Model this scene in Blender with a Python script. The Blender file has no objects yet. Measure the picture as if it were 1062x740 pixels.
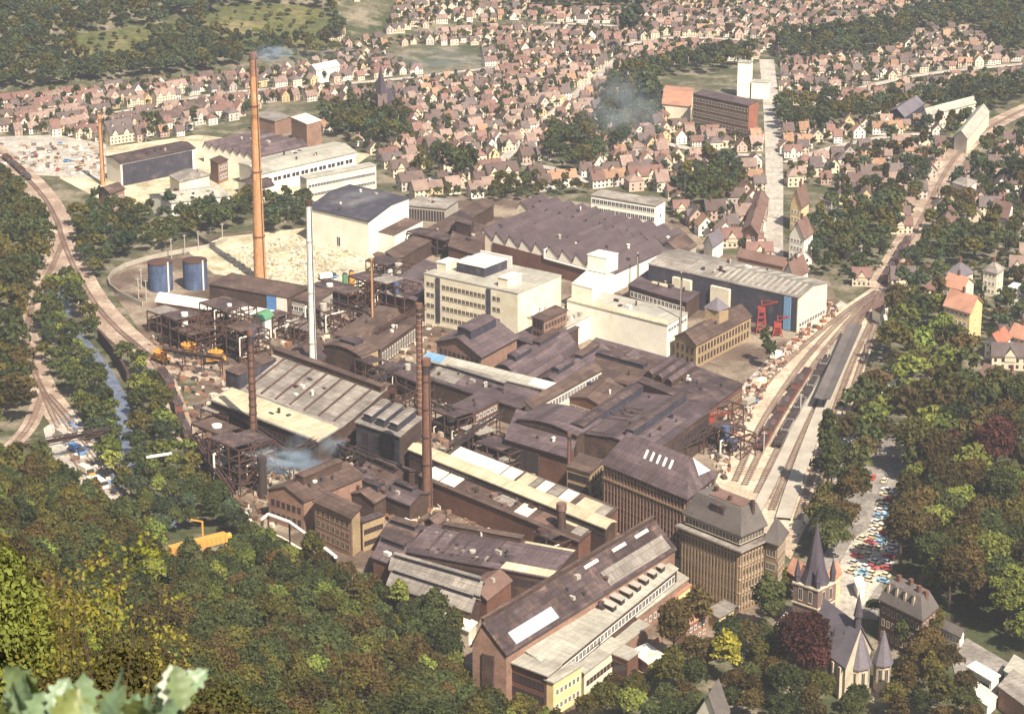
import bpy, math, random
import numpy as np
from mathutils import Vector
random.seed(7)
sc = bpy.context.scene
C = sc.collection
# ---------------------------------------------------------------- camera, sky, sun, exposure
CAM_H, FPX, PITCH = 300.0, 2600.0, math.radians(18.5)
HAZE = 0.00010
CX, CY, PW, PH = 531.0, 370.0, 1062.0, 740.0
cd = bpy.data.cameras.new('camera'); cam = bpy.data.objects.new('camera', cd); C.objects.link(cam)
cam.location = (0, 0, CAM_H); cam.rotation_euler = (math.radians(90) - PITCH, 0, 0)
cd.sensor_width = 36; cd.lens = 36 * FPX / PW; cd.clip_start = 0.2; cd.clip_end = 30000
cd.dof.use_dof = True; cd.dof.focus_distance = 700; cd.dof.aperture_fstop = 22
sc.camera = cam
SUN_EL, SUN_AZ = math.radians(48), math.radians(-63)      # azimuth of the sun measured from +X
w = bpy.data.worlds.new('World'); sc.world = w; w.use_nodes = True
nt = w.node_tree; bg = nt.nodes['Background']
sky = nt.nodes.new('ShaderNodeTexSky'); sky.sky_type = 'NISHITA'; sky.sun_disc = False
sky.sun_elevation = SUN_EL; sky.sun_rotation = math.radians(90) - SUN_AZ
sky.dust_density = 3.0; sky.air_density = 1.0
nt.links.new(sky.outputs[0], bg.inputs[0]); bg.inputs[1].default_value = 0.06
sd = bpy.data.lights.new('sun', 'SUN'); sun = bpy.data.objects.new('sun', sd); C.objects.link(sun)
sd.energy = 5.0; sd.angle = math.radians(0.5); sd.color = (1.0, 0.885, 0.735)
_d = Vector((math.cos(SUN_EL) * math.cos(SUN_AZ), math.cos(SUN_EL) * math.sin(SUN_AZ), math.sin(SUN_EL)))
sun.rotation_euler = _d.to_track_quat('Z', 'Y').to_euler(); sun.location = (300, -200, 600)
sc.view_settings.view_transform = 'Standard'; sc.view_settings.look = 'None'
sc.view_settings.exposure = 1.12; sc.view_settings.gamma = 1.0
sc.render.engine = 'CYCLES'
cy = sc.cycles
cy.use_denoising = True; cy.max_bounces = 5; cy.diffuse_bounces = 2; cy.glossy_bounces = 2
cy.transmission_bounces = 3; cy.volume_bounces = 1; cy.transparent_max_bounces = 8
cy.volume_step_rate = 4.0

# ---------------------------------------------------------------- pixel <-> ground
_cp, _sp = math.cos(PITCH), math.sin(PITCH)
def G(px, py, z=0.0):
    u = (px - CX) / FPX; v = (CY - py) / FPX
    dy = _cp + v * _sp; dz = -_sp + v * _cp
    t = (z - CAM_H) / dz
    return Vector((u * t, dy * t, z))
def proj(x, y, z):
    q = z - CAM_H
    dep = y * _cp - q * _sp; up = y * _sp + q * _cp
    if dep < 0.5: return (-9999, -9999)
    return (CX + FPX * x / dep, CY - FPX * up / dep)
def smooth(a, b, x):
    t = min(1, max(0, (x - a) / (b - a))); return t * t * (3 - 2 * t)
_fa, _fb = G(0, 486), G(520, 752)
_fn = Vector((-(_fb - _fa).y, (_fb - _fa).x, 0)).normalized()
if _fn.y < 0: _fn = -_fn
FOOT = _fn.dot(_fa)
def hs(x, y): return FOOT - (_fn.x * x + _fn.y * y)
_h1, _h2 = G(0, 96), G(350, 62)
def hz(x, y):
    z = 0.0
    s = hs(x, y)
    if s > 0:
        z = 297.5 * min(1.0, s / FOOT) ** 1.36
    if y > 900 and x < 60:
        yb = _h1.y + (_h2.y - _h1.y) * (x - _h1.x) / (_h2.x - _h1.x)
        if y > yb:
            z += min(150, 0.21 * (y - yb)) * smooth(40, -110, x)
    return z
def inside(p, poly):
    x, y = p; r = False; j = len(poly) - 1
    for i in range(len(poly)):
        xi, yi = poly[i]; xj, yj = poly[j]
        if (yi > y) != (yj > y) and x < (xj - xi) * (y - yi) / (yj - yi) + xi: r = not r
        j = i
    return r

# ---------------------------------------------------------------- materials
MATS = {}
def nodes_of(name, rough=0.85, spec=0.2):
    m = bpy.data.materials.new(name); m.use_nodes = True
    n = m.node_tree.nodes; l = m.node_tree.links
    b = n['Principled BSDF']; b.inputs['Roughness'].default_value = rough
    b.inputs['Specular IOR Level'].default_value = spec
    return m, n, l, b
def mixmul(n, l, a, b, fac=1.0, mode='MULTIPLY'):
    x = n.new('ShaderNodeMix'); x.data_type = 'RGBA'; x.blend_type = mode
    x.inputs[0].default_value = fac
    for s, v in ((x.inputs[6], a), (x.inputs[7], b)):
        if hasattr(v, 'is_linked'): l.new(v, s)
        else: s.default_value = (*v, 1) if len(v) == 3 else v
    return x.outputs[2]
def noise_ramp(n, l, vec, scale, lo, hi, detail=4, p0=0.3, p1=0.7, rough=0.6):
    t = n.new('ShaderNodeTexNoise'); t.inputs['Scale'].default_value = scale
    t.inputs['Detail'].default_value = detail; t.inputs['Roughness'].default_value = rough
    if vec is not None: l.new(vec, t.inputs['Vector'])
    r = n.new('ShaderNodeValToRGB'); l.new(t.outputs[0], r.inputs[0])
    r.color_ramp.elements[0].position = p0; r.color_ramp.elements[1].position = p1
    r.color_ramp.elements[0].color = (*lo, 1) if not isinstance(lo, float) else (lo, lo, lo, 1)
    r.color_ramp.elements[1].color = (*hi, 1) if not isinstance(hi, float) else (hi, hi, hi, 1)
    return r.outputs[0]
def mat(name, col, var=0.3, big=0.12, small=1.6, rough=0.85, seam=None, spec=0.15, tint=None, objcol=False):
    """weathered surface; uv is in metres; seam=(width, height, contrast) lays sheets, courses or boards"""
    if name in MATS: return MATS[name]
    m, n, l, b = nodes_of(name, rough, spec)
    tc = n.new('ShaderNodeTexCoord'); uv = tc.outputs['UV']
    if objcol:
        oi = n.new('ShaderNodeObjectInfo'); base = oi.outputs['Color']
    else: base = col
    c = noise_ramp(n, l, uv, big, 1 - var, 1 + var * 0.5)
    c = mixmul(n, l, base, c)
    c2 = noise_ramp(n, l, uv, small, 1 - var * 0.8, 1 + var * 0.5, 3)
    c = mixmul(n, l, c, c2)
    if tint:                                              # rust, soot or lichen patches
        f = noise_ramp(n, l, uv, big * 1.7, 0.0, 1.0, 5, 0.52, 0.68)
        x = n.new('ShaderNodeMix'); x.data_type = 'RGBA'; l.new(f, x.inputs[0]); l.new(c, x.inputs[6]); x.inputs[7].default_value = (*tint, 1); c = x.outputs[2]
    if seam:
        br = n.new('ShaderNodeTexBrick'); l.new(uv, br.inputs['Vector'])
        br.inputs['Scale'].default_value = 1.0; br.inputs['Brick Width'].default_value = seam[0]; br.inputs['Row Height'].default_value = seam[1]
        k = seam[2]; br.inputs['Mortar Size'].default_value = min(seam[0], seam[1]) * 0.05
        br.inputs['Color1'].default_value = (1 + k * .5,) * 3 + (1,); br.inputs['Color2'].default_value = (1 - k * .5,) * 3 + (1,)
        br.inputs['Mortar'].default_value = (1 - k * 1.3,) * 3 + (1,)
        c = mixmul(n, l, c, br.outputs[0])
        if seam[0] > 1.5:                                 # areas re-roofed at different times
            b2 = n.new('ShaderNodeTexBrick'); l.new(uv, b2.inputs['Vector']); b2.inputs['Scale'].default_value = 1.0; b2.inputs['Brick Width'].default_value = seam[0] * 3.7; b2.inputs['Row Height'].default_value = seam[1] * 2.6
            b2.inputs['Mortar Size'].default_value = 0.06; b2.inputs['Color1'].default_value = (1.28, 1.28, 1.26, 1); b2.inputs['Color2'].default_value = (.70, .69, .70, 1); b2.inputs['Mortar'].default_value = (.62, .6, .6, 1)
            c = mixmul(n, l, c, b2.outputs[0], min(.95, seam[2] * 3.2))
            st = n.new('ShaderNodeMapping'); st.inputs['Scale'].default_value = (1.1, .10, 1); l.new(uv, st.inputs['Vector'])
            c = mixmul(n, l, c, noise_ramp(n, l, st.outputs[0], 1.0, .72, 1.18, 4), .9)
    l.new(c, b.inputs['Base Color']); MATS[name] = m
    return m
M = {}
def dm(key, *a, **k): M[key] = mat(key, *a, **k)
dm('dark_roofing', (0.072, 0.052, 0.053), 0.32, seam=(3.2, 1.6, 0.34), tint=(0.13, 0.085, 0.065))
dm('purple_roofing', (0.102, 0.075, 0.080), 0.28, seam=(4, 2.2, 0.32), tint=(0.085, 0.06, 0.056))
dm('brown_roofing', (0.105, 0.070, 0.057), 0.3, seam=(3, 2, 0.32), tint=(0.08, 0.055, 0.05))
dm('grey_roofing', (0.26, 0.235, 0.205), 0.28, seam=(5, 2.4, 0.26), tint=(0.16, 0.13, 0.115))
dm('pale_roofing', (0.36, 0.345, 0.29), 0.22, seam=(4.5, 2.0, 0.14), tint=(0.31, 0.28, 0.235))
dm('cream_roofing', (0.50, 0.44, 0.30), 0.22, seam=(6, 3, 0.1), tint=(0.42, 0.34, 0.23))
dm('white_roofing', (0.72, 0.68, 0.58), 0.2, seam=(5, 2.5, 0.12), tint=(0.5, 0.44, 0.34))
dm('blue_sheet', (0.16, 0.30, 0.46), 0.2, seam=(1.2, 6, 0.2))
dm('saw_roofing', (0.085, 0.063, 0.067), 0.2, seam=(6, 1.3, 0.14))
dm('slate', (0.15, 0.132, 0.15), 0.25, small=3, seam=(0.5, 0.35, 0.25), rough=0.6)
dm('spire_slate', (0.075, 0.062, 0.078), 0.25, small=3, seam=(0.5, 0.35, 0.25), rough=0.6)
dm('mansard_slate', (0.125, 0.108, 0.10), 0.28, small=3, seam=(0.7, 0.45, 0.22), rough=0.7)
dm('red_tile', (0.33, 0.13, 0.085), 0.3, small=3, seam=(0.5, 0.4, 0.25), tint=(0.24, 0.12, 0.085))
dm('orange_tile', (0.40, 0.21, 0.14), 0.3, small=3, seam=(0.5, 0.4, 0.25))
dm('brown_tile', (0.17, 0.105, 0.085), 0.3, small=3, seam=(0.5, 0.4, 0.25))
dm('dark_brick', (0.075, 0.047, 0.038), 0.32, seam=(1.0, 0.4, 0.3), tint=(0.11, 0.07, 0.05))
dm('red_brick', (0.155, 0.078, 0.056), 0.3, seam=(1.0, 0.4, 0.25), tint=(0.11, 0.06, 0.045))
dm('pink_brick', (0.27, 0.165, 0.12), 0.28, seam=(1.0, 0.4, 0.2), tint=(0.19, 0.11, 0.08))
dm('ochre_brick', (0.34, 0.25, 0.145), 0.28, seam=(1.0, 0.4, 0.2), tint=(0.33, 0.23, 0.14))
dm('block_brick', (0.27, 0.19, 0.118), 0.26, seam=(1.0, 0.4, 0.2), tint=(0.26, 0.18, 0.11))
dm('cream_plaster', (0.68, 0.62, 0.47), 0.18, tint=(0.56, 0.48, 0.32))
dm('white_plaster', (0.80, 0.76, 0.64), 0.13, tint=(0.70, 0.64, 0.5))
dm('yellow_plaster', (0.68, 0.52, 0.26), 0.18)
dm('grey_plaster', (0.36, 0.33, 0.28), 0.22)
dm('dark_sheet', (0.048, 0.046, 0.062), 0.25, seam=(1.2, 6, 0.2), tint=(0.09, 0.075, 0.08))
dm('rust_steel', (0.075, 0.04, 0.031), 0.35, small=2)
dm('dark_steel', (0.055, 0.042, 0.04), 0.3)
dm('pale_pipe', (0.68, 0.65, 0.57), 0.2)
dm('orange_paint', (0.58, 0.28, 0.06), 0.2, rough=0.5)
dm('red_paint', (0.27, 0.05, 0.04), 0.2, rough=0.5)
dm('blue_paint', (0.10, 0.22, 0.45), 0.2, rough=0.5)
dm('green_paint', (0.10, 0.24, 0.13), 0.2, rough=0.5)
dm('white_paint', (0.75, 0.72, 0.66), 0.12, rough=0.5)
dm('silo_blue', (0.075, 0.105, 0.19), 0.25, seam=(3, 1.5, 0.18))
dm('chimney_orange', (0.46, 0.235, 0.11), 0.22, big=.08, seam=(1.2, 0.6, 0.2), tint=(0.60, 0.34, 0.18))
dm('chimney_soot', (0.30, 0.15, 0.085), 0.3, big=.08, seam=(1.2, 0.6, 0.2), tint=(0.2, 0.11, 0.07))
dm('chimney_brown', (0.165, 0.085, 0.06), 0.3, seam=(1.0, 0.5, 0.25))
dm('chimney_pale', (0.66, 0.68, 0.62), 0.2, seam=(6, 4, 0.12))
dm('stone', (0.50, 0.43, 0.32), 0.22, seam=(0.9, 0.45, 0.22))
dm('soot_stone', (0.19, 0.13, 0.115), 0.28, seam=(0.9, 0.45, 0.22))
dm('concrete', (0.36, 0.325, 0.27), 0.22)
dm('bark', (0.085, 0.06, 0.045), 0.3)
dm('rail', (0.20, 0.145, 0.12), 0.2, rough=0.5)
dm('rubber', (0.02, 0.02, 0.02), 0.2)
dm('objcol_wall', (1, 1, 1), 0.15, objcol=True)
dm('objcol_roof', (1, 1, 1), 0.28, small=2.2, seam=(1.0, 0.5, 0.25), objcol=True)
dm('objcol_paint', (1, 1, 1), 0.08, rough=0.35, spec=0.5, objcol=True)
def glass(name, col):
    m, n, l, b = nodes_of(name, 0.12, 0.5); b.inputs['Base Color'].default_value = (*col, 1); M[name] = m
glass('window_glass', (0.035, 0.032, 0.04)); glass('skylight_glass', (0.30, 0.33, 0.38)); glass('shop_glass', (0.05, 0.045, 0.05))

def ground_mat(name, cols, s1, s2, s3=0.9):
    m, n, l, b = nodes_of(name, 0.95, 0.05)
    p = n.new('ShaderNodeNewGeometry').outputs['Position']
    a = noise_ramp(n, l, p, s1, cols[0], cols[1], 6, 0.36, 0.64)
    k = noise_ramp(n, l, p, s2, 0.0, 1.0, 6, 0.46, 0.62)
    x = n.new('ShaderNodeMix'); x.data_type = 'RGBA'; l.new(k, x.inputs[0]); l.new(a, x.inputs[6]); x.inputs[7].default_value = (*cols[2], 1)
    c = mixmul(n, l, x.outputs[2], noise_ramp(n, l, p, s3, 0.62, 1.2, 4))
    l.new(c, b.inputs['Base Color']); M[name] = m
ground_mat('town_ground', [(0.045, 0.058, 0.026), (0.10, 0.09, 0.055), (0.21, 0.18, 0.13)], 0.035, 0.06, 0.5)
ground_mat('yard_ground', [(0.085, 0.06, 0.046), (0.15, 0.112, 0.085), (0.27, 0.22, 0.165)], 0.06, 0.045, 0.9)
ground_mat('pale_ground', [(0.42, 0.37, 0.25), (0.58, 0.52, 0.38), (0.30, 0.26, 0.165)], 0.05, 0.06, 0.6)
ground_mat('ballast', [(0.33, 0.255, 0.185), (0.46, 0.38, 0.28), (0.54, 0.46, 0.345)], 0.05, 0.08, 0.8)
ground_mat('rusty_ballast', [(0.23, 0.165, 0.125), (0.32, 0.245, 0.19), (0.42, 0.34, 0.265)], 0.06, 0.09, 0.9)
ground_mat('asphalt', [(0.16, 0.145, 0.13), (0.22, 0.20, 0.18), (0.27, 0.245, 0.22)], 0.05, 0.1, 0.7)
ground_mat('paving', [(0.36, 0.33, 0.285), (0.44, 0.41, 0.35), (0.30, 0.27, 0.24)], 0.08, 0.1, 0.7)
ground_mat('meadow_grass', [(0.055, 0.07, 0.028), (0.10, 0.10, 0.04), (0.18, 0.15, 0.072)], 0.02, 0.03, 0.3)
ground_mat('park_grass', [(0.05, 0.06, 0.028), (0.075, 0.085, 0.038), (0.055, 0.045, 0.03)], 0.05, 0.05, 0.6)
def water_mat():
    m, n, l, b = nodes_of('river_water', 0.18, 0.5)
    p = n.new('ShaderNodeNewGeometry').outputs['Position']
    l.new(noise_ramp(n, l, p, 0.25, (0.07, 0.085, 0.12), (0.17, 0.19, 0.25), 5), b.inputs['Base Color'])
    t = n.new('ShaderNodeTexNoise'); t.inputs['Scale'].default_value = 0.9; t.inputs['Detail'].default_value = 5
    bp = n.new('ShaderNodeBump'); bp.inputs['Strength'].default_value = 0.5; bp.inputs['Distance'].default_value = 0.4
    l.new(p, t.inputs['Vector']); l.new(t.outputs[0], bp.inputs['Height']); l.new(bp.outputs[0], b.inputs['Normal']); M['river_water'] = m
water_mat()
def leaf_mat(name, attr=None):
    m, n, l, b = nodes_of(name, 0.7, 0.12)
    out = n['Material Output']
    oi = n.new('ShaderNodeObjectInfo')
    p = n.new('ShaderNodeNewGeometry').outputs['Position']
    base = oi.outputs['Color']
    if attr:
        at = n.new('ShaderNodeAttribute'); at.attribute_name = attr; base = at.outputs['Color']
    c = mixmul(n, l, base, noise_ramp(n, l, p, 0.55, (0.55, 0.55, 0.6), (1.45, 1.4, 1.1), 4, 0.32, 0.68))
    c = mixmul(n, l, c, noise_ramp(n, l, p, 3.1, (0.7, 0.66, 0.66), (1.25, 1.25, 1.1), 2))
    l.new(c, b.inputs['Base Color'])
    tr = n.new('ShaderNodeBsdfTranslucent'); l.new(c, tr.inputs['Color'])
    mx = n.new('ShaderNodeMixShader'); mx.inputs[0].default_value = 0.25
    l.new(b.outputs[0], mx.inputs[1]); l.new(tr.outputs[0], mx.inputs[2]); l.new(mx.outputs[0], out.inputs['Surface']); M[name] = m
leaf_mat('leaf'); leaf_mat('far_leaf', 'col')
def attr_mat(name):
    m, n, l, b = nodes_of(name, 0.85, 0.1)
    at = n.new('ShaderNodeAttribute'); at.attribute_name = 'col'
    p = n.new('ShaderNodeNewGeometry').outputs['Position']
    l.new(mixmul(n, l, at.outputs['Color'], noise_ramp(n, l, p, 0.9, 0.7, 1.2, 3)), b.inputs['Base Color']); M[name] = m
attr_mat('town_mass'); attr_mat('rubble_mass')

# ---------------------------------------------------------------- mesh helpers
class MB:
    def __init__(s): s.v = []; s.f = []; s.m = []; s.uv = []; s.dir = (1, 0)
    def poly(s, pts, m=0):
        pts = [Vector(p) for p in pts]
        i = len(s.v); s.v += pts; s.f.append(list(range(i, i + len(pts)))); s.m.append(m)
        n = Vector((0, 0, 0))
        for a in range(len(pts)):
            p, q = pts[a], pts[(a + 1) % len(pts)]
            n += Vector(((p.y - q.y) * (p.z + q.z), (p.z - q.z) * (p.x + q.x), (p.x - q.x) * (p.y + q.y)))
        if n.length > 0: n.normalize()
        if abs(n.z) > 0.45:
            d = Vector((s.dir[0], s.dir[1], 0)); e = Vector((-d.y, d.x, 0))
            s.uv.append([(p.dot(d), p.dot(e) / max(abs(n.z), .5)) for p in pts])
        else:
            t = Vector((-n.y, n.x, 0)); t = t.normalized() if t.length > 0 else Vector((1, 0, 0))
            s.uv.append([(p.dot(t), p.z) for p in pts])
    def prism(s, base, z0, z1, m=0, top=None, bottom=False):
        """base: xy points counter-clockwise"""
        n = len(base)
        for i in range(n):
            a, b = base[i], base[(i + 1) % n]
            s.poly([(a[0], a[1], z0), (b[0], b[1], z0), (b[0], b[1], z1), (a[0], a[1], z1)], m)
        s.poly([(a[0], a[1], z1) for a in base], m if top is None else top)
        if bottom: s.poly([(a[0], a[1], z0) for a in reversed(base)], m)
    def box(s, c, sx, sy, z0, z1, rot=0, m=0, top=None):
        ca, sa = math.cos(rot), math.sin(rot)
        b = [(c[0] + x * ca - y * sa, c[1] + x * sa + y * ca) for x, y in ((-sx / 2, -sy / 2), (sx / 2, -sy / 2), (sx / 2, sy / 2), (-sx / 2, sy / 2))]
        s.prism(b, z0, z1, m, top, True)
    def frustum(s, c, r0, r1, z0, z1, n=14, m=0, cap=True):
        a = [(c[0] + r0 * math.cos(6.28318 * i / n), c[1] + r0 * math.sin(6.28318 * i / n), z0) for i in range(n)]
        b = [(c[0] + r1 * math.cos(6.28318 * i / n), c[1] + r1 * math.sin(6.28318 * i / n), z1) for i in range(n)]
        for i in range(n):
            j = (i + 1) % n; s.poly([a[i], a[j], b[j], b[i]], m)
        if cap and r1 > 0.02: s.poly(b, m)
    def beam(s, a, b, wd, m=0, n=4):
        a, b = Vector(a), Vector(b); d = b - a
        if d.length < 1e-4: return
        d.normalize(); up = Vector((0, 0, 1)) if abs(d.z) < 0.95 else Vector((1, 0, 0))
        e = d.cross(up).normalized(); g = d.cross(e)
        R = [[p + (e * math.cos(6.28318 * (i + .5) / n) + g * math.sin(6.28318 * (i + .5) / n)) * wd * (.7071 if n == 4 else .5) for i in range(n)] for p in (a, b)]
        for i in range(n):
            j = (i + 1) % n; s.poly([R[0][i], R[0][j], R[1][j], R[1][i]], m)
        s.poly(R[0][::-1], m); s.poly(R[1], m)
    def tube(s, pts, wd, m=0, n=8):
        for a, b in zip(pts, pts[1:]): s.beam(a, b, wd, m, n)
    def mesh(s, name, mats, off=(0, 0, 0)):
        me = bpy.data.meshes.new(name); o = Vector(off)
        me.from_pydata([tuple(p - o) for p in s.v], [], s.f)
        for k in mats: me.materials.append(M[k])
        me.polygons.foreach_set('material_index', s.m)
        ul = me.uv_layers.new(name='uv')
        flat = [c for f in s.uv for q in f for c in q]
        ul.data.foreach_set('uv', flat); me.update()
        return me
def obj(name, data, parent=None, loc=(0, 0, 0)):
    o = bpy.data.objects.new(name, data); C.objects.link(o); o.location = loc
    if parent: o.parent = parent
    return o
def tag(o, label=None, cat=None, group=None, kind=None):
    if label: o['label'] = label
    if cat: o['category'] = cat
    if group: o['group'] = group
    if kind: o['kind'] = kind
    return o
def thing(name, label, cat, loc, group=None):
    return tag(obj(name, None, None, loc), label, cat, group)
def part(name, mb, mats, T, label=None):
    if isinstance(mats, str): mats = [mats]
    o = obj(name, mb.mesh(name, mats, T.matrix_basis.translation if T.parent is None else T.parent.location), T)
    if label: o['label'] = label
    return o
def whole(name, mb, mats, label, cat, loc, group=None, kind=None):
    if isinstance(mats, str): mats = [mats]
    return tag(obj(name, mb.mesh(name, mats, loc), None, loc), label, cat, group, kind)
def copy_tree(o, parent=None):
    c = o.copy(); C.objects.link(c)
    if parent: c.parent = parent
    for ch in o.children: copy_tree(ch, c)
    return c
LM = []                                                   # landmarks used in the labels of houses and trees
def lm(x, y, phrase): LM.append((x, y, phrase))

# ---------------------------------------------------------------- setting: ground, sheets, roads, rails, river
def build_ground():
    xs = sorted(set([-6000, -4000, -2500, -1500] + list(range(-900, 901, 30)) + [1500, 2500, 4000, 6000]))
    ys = sorted(set([-2500, -1200, -600, -300] + list(range(-150, 800, 20)) + list(range(800, 2400, 40)) + [2600, 3000, 3600, 4500, 6000, 8000]))
    v = [(x, y, hz(x, y) - (0.02 if hz(x, y) > 0 else 0)) for y in ys for x in xs]; nx = len(xs)
    f = [(j * nx + i, j * nx + i + 1, (j + 1) * nx + i + 1, (j + 1) * nx + i) for j in range(len(ys) - 1) for i in range(nx - 1)]
    me = bpy.data.meshes.new('ground'); me.from_pydata(v, [], f); me.materials.append(M['town_ground'])
    for p in me.polygons: p.use_smooth = True
    tag(obj('ground', me), 'green and brown valley floor and hillsides under the town', None, None, 'structure')
build_ground()
_lay = [0.04]
def sheet(name, poly, m, label, z=None, kind='structure', grid=None):
    if z is None: z = _lay[0]; _lay[0] += 0.02
    b = MB(); pts = [G(*p) for p in poly]
    ar = sum(p.x * q.y - q.x * p.y for p, q in zip(pts, pts[1:] + pts[:1]))
    if ar < 0: pts.reverse()
    b.poly([(p.x, p.y, z) for p in pts])
    return tag(obj(name, b.mesh(name, [m])), label, None, None, kind)
def ribbon_pts(px, step=6):
    P = [G(*p) for p in px]; out = []
    n = len(P)
    for i in range(n - 1):
        p0, p1, p2, p3 = P[max(0, i - 1)], P[i], P[i + 1], P[min(n - 1, i + 2)]
        k = max(2, int((p2 - p1).length / step))
        for j in range(k):
            t = j / k
            out.append(0.5 * ((2 * p1) + (p2 - p0) * t + (2 * p0 - 5 * p1 + 4 * p2 - p3) * t * t + (3 * p1 - p0 - 3 * p2 + p3) * t ** 3))
    out.append(P[-1]); return out
def offs(pts, d):
    r = []
    for i, p in enumerate(pts):
        t = (pts[min(i + 1, len(pts) - 1)] - pts[max(i - 1, 0)]); t.z = 0; t.normalize()
        r.append(Vector((p.x + t.y * d, p.y - t.x * d, 0)))
    return r
def ribbon(name, px, width, m, label, h=0.0, z=None):
    if z is None: z = _lay[0]; _lay[0] += 0.02
    pts = ribbon_pts(px); a, b = offs(pts, -width / 2), offs(pts, width / 2)
    mb = MB()
    for i in range(len(pts) - 1):
        q = [b[i], b[i + 1], a[i + 1], a[i]]
        mb.poly([(p.x, p.y, z + h) for p in q])
        if h:
            for s in (b, a): mb.poly([(s[i].x, s[i].y, z - .1), (s[i + 1].x, s[i + 1].y, z - .1), (s[i + 1].x, s[i + 1].y, z + h), (s[i].x, s[i].y, z + h)])
    return tag(obj(name, mb.mesh(name, [m])), label, None, None, 'structure')
def track(px, label, off=0.0, base=0.0):
    pts = offs(ribbon_pts(px), off) if off else ribbon_pts(px)
    sl = MB(); rl = MB(); c0 = pts[0]
    acc = 0
    for i in range(len(pts) - 1):
        p, q = pts[i], pts[i + 1]; d = q - p; L = d.length
        if L < 1e-3: continue
        d.normalize(); rot = math.atan2(d.y, d.x); k = max(1, int(L / 1.6))
        for j in range(k):
            c = p + d * (L * (j + .5) / k); sl.box(c, 0.34, 2.5, base + .02, base + 0.17, rot)
    for s in (-.75, .75):
        o = offs(pts, s)
        for p, q in zip(o, o[1:]): rl.beam((p.x, p.y, base + 0.25), (q.x, q.y, base + 0.25), 0.17)
    T = thing('railway_track', label, 'railway track', (c0.x, c0.y, base), 'railway tracks')
    part('rail', rl, 'rail', T); part('sleeper', sl, 'brown_tile', T)
# ---------------------------------------------------------------- buildings
_win = {}
def win_mesh(kind):
    if kind in _win: return _win[kind]
    fr, gl = kind; mb = MB()
    def bx(x0, x1, z0, z1, y0, y1, m):
        mb.prism([(x0, y0), (x1, y0), (x1, y1), (x0, y1)], z0, z1, m, None, True)
    t = 0.1
    bx(-.5, .5, 0, t, -.10, .0, 0); bx(-.5, .5, 1 - t, 1, -.08, .0, 0)
    bx(-.5, -.5 + t, t, 1 - t, -.08, 0, 0); bx(.5 - t, .5, t, 1 - t, -.08, 0, 0)
    bx(-.5 + t, .5 - t, t, 1 - t, -.035, 0, 1); bx(-.03, .03, t, 1 - t, -.06, -.036, 0)
    _win[kind] = mb.mesh('window', [fr, gl]); return _win[kind]
def put_windows(T, tr, kind, name='window'):
    """tr: list of (x, y, z, rot, w, h); the first 100 are parts, the rest one stuff part"""
    me = win_mesh(kind); o0 = T.location
    for x, y, z, r, ww, hh in tr[:100]:
        o = obj(name, me, T, (x - o0.x, y - o0.y, z - o0.z)); o.rotation_euler = (0, 0, r); o.scale = (ww, 1, hh)
    if len(tr) > 100:
        mb = MB()
        for x, y, z, r, ww, hh in tr[100:]:
            ca, sa = math.cos(r), math.sin(r)
            def q(px, py): return (x + px * ca - py * sa, y + px * sa + py * ca)
            mb.prism([q(-ww / 2, -.08), q(ww / 2, -.08), q(ww / 2, 0), q(-ww / 2, 0)], z, z + hh, 0, None, True)
            mb.prism([q(-ww * .4, -.12), q(ww * .4, -.12), q(ww * .4, -.081), q(-ww * .4, -.081)], z + hh * .1, z + hh * .9, 1, None, True)
        o = part(name, mb, list(kind), T); o['kind'] = 'stuff'
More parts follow.
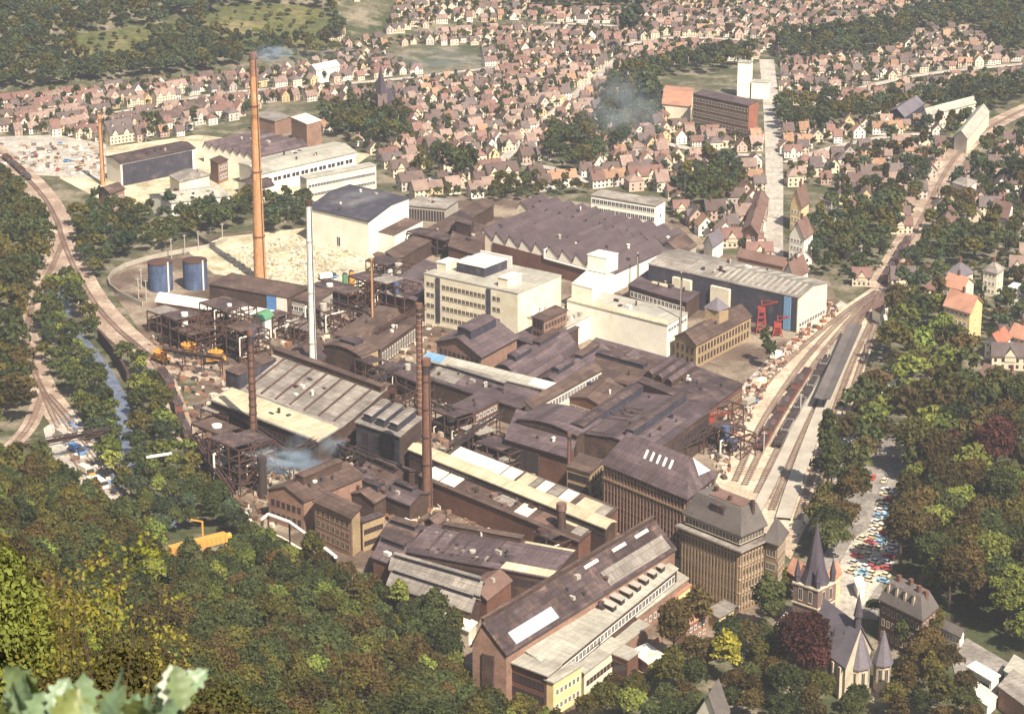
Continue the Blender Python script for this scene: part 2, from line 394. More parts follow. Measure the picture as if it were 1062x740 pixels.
class Bld:
    def __init__(s, name, label, cat, L, F, R, z, prof=None, axis='u', wall='dark_brick', roof='dark_roofing', z0=0.0, ov=0.45, th=0.4, hip=None, group=None, B=None, gables=True):
        s.L, s.F, s.R = G(*L, z), G(*F, z), G(*R, z); s.z = z; s.z0 = z0; s.axis = axis
        s.e1 = s.F - s.L; s.e2 = s.R - s.F
        s.e1.z = s.e2.z = 0
        s.l1, s.l2 = s.e1.length, s.e2.length
        s.prof = prof or [(0, 0.0), (1, 0.0)]; s.hip = hip
        s.cat = cat; s.wins = []
        c = s.P(.5, .5, z0); s.T = thing(name, label, cat, (c.x, c.y, z0), group)
        w = MB(); q = [s.P(0, 0), s.P(1, 0), s.P(1, 1), s.P(0, 1)]
        top = z + 0.01
        for i in range(4):
            a, b = q[i], q[(i + 1) % 4]
            w.poly([(a.x, a.y, z0), (b.x, b.y, z0), (b.x, b.y, top), (a.x, a.y, top)])
        if not hip and gables and max(h for _, h in s.prof) > 0.05:
            for e, sg in ((0.0, 1), (1.0, -1)):
                pts = [s.A(e, t, z + h) for t, h in s.prof]
                if s.prof[0][1] > .01: pts = [s.A(e, s.prof[0][0], z)] + pts
                if s.prof[-1][1] > .01: pts = pts + [s.A(e, s.prof[-1][0], z)]
                if (axis == 'u') == (sg > 0): pts = pts[::-1]
                w.poly(pts)
            for k, t in ((0, 0.0), (-1, 1.0)):             # tall side under a shed roof
                h = s.prof[k][1]
                if h > .05:
                    a, b = s.A(0, t, z), s.A(1, t, z)
                    w.poly([a, b, b + Vector((0, 0, h)), a + Vector((0, 0, h))])
        part('wall', w, wall, s.T)
        r = MB(); ax = s.e1 if axis == 'u' else s.e2; d = ax.normalized(); r.dir = (d.x, d.y)
        if hip: s._hip(r, ov, th)
        else: s._ext(r, ov, th)
        s.roof = part('roof', r, roof, s.T)
    def P(s, u, v, z=None): 
        p = s.L + s.e1 * u + s.e2 * v; return Vector((p.x, p.y, s.z if z is None else z))
    def A(s, a, t, z):                                     # a runs along the ridge, t across it
        return s.P(a, t, z) if s.axis == 'u' else s.P(t, a, z)
    def H(s, u, v):
        t = v if s.axis == 'u' else u
        if s.hip:
            s0, s1, t0, t1, h = s.hip[:5]; a = u if s.axis == 'u' else v
            f = min(1, a / max(s0, 1e-6), (1 - a) / max(1 - s1, 1e-6), t / max(t0, 1e-6), (1 - t) / max(1 - t1, 1e-6)); return h * max(0, f)
        for (t0, h0), (t1, h1) in zip(s.prof, s.prof[1:]):
            if t0 <= t <= t1 and t1 > t0: return h0 + (h1 - h0) * (t - t0) / (t1 - t0)
        return s.prof[-1][1]
    def _ext(s, r, ov, th):
        la, lt = (s.l1, s.l2) if s.axis == 'u' else (s.l2, s.l1)
        a0, a1 = -ov / la, 1 + ov / la; pr = list(s.prof); o = ov / lt
        def ext(p, q, t): 
            if abs(q[0] - p[0]) < 1e-6: return p
            return (t, p[1] + (q[1] - p[1]) * (t - p[0]) / (q[0] - p[0]))
        pr = [ext(pr[0], pr[1], -o)] + pr[1:-1] + [ext(pr[-1], pr[-2], 1 + o)]
        z = s.z + 0.02
        flip = s.axis == 'v'
        def face(ps): r.poly(ps[::-1] if flip else ps)
        for (t0, h0), (t1, h1) in zip(pr, pr[1:]):
            face([s.A(a0, t0, z + h0 + th), s.A(a1, t0, z + h0 + th), s.A(a1, t1, z + h1 + th), s.A(a0, t1, z + h1 + th)])
            face([s.A(a0, t1, z + h1), s.A(a1, t1, z + h1), s.A(a1, t0, z + h0), s.A(a0, t0, z + h0)])
            for a, k in ((a0, 1), (a1, -1)):
                q = [s.A(a, t0, z + h0), s.A(a, t0, z + h0 + th), s.A(a, t1, z + h1 + th), s.A(a, t1, z + h1)]
                face(q if k > 0 else q[::-1])
        for (t, h), k in ((pr[0], 1), (pr[-1], -1)):
            q = [s.A(a0, t, z + h), s.A(a1, t, z + h), s.A(a1, t, z + h + th), s.A(a0, t, z + h + th)]
            face(q if k > 0 else q[::-1])
    def _hip(s, r, ov, th):
        s0, s1, t0, t1, h = s.hip[:5]
        la, lt = (s.l1, s.l2) if s.axis == 'u' else (s.l2, s.l1); oa, ot = ov / la, ov / lt; z = s.z + .02
        e = [s.A(-oa, -ot, z + th), s.A(1 + oa, -ot, z + th), s.A(1 + oa, 1 + ot, z + th), s.A(-oa, 1 + ot, z + th)]
        k = [s.A(s0, t0, z + th + h), s.A(s1, t0, z + th + h), s.A(s1, t1, z + th + h), s.A(s0, t1, z + th + h)]
        fl = s.axis == 'v'
        for i in range(4):
            j = (i + 1) % 4
            q = [e[i], e[j], k[j], k[i]]
            q2 = []
            for p in q:
                if not q2 or (p - q2[-1]).length > 1e-4: q2.append(p)
            if len(q2) > 2 and (q2[0] - q2[-1]).length < 1e-4: q2.pop()
            r.poly(q2[::-1] if fl else q2)
            g = [Vector((e[i].x, e[i].y, z)), Vector((e[j].x, e[j].y, z)), e[j], e[i]]
            r.poly(g[::-1] if fl else g)
        if t1 - t0 > 1e-3 and s1 - s0 > 1e-3: r.poly(k[::-1] if fl else k)
        b = [Vector((p.x, p.y, z)) for p in e]; r.poly(b if fl else b[::-1])
    def win(s, side, rows, n, ww, hh, z0=1.2, dz=3.6, m=0.05, kind=('white_paint', 'window_glass'), jitter=0):
        a, b = {'LF': (s.P(0, 0), s.P(1, 0)), 'FR': (s.P(1, 0), s.P(1, 1)), 'RB': (s.P(1, 1), s.P(0, 1)), 'BL': (s.P(0, 1), s.P(0, 0))}[side]
        d = (b - a); L = d.length; d.normalize(); nx, ny = d.y, -d.x; rot = math.atan2(d.y, d.x)
        for r in range(rows):
            for i in range(n):
                t = m + (1 - 2 * m) * (i + .5) / n
                s.wins.append((a.x + d.x * L * t + nx * .03, a.y + d.y * L * t + ny * .03, s.z0 + z0 + r * dz, rot, ww, hh))
        s.kind = kind; return s
    def done(s):
        if s.wins: put_windows(s.T, s.wins, s.kind)
        return s
    def monitor(s, u0, u1, v0, v1, h, roof='dark_roofing', wall='dark_sheet', name='roof_monitor', ov=0.25, rise=0.0, sink=0.3):
        mb = MB(); hs_ = [s.H(u, v) for u in (u0, u1) for v in (v0, v1)] + [s.H((u0 + u1) / 2, (v0 + v1) / 2)]
        z0 = s.z + min(hs_) + .4 - sink; z1 = s.z + max(hs_) + .4 + h
        q = [s.P(u0, v0), s.P(u1, v0), s.P(u1, v1), s.P(u0, v1)]
        mb.prism([(p.x, p.y) for p in q], z0, z1, 0, 0)
        ou, ovv = ov / s.l1, ov / s.l2; q = [s.P(u0 - ou, v0 - ovv), s.P(u1 + ou, v0 - ovv), s.P(u1 + ou, v1 + ovv), s.P(u0 - ou, v1 + ovv)]
        d = s.e1.normalized(); mb.dir = (d.x, d.y)
        if rise:
            longu = (u1 - u0) * s.l1 > (v1 - v0) * s.l2
            if longu: a, b = s.P(u0 - ou, (v0 + v1) / 2), s.P(u1 + ou, (v0 + v1) / 2); F4 = [[q[0], q[1], b, a], [q[2], q[3], a, b]]; E4 = [[q[3], q[0], a], [q[1], q[2], b]]
            else: a, b = s.P((u0 + u1) / 2, v0 - ovv), s.P((u0 + u1) / 2, v1 + ovv); F4 = [[q[1], q[2], b, a], [q[3], q[0], a, b]]; E4 = [[q[0], q[1], a], [q[2], q[3], b]]
            for f in F4 + E4: mb.poly([(p.x, p.y, z1 + .02 + (rise if (p is a or p is b) else 0)) for p in f], 1 if f in F4 else 0)
        else: mb.prism([(p.x, p.y) for p in q], z1 + .02, z1 + .27, 1, 1, True)
        return part(name, mb, [wall, roof], s.roof)
    def panel(s, u0, u1, v0, v1, m, name='skylight', dz=.14, lip=.43):
        mb = MB(); d = (s.e1 if s.axis == 'u' else s.e2).normalized(); mb.dir = (d.x, d.y)
        q = [(u0, v0), (u1, v0), (u1, v1), (u0, v1)]
        t = [s.P(u, v, s.z + s.H(u, v) + lip + dz) for u, v in q]; b = [p - Vector((0, 0, dz)) for p in t]
        mb.poly(t)
        for i in range(4): mb.poly([b[i], b[(i + 1) % 4], t[(i + 1) % 4], t[i]])
        return part(name, mb, m, s.roof)
    def stack(s, u, v, w, h, m='dark_brick', name='chimney', rnd=False, label=None):
        mb = MB(); p = s.P(u, v); z = s.z + s.H(u, v)
        if rnd: mb.frustum(p, w / 2, w / 2, z, z + h + .5, 10)
        else: mb.box(p, w, w, z, z + h + .5, math.atan2(s.e1.y, s.e1.x))
        return part(name, mb, m, s.roof, label)
def gable(h): return [(0, 0), (.5, h), (1, 0)]
def barrel(h, n=8): return [(i / n, h * math.sin(math.pi * i / n)) for i in range(n + 1)]
def saw(n, h, k=.3):
    r = []
    for i in range(n): r += [(i / n, 0), ((i + k) / n, h)]
    return r + [(1, 0)]
def roof_vents(b, spots, w=.8, h=1.2, m='dark_steel'):
    for u, v in spots: b.stack(u, v, w * random.uniform(.7, 1.3), h * random.uniform(.6, 1.4), m, 'roof_vent', random.random() < .5)
def chimney(label, px, ptop, pbase, r0, r1, m, z0=0.0, bands=None, top=None, ribs=0, cat='chimney', group='tall factory chimneys'):
    """pbase: pixel row of the foot; ptop: pixel row of the mouth"""
    p = G(px, pbase, z0); 
    lo, hi = z0, z0 + 200
    for _ in range(40):
        mid = (lo + hi) / 2
        if proj(p.x, p.y, mid)[1] > ptop: lo = mid
        else: hi = mid
    H = lo; T = thing('factory_chimney', label, cat, (p.x, p.y, z0), group)
    mb = MB(); n = 10; zs = [z0 + (H - z0) * i / n for i in range(n + 1)]; tp = MB()
    for a, b in zip(zs, zs[1:]):
        ra = r0 + (r1 - r0) * (a - z0) / (H - z0); rb = r0 + (r1 - r0) * (b - z0) / (H - z0); (tp if a > zs[-1] - (H - z0) * .12 else mb).frustum(p, ra, rb, a, b, 18, 0, False)
    part('shaft', mb, m, T); part('sooty_top', tp, 'chimney_soot' if m == 'chimney_orange' else (m if m == 'chimney_pale' else 'dark_steel'), T)
    mb = MB(); mb.frustum(p, r1 * 1.22, r1 * 1.22, H - r1 * 1.6, H + .15, 18); mb.frustum(p, r1 * .8, r1 * .8, H + .1, H + .17, 18)
    part('rim', mb, top or m, T)
    for k in range(ribs):
        z = z0 + (H - z0) * (k + .7) / (ribs + .5); rr = r0 + (r1 - r0) * (z - z0) / (H - z0)
        mb = MB(); mb.frustum(p, rr * 1.13, rr * 1.13, z, z + .5, 18); part('band', mb, bands or m, T)
    mb = MB(); mb.beam((p.x + r0 * .75, p.y - r0 * .75, z0 + 2), (p.x + r1 * .78, p.y - r1 * .78, H), .3); part('ladder', mb, 'dark_steel', T)
    return T, H
def pipe_bridge(label, a, b, z, wd=.9, m='rust_steel', legs=3, npipes=2, deck=True, cat='pipe bridge', name='pipe_bridge', group=None, truss=True):
    A, B = G(*a, z), G(*b, z); T = thing(name, label, cat, ((A.x + B.x) / 2, (A.y + B.y) / 2, 0), group)
    d = (B - A).normalized(); n = Vector((d.y, -d.x, 0)); L = (B - A).length
    for k in range(npipes):
        o = n * ((k - (npipes - 1) / 2) * wd * 1.25); mb = MB(); mb.beam(A + o, B + o, wd, 0, 8); part('pipe', mb, m, T)
    if truss:
        mb = MB(); k = max(2, int(L / 5))
        for sgn in (-1, 1):
            o = n * (sgn * wd * npipes * .75); lo, hi = Vector((0, 0, -.9)), Vector((0, 0, 1.0))
            mb.beam(A + o + lo, B + o + lo, .3); mb.beam(A + o + hi, B + o + hi, .3)
            for i in range(k):
                p, q = A + d * (L * i / k) + o, A + d * (L * (i + 1) / k) + o
                mb.beam(p + lo, q + hi, .2); mb.beam(p + lo, p + hi, .2)
        part('truss', mb, 'rust_steel' if m != 'rust_steel' else 'dark_steel', T)
    for i in range(legs):
        p = A + d * (L * (i + .15) / (legs - .7 if legs > 1 else 1)); mb = MB()
        for sgn in (-1, 1):
            o = n * (sgn * wd * npipes * .7); mb.beam((p.x + o.x, p.y + o.y, 0), (p.x + o.x * .8, p.y + o.y * .8, z - .5), .42)
        mb.beam((p.x + n.x * wd, p.y + n.y * wd, z * .5), (p.x - n.x * wd, p.y - n.y * wd, z * .5), .25)
        part('leg', mb, 'rust_steel', T)
    return T
def steel_frame(label, px, py, w, d, levels, hl=4.0, rot=-.75, m='rust_steel', full=.6, cat='steel frame', name='steel_frame', group='steel frames of the works'):
    c = G(px, py); T = thing(name, label, cat, (c.x, c.y, 0), group); ca, sa = math.cos(rot), math.sin(rot)
    def q(x, y, z): return (c.x + x * ca - y * sa, c.y + x * sa + y * ca, z)
    fr = MB(); nx = max(1, int(w / 5)); ny = max(1, int(d / 5)); H = levels * hl
    for i in range(nx + 1):
        for j in range(ny + 1):
            x, y = w * (i / nx - .5), d * (j / ny - .5); fr.beam(q(x, y, 0), q(x, y, H), .45)
    for k in range(1, levels + 1):
        z = k * hl
        for j in range(ny + 1): fr.beam(q(-w / 2, d * (j / ny - .5), z), q(w / 2, d * (j / ny - .5), z), .4)
        for i in range(nx + 1): fr.beam(q(w * (i / nx - .5), -d / 2, z), q(w * (i / nx - .5), d / 2, z), .4)
        fr.beam(q(-w / 2, -d / 2, z - hl), q(-w / 2 + w / nx, -d / 2, z), .25); fr.beam(q(w / 2, -d / 2, z - hl), q(w / 2, d / 2, z), .25)
    part('frame', fr, m, T)
    for k in range(1, levels + 1):
        if random.random() < full or k == levels:
            dk = MB(); z = k * hl + .22; a = random.uniform(.3, 1); b = [q(-w / 2, -d / 2, 0), q(-w / 2 + w * a, -d / 2, 0), q(-w / 2 + w * a, d / 2, 0), q(-w / 2, d / 2, 0)]
            dk.prism([(p[0], p[1]) for p in b], z, z + .18, 0, 0, True); part('deck', dk, random.choice(['brown_roofing', 'dark_roofing', 'grey_roofing']), T)
        if random.random() < .75:
            vs = MB(); r = random.uniform(.9, 1.8); x, y = random.uniform(-.3, .3) * w, random.uniform(-.3, .3) * d
            p = q(x, y, 0); vs.frustum(p, r, r, k * hl - hl + .5, k * hl + random.uniform(0, 2.5), 12); part('vessel', vs, random.choice(['rust_steel', 'grey_plaster', 'pale_pipe', 'silo_blue', 'dark_steel']), T)
    for _ in range(3):
        pp = MB(); z = random.uniform(1.5, H); x = random.uniform(-.5, .5) * w
        pp.tube([q(x, -d * .6, .2), q(x, -d * .6, z), q(x, d * .55, z), q(x + 3, d * .55, z - 1.0)], random.uniform(.35, .8), 0, 8); part('pipe', pp, random.choice(['rust_steel', 'pale_pipe', 'rust_steel']), T)
    return T
# ---------------------------------------------------------------- ground sheets of the valley
sheet('yard', [(205, 395), (150, 350), (108, 290), (150, 268), (230, 243), (320, 236), (400, 225), (450, 205), (560, 203), (700, 225), (745, 262), (860, 290), (868, 312), (800, 375), (765, 440), (750, 500), (800, 560), (790, 640), (700, 690), (600, 740), (520, 780), (470, 690), (400, 625), (330, 590), (262, 545), (225, 505), (195, 445)], 'yard_ground', 'brown trodden works yard between the factory halls')
sheet('rubble_ground', [(196, 262), (230, 246), (322, 236), (330, 218), (384, 262), (392, 270), (382, 302), (340, 310), (300, 296), (222, 284)], 'pale_ground', 'pale sandy rubble ground behind the tall orange chimney')
sheet('forecourt', [(60, 160), (205, 140), (385, 160), (330, 200), (240, 205), (150, 222), (100, 205), (62, 185)], 'pale_ground', 'pale paved ground around the rear works halls')
sheet('parade_ground', [(0, 142), (60, 140), (110, 150), (112, 186), (40, 182), (0, 172)], 'paving', 'pale open depot yard in front of the terraces')
sheet('side_yard', [(768, 402), (800, 368), (850, 330), (872, 312), (882, 318), (840, 345), (815, 372), (775, 415)], 'paving', 'pale loading strip beside the rail yard')
sheet('rail_yard', [(742, 500), (766, 440), (800, 385), (850, 335), (902, 300), (919, 292), (917, 312), (903, 365), (882, 425), (862, 470), (838, 540), (820, 580), (795, 560)], 'ballast', 'brown ballast of the station rail yard')
sheet('station_forecourt', [(862, 470), (872, 440), (884, 433), (888, 448), (878, 470), (868, 500), (850, 545), (838, 552)], 'paving', 'bright paved strip beside the station tracks')
ribbon('avenue', [(803, 290), (802, 252), (803, 180), (801, 130), (798, 90), (795, 62)], 8.5, 'paving', 'long straight avenue running away through the town')
ribbon('park_road', [(872, 640), (880, 600), (900, 560), (912, 520), (918, 490), (924, 470), (940, 440)], 21, 'asphalt', 'road with parked cars along the park')
sheet('church_square', [(846, 600), (868, 590), (884, 560), (905, 545), (925, 560), (916, 600), (880, 650), (850, 640)], 'paving', 'pale square between the church and its tower')
sheet('meadow', [(75, 62), (80, 35), (130, 28), (200, 18), (290, 8), (345, 18), (352, 45), (318, 52), (250, 45), (170, 58)], 'meadow_grass', 'placeholder meadow') if False else None
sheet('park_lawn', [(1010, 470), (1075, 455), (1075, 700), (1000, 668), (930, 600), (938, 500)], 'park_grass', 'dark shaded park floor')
sheet('court', [(1003, 662), (1050, 690), (1040, 700), (1030, 720), (990, 700), (985, 672)], 'asphalt', 'grey paved court beside the flat roofed pavilion')
ribbon('river', [(60, 262), (64, 300), (70, 335), (92, 362), (112, 390), (126, 420), (130, 450), (129, 475), (150, 510), (190, 560)], 5.0, 'river_water', 'blue river running between wooded banks')
ribbon('trackbed', [(-14, 150), (20, 178), (45, 205), (60, 232), (66, 256)], 13, 'rusty_ballast', 'rusty trackbed entering from the far valley')
ribbon('trackbed', [(66, 250), (52, 282), (36, 310), (28, 345), (34, 380), (44, 405), (62, 430), (85, 462), (105, 490), (120, 515)], 11, 'rusty_ballast', 'rusty trackbed curving along the wooded side')
ribbon('trackbed', [(64, 246), (76, 276), (96, 312), (125, 345), (160, 372), (195, 384), (232, 392)], 13, 'rusty_ballast', 'rusty trackbed curving into the works')
ribbon('trackbed', [(125, 345), (150, 366), (170, 392), (182, 420), (194, 455), (212, 480), (228, 505)], 7, 'rusty_ballast', 'rusty trackbed skirting the works wall')
ribbon('trackbed', [(44, 408), (32, 440), (14, 462), (-10, 485)], 6, 'rusty_ballast', 'rusty trackbed branching down the valley')
sheet('freight_yard', [(45, 445), (75, 425), (108, 470), (132, 520), (100, 520), (72, 490), (50, 470)], 'paving', 'pale loading ground by the river')
ribbon('trackbed', [(912, 300), (935, 262), (958, 220), (978, 180), (1000, 152), (1030, 130), (1075, 108)], 12, 'rusty_ballast', 'embankment of the line leaving through the town')
ribbon('station_platform', [(812, 540), (821, 512), (838, 465), (853, 426), (870, 385), (889, 345)], 4.8, 'concrete', 'long pale station platform', 0.7)
ribbon('station_platform', [(784, 532), (807, 487), (832, 434), (857, 384), (876, 350)], 3.6, 'concrete', 'narrow pale platform between the sidings', 0.6)
for pts, l in [([(430, 196), (470, 178), (520, 170), (575, 176), (612, 190)], 'street between the works and the town houses'), ([(120, 118), (230, 98), (330, 90), (420, 82), (520, 70)], 'long street crossing the far town'), ([(520, 168), (560, 130), (600, 96), (640, 62)], 'street climbing through the town centre'), ([(815, 170), (880, 150), (950, 140), (985, 148)], 'side street from the avenue to the railway'), ([(815, 118), (880, 96), (960, 78), (1075, 66)], 'street along the far eastern houses'), ([(690, 150), (740, 160), (790, 162)], 'street in front of the school'), ([(640, 50), (700, 40), (790, 44)], 'street at the far edge of town'), ([(400, 40), (470, 26), (540, 24), (640, 28)], 'street in the uppermost town')]:
    ribbon('street', pts, 5.5, 'paving', l)
for i, (pts, l) in enumerate([
    ([(762, 500), (790, 440), (830, 380), (870, 335), (908, 303)], 'innermost siding along the works wall of the rail yard'),
    ([(772, 504), (800, 448), (838, 388), (875, 340), (910, 303)], 'second siding out from the works wall'),
    ([(785, 512), (811, 458), (845, 398), (878, 345), (911, 304)], 'siding under the dark open wagons'),
    ([(796, 518), (826, 452), (856, 398), (884, 345), (912, 304)], 'siding beside the narrow pale platform'),
    ([(800, 530), (824, 472), (845, 424), (864, 384), (884, 346), (912, 303)], 'track at the works side of the canopied platform'),
    ([(826, 540), (848, 478), (866, 425), (886, 372), (902, 338), (915, 303)], 'main track at the town side of the canopied platform'),
    ([(836, 545), (858, 482), (880, 418), (897, 368), (910, 332), (917, 303)], 'outermost track beside the station forecourt'),
    ([(914, 300), (937, 262), (960, 220), (980, 180), (1002, 152), (1032, 130), (1075, 108)], 'track on the embankment leaving through the town'),
    ([(768, 440), (800, 392), (842, 352), (880, 322), (910, 302)], 'curved works siding past the red crane'),
    ([(-14, 150), (20, 178), (45, 205), (60, 232), (64, 246), (76, 276), (96, 312), (125, 345), (160, 372), (195, 384), (232, 392)], 'works branch curving from the valley to the orange wagons'),
    ([(66, 250), (52, 282), (36, 310), (28, 345), (34, 380), (44, 405), (62, 430), (85, 462), (105, 490), (120, 515)], 'single track curving down the wooded side'),
    ([(125, 345), (150, 366), (170, 392), (182, 420), (194, 455), (212, 480), (228, 505)], 'track skirting the outer wall of the works'),
    ([(44, 405), (54, 430), (70, 462), (86, 492), (100, 520)], 'freight ground track nearest the wooded slope'),
    ([(50, 410), (68, 430), (94, 462), (116, 492), (132, 520)], 'freight ground track nearest the river'),
    ([(44, 408), (32, 440), (14, 462), (-10, 485)], 'stub track branching beside the freight ground')]):
    track(pts, l, 0, 0.42)

# ---------------------------------------------------------------- the works
WN = ('white_paint', 'window_glass'); DN = ('rust_steel', 'window_glass'); PN = ('stone', 'window_glass')
def office_block():
    b = Bld('office_block', 'massive six storey brick office block with grey mansard roof', 'office block', (706, 546), (768, 571), (797, 558), 19.5, wall='block_brick', roof='grey_roofing', ov=1.3, th=.5)
    b.win('LF', 4, 17, 1.25, 2.7, 2.6, 4.2, .04, PN); b.win('FR', 4, 8, 1.25, 2.5, 2.6, 4.2, .06, PN); b.done()
    pil = MB(); rot = math.atan2(b.e1.y, b.e1.x)
    for i in range(18):
        p = b.P(.04 + .92 * i / 17, -.006); pil.box(p, .55, .5, 1, 19.4, rot)
    for i in range(9):
        p = b.P(1.005, .06 + .88 * i / 8); pil.box(p, .5, .5, 1, 19.4, rot)
    part('pilaster', pil, 'block_brick', b.T)
    for r in range(4):
        s = MB(); q = [b.P(-.005, -.01), b.P(1.006, -.01), b.P(1.006, 1.0), b.P(-.005, 1.0)]
        s.prism([(p.x, p.y) for p in q], 2.1 + r * 4.2 - .25, 2.1 + r * 4.2 + .1, 0, 0, True); part('string_course', s, 'stone', b.T)
    # attic storey with its own windows, then the roof
    m = MB(); q = [b.P(.05, .07), b.P(.95, .07), b.P(.95, .93), b.P(.05, .93)]; m.prism([(p.x, p.y) for p in q], 20.2, 23.6, 0); part('attic', m, 'dark_brick', b.T)
    tr = []
    for side, n in (('LF', 16), ('FR', 8)):
        a, c = (b.P(.05, .07), b.P(.95, .07)) if side == 'LF' else (b.P(.95, .07), b.P(.95, .93))
        d = (c - a); L = d.length; d.normalize()
        for i in range(n):
            t = (i + .5) / n; tr.append((a.x + d.x * L * t + d.y * .04, a.y + d.y * L * t - d.x * .04, 20.7, math.atan2(d.y, d.x), 1.3, 2.3))
    put_windows(b.T, tr, PN, 'attic_window')
    r = MB(); d = b.e1.normalized(); r.dir = (d.x, d.y)
    e = [b.P(.01, .02, 23.9), b.P(.99, .02, 23.9), b.P(.99, .98, 23.9), b.P(.01, .98, 23.9)]; k = [b.P(.13, .27, 30.5), b.P(.87, .27, 30.5), b.P(.87, .82, 30.5), b.P(.13, .82, 30.5)]
    for i in range(4):
        j = (i + 1) % 4; r.poly([e[i], e[j], k[j], k[i]]); r.poly([e[i] - Vector((0, 0, .5)), e[j] - Vector((0, 0, .5)), e[j], e[i]])
    r.poly(k); r.poly([p - Vector((0, 0, .5)) for p in e[::-1]])
    part('mansard_roof', r, 'mansard_slate', b.T)
    t = MB(); q = [b.P(.3, .33), b.P(.84, .33), b.P(.84, .78), b.P(.3, .78)]; t.prism([(p.x, p.y) for p in q], 30.4, 30.8, 0, 0); part('roof_deck', t, 'brown_tile', b.T)
    dr = MB()
    for i in range(3): dr = MB(); dr.box(b.P(.45 + .08 * i, .22), 1.6, 2.0, 27.5, 29.6, rot); part('dormer', dr, 'dark_roofing', b.T)
    for u, v in ((.3, .6), (.62, .42), (.9, .6)): 
        c = MB(); c.box(b.P(u, v), 1.0, 1.0, 28, 32.2, rot); part('chimney', c, 'dark_brick', b.T)
office_block(); lm(760, 590, 'the massive office block')
b = Bld('stair_tower', 'projecting hip roofed stair wing at the track end of the office block', 'stair wing', (794, 561), (806, 565), (815, 553), 19.5, wall='block_brick', roof='mansard_slate', ov=.9, hip=(.4, .6, .45, .55, 5.5))
b.win('LF', 4, 3, 1.2, 2.4, 2.6, 4.2, .1, PN); b.win('FR', 4, 4, 1.2, 2.4, 2.6, 4.2, .08, PN).done()
b = Bld('office_wing', 'long brown office wing with slate hip roof and five white rooflights', 'office wing', (626, 481), (712, 517), (741, 493), 20.5, wall='dark_brick', roof='purple_roofing', ov=1.0, hip=(.12, .86, .5, .5, 8.0))
b.win('LF', 4, 24, 1.3, 2.5, 4.2, 4.1, .02, PN); b.win('FR', 4, 6, 1.3, 2.4, 4.2, 4.1, .08, PN).done()
pil = MB(); rot = math.atan2(b.e1.y, b.e1.x)
for i in range(25): pil.box(b.P(.02 + .96 * i / 24, -.008), .5, .5, .5, 20.3, rot)
part('pilaster', pil, 'pink_brick', b.T)
s = MB(); q = [b.P(-.003, -.03), b.P(1.004, -.03), b.P(1.004, 1.0), b.P(-.003, 1)]; s.prism([(p.x, p.y) for p in q], 15.9, 16.5, 0, 0, True); part('ledge', s, 'block_brick', b.T)
for i in range(5): b.panel(.40 + i * .075, .425 + i * .075, .24, .36, 'white_paint', 'rooflight', .5)
m = MB(); k_ = b.P(.885, .56, b.z + 7.7); e2_ = b.P(1.01, .98, b.z + 1.1); e1_ = b.P(1.0, .52, b.z + 1.5); m.poly([k_, e1_, e2_]); m.poly([e1_ - Vector((0, 0, .3)), e1_, k_]); m.poly([e2_, e1_, e1_ - Vector((0, 0, .3)), e2_ - Vector((0, 0, .3))]); part('lit_roof_patch', m, 'white_roofing', b.T)  # white triangle puts sunlight on the hip end into its colour
lm(680, 500, 'the long office wing')
b = Bld('brick_workshop', 'narrow ochre brick workshop at the blind end of the office wing', 'workshop', (588, 484), (612, 491), (626, 478), 12.5, wall='ochre_brick', roof='brown_roofing', z0=0)
b.win('LF', 3, 6, 1.5, 2.3, 1.5, 3.6, .06, DN); b.win('FR', 3, 4, 1.5, 2.3, 1.5, 3.6, .1, DN).done()
b = Bld('casting_shed', 'brick sided casting shed with sagging lilac roof and open bay', 'casting shed', (526, 455), (590, 474), (600, 452), 10.5, prof=[(0, 0), (.5, 1.6), (1, 2.5)], wall='red_brick', roof='purple_roofing', ov=1.0)
op = MB(); rot = math.atan2(b.e1.y, b.e1.x)
for i in range(5): op.box(b.P(.06 + .1 * i, -.02), 3.2, .5, 0, 8.5, rot)
part('bay_opening', op, 'dark_steel', b.T)
b = Bld('casting_shed', 'higher bow roofed shed just behind the lilac roofed casting shed', 'casting shed', (537, 435), (598, 452), (625, 436), 14.0, prof=barrel(1.6), axis='v', wall='dark_brick', roof='purple_roofing')
b.win('LF', 1, 16, 2.2, 2.0, 11.2, 3, .02, DN).done()
b = Bld('foundry_hall', 'broad foundry hall with two long raised roof monitors', 'foundry hall', (594, 450), (677, 470), (736, 427), 12.0, prof=[(0, .6), (.5, 2.2), (1, .4)], axis='v', wall='dark_brick', roof='purple_roofing')
b.monitor(-.02, .13, .0, 1.02, 2.2, 'dark_roofing', rise=.5); b.monitor(.60, .70, .08, 1.0, 2.4, 'dark_roofing', rise=.4)
for i in range(4): b.panel(.17, .42, .34 + i * .09, .365 + i * .09, 'dark_roofing', 'roof_rib', .45)
b.panel(.17, .40, .02, .05, 'dark_roofing', 'roof_rib', .45)
b.win('FR', 1, 18, 2.4, 3.0, 7.2, 3, .03, DN).done(); roof_vents(b, [(.5, .3), (.82, .2), (.86, .6), (.3, .9)])
lm(670, 430, 'the twin monitor foundry hall')
b = Bld('furnace_hall', 'dark furnace hall with three bowed roof strips beside the rail yard', 'furnace hall', (662, 396), (735, 425), (770, 399), 9.5, wall='red_brick', roof='dark_roofing')
for i in range(3): b.monitor(.02 + i * .14, .11 + i * .14, .18, .88, 2.0, 'purple_roofing', 'dark_brick', rise=1.0)
b.win('FR', 2, 14, 1.8, 1.7, 1.5, 4, .03, ('ochre_brick', 'window_glass')).done(); roof_vents(b, [(.7, .4), (.85, .7)])
lm(735, 395, 'the three strip furnace hall')
b = Bld('machine_shed', 'rust brown low shed between the white block and furnace hall', 'machine shed', (600, 385), (660, 402), (690, 378), 8.0, prof=gable(2.5), axis='u', wall='dark_brick', roof='brown_roofing')
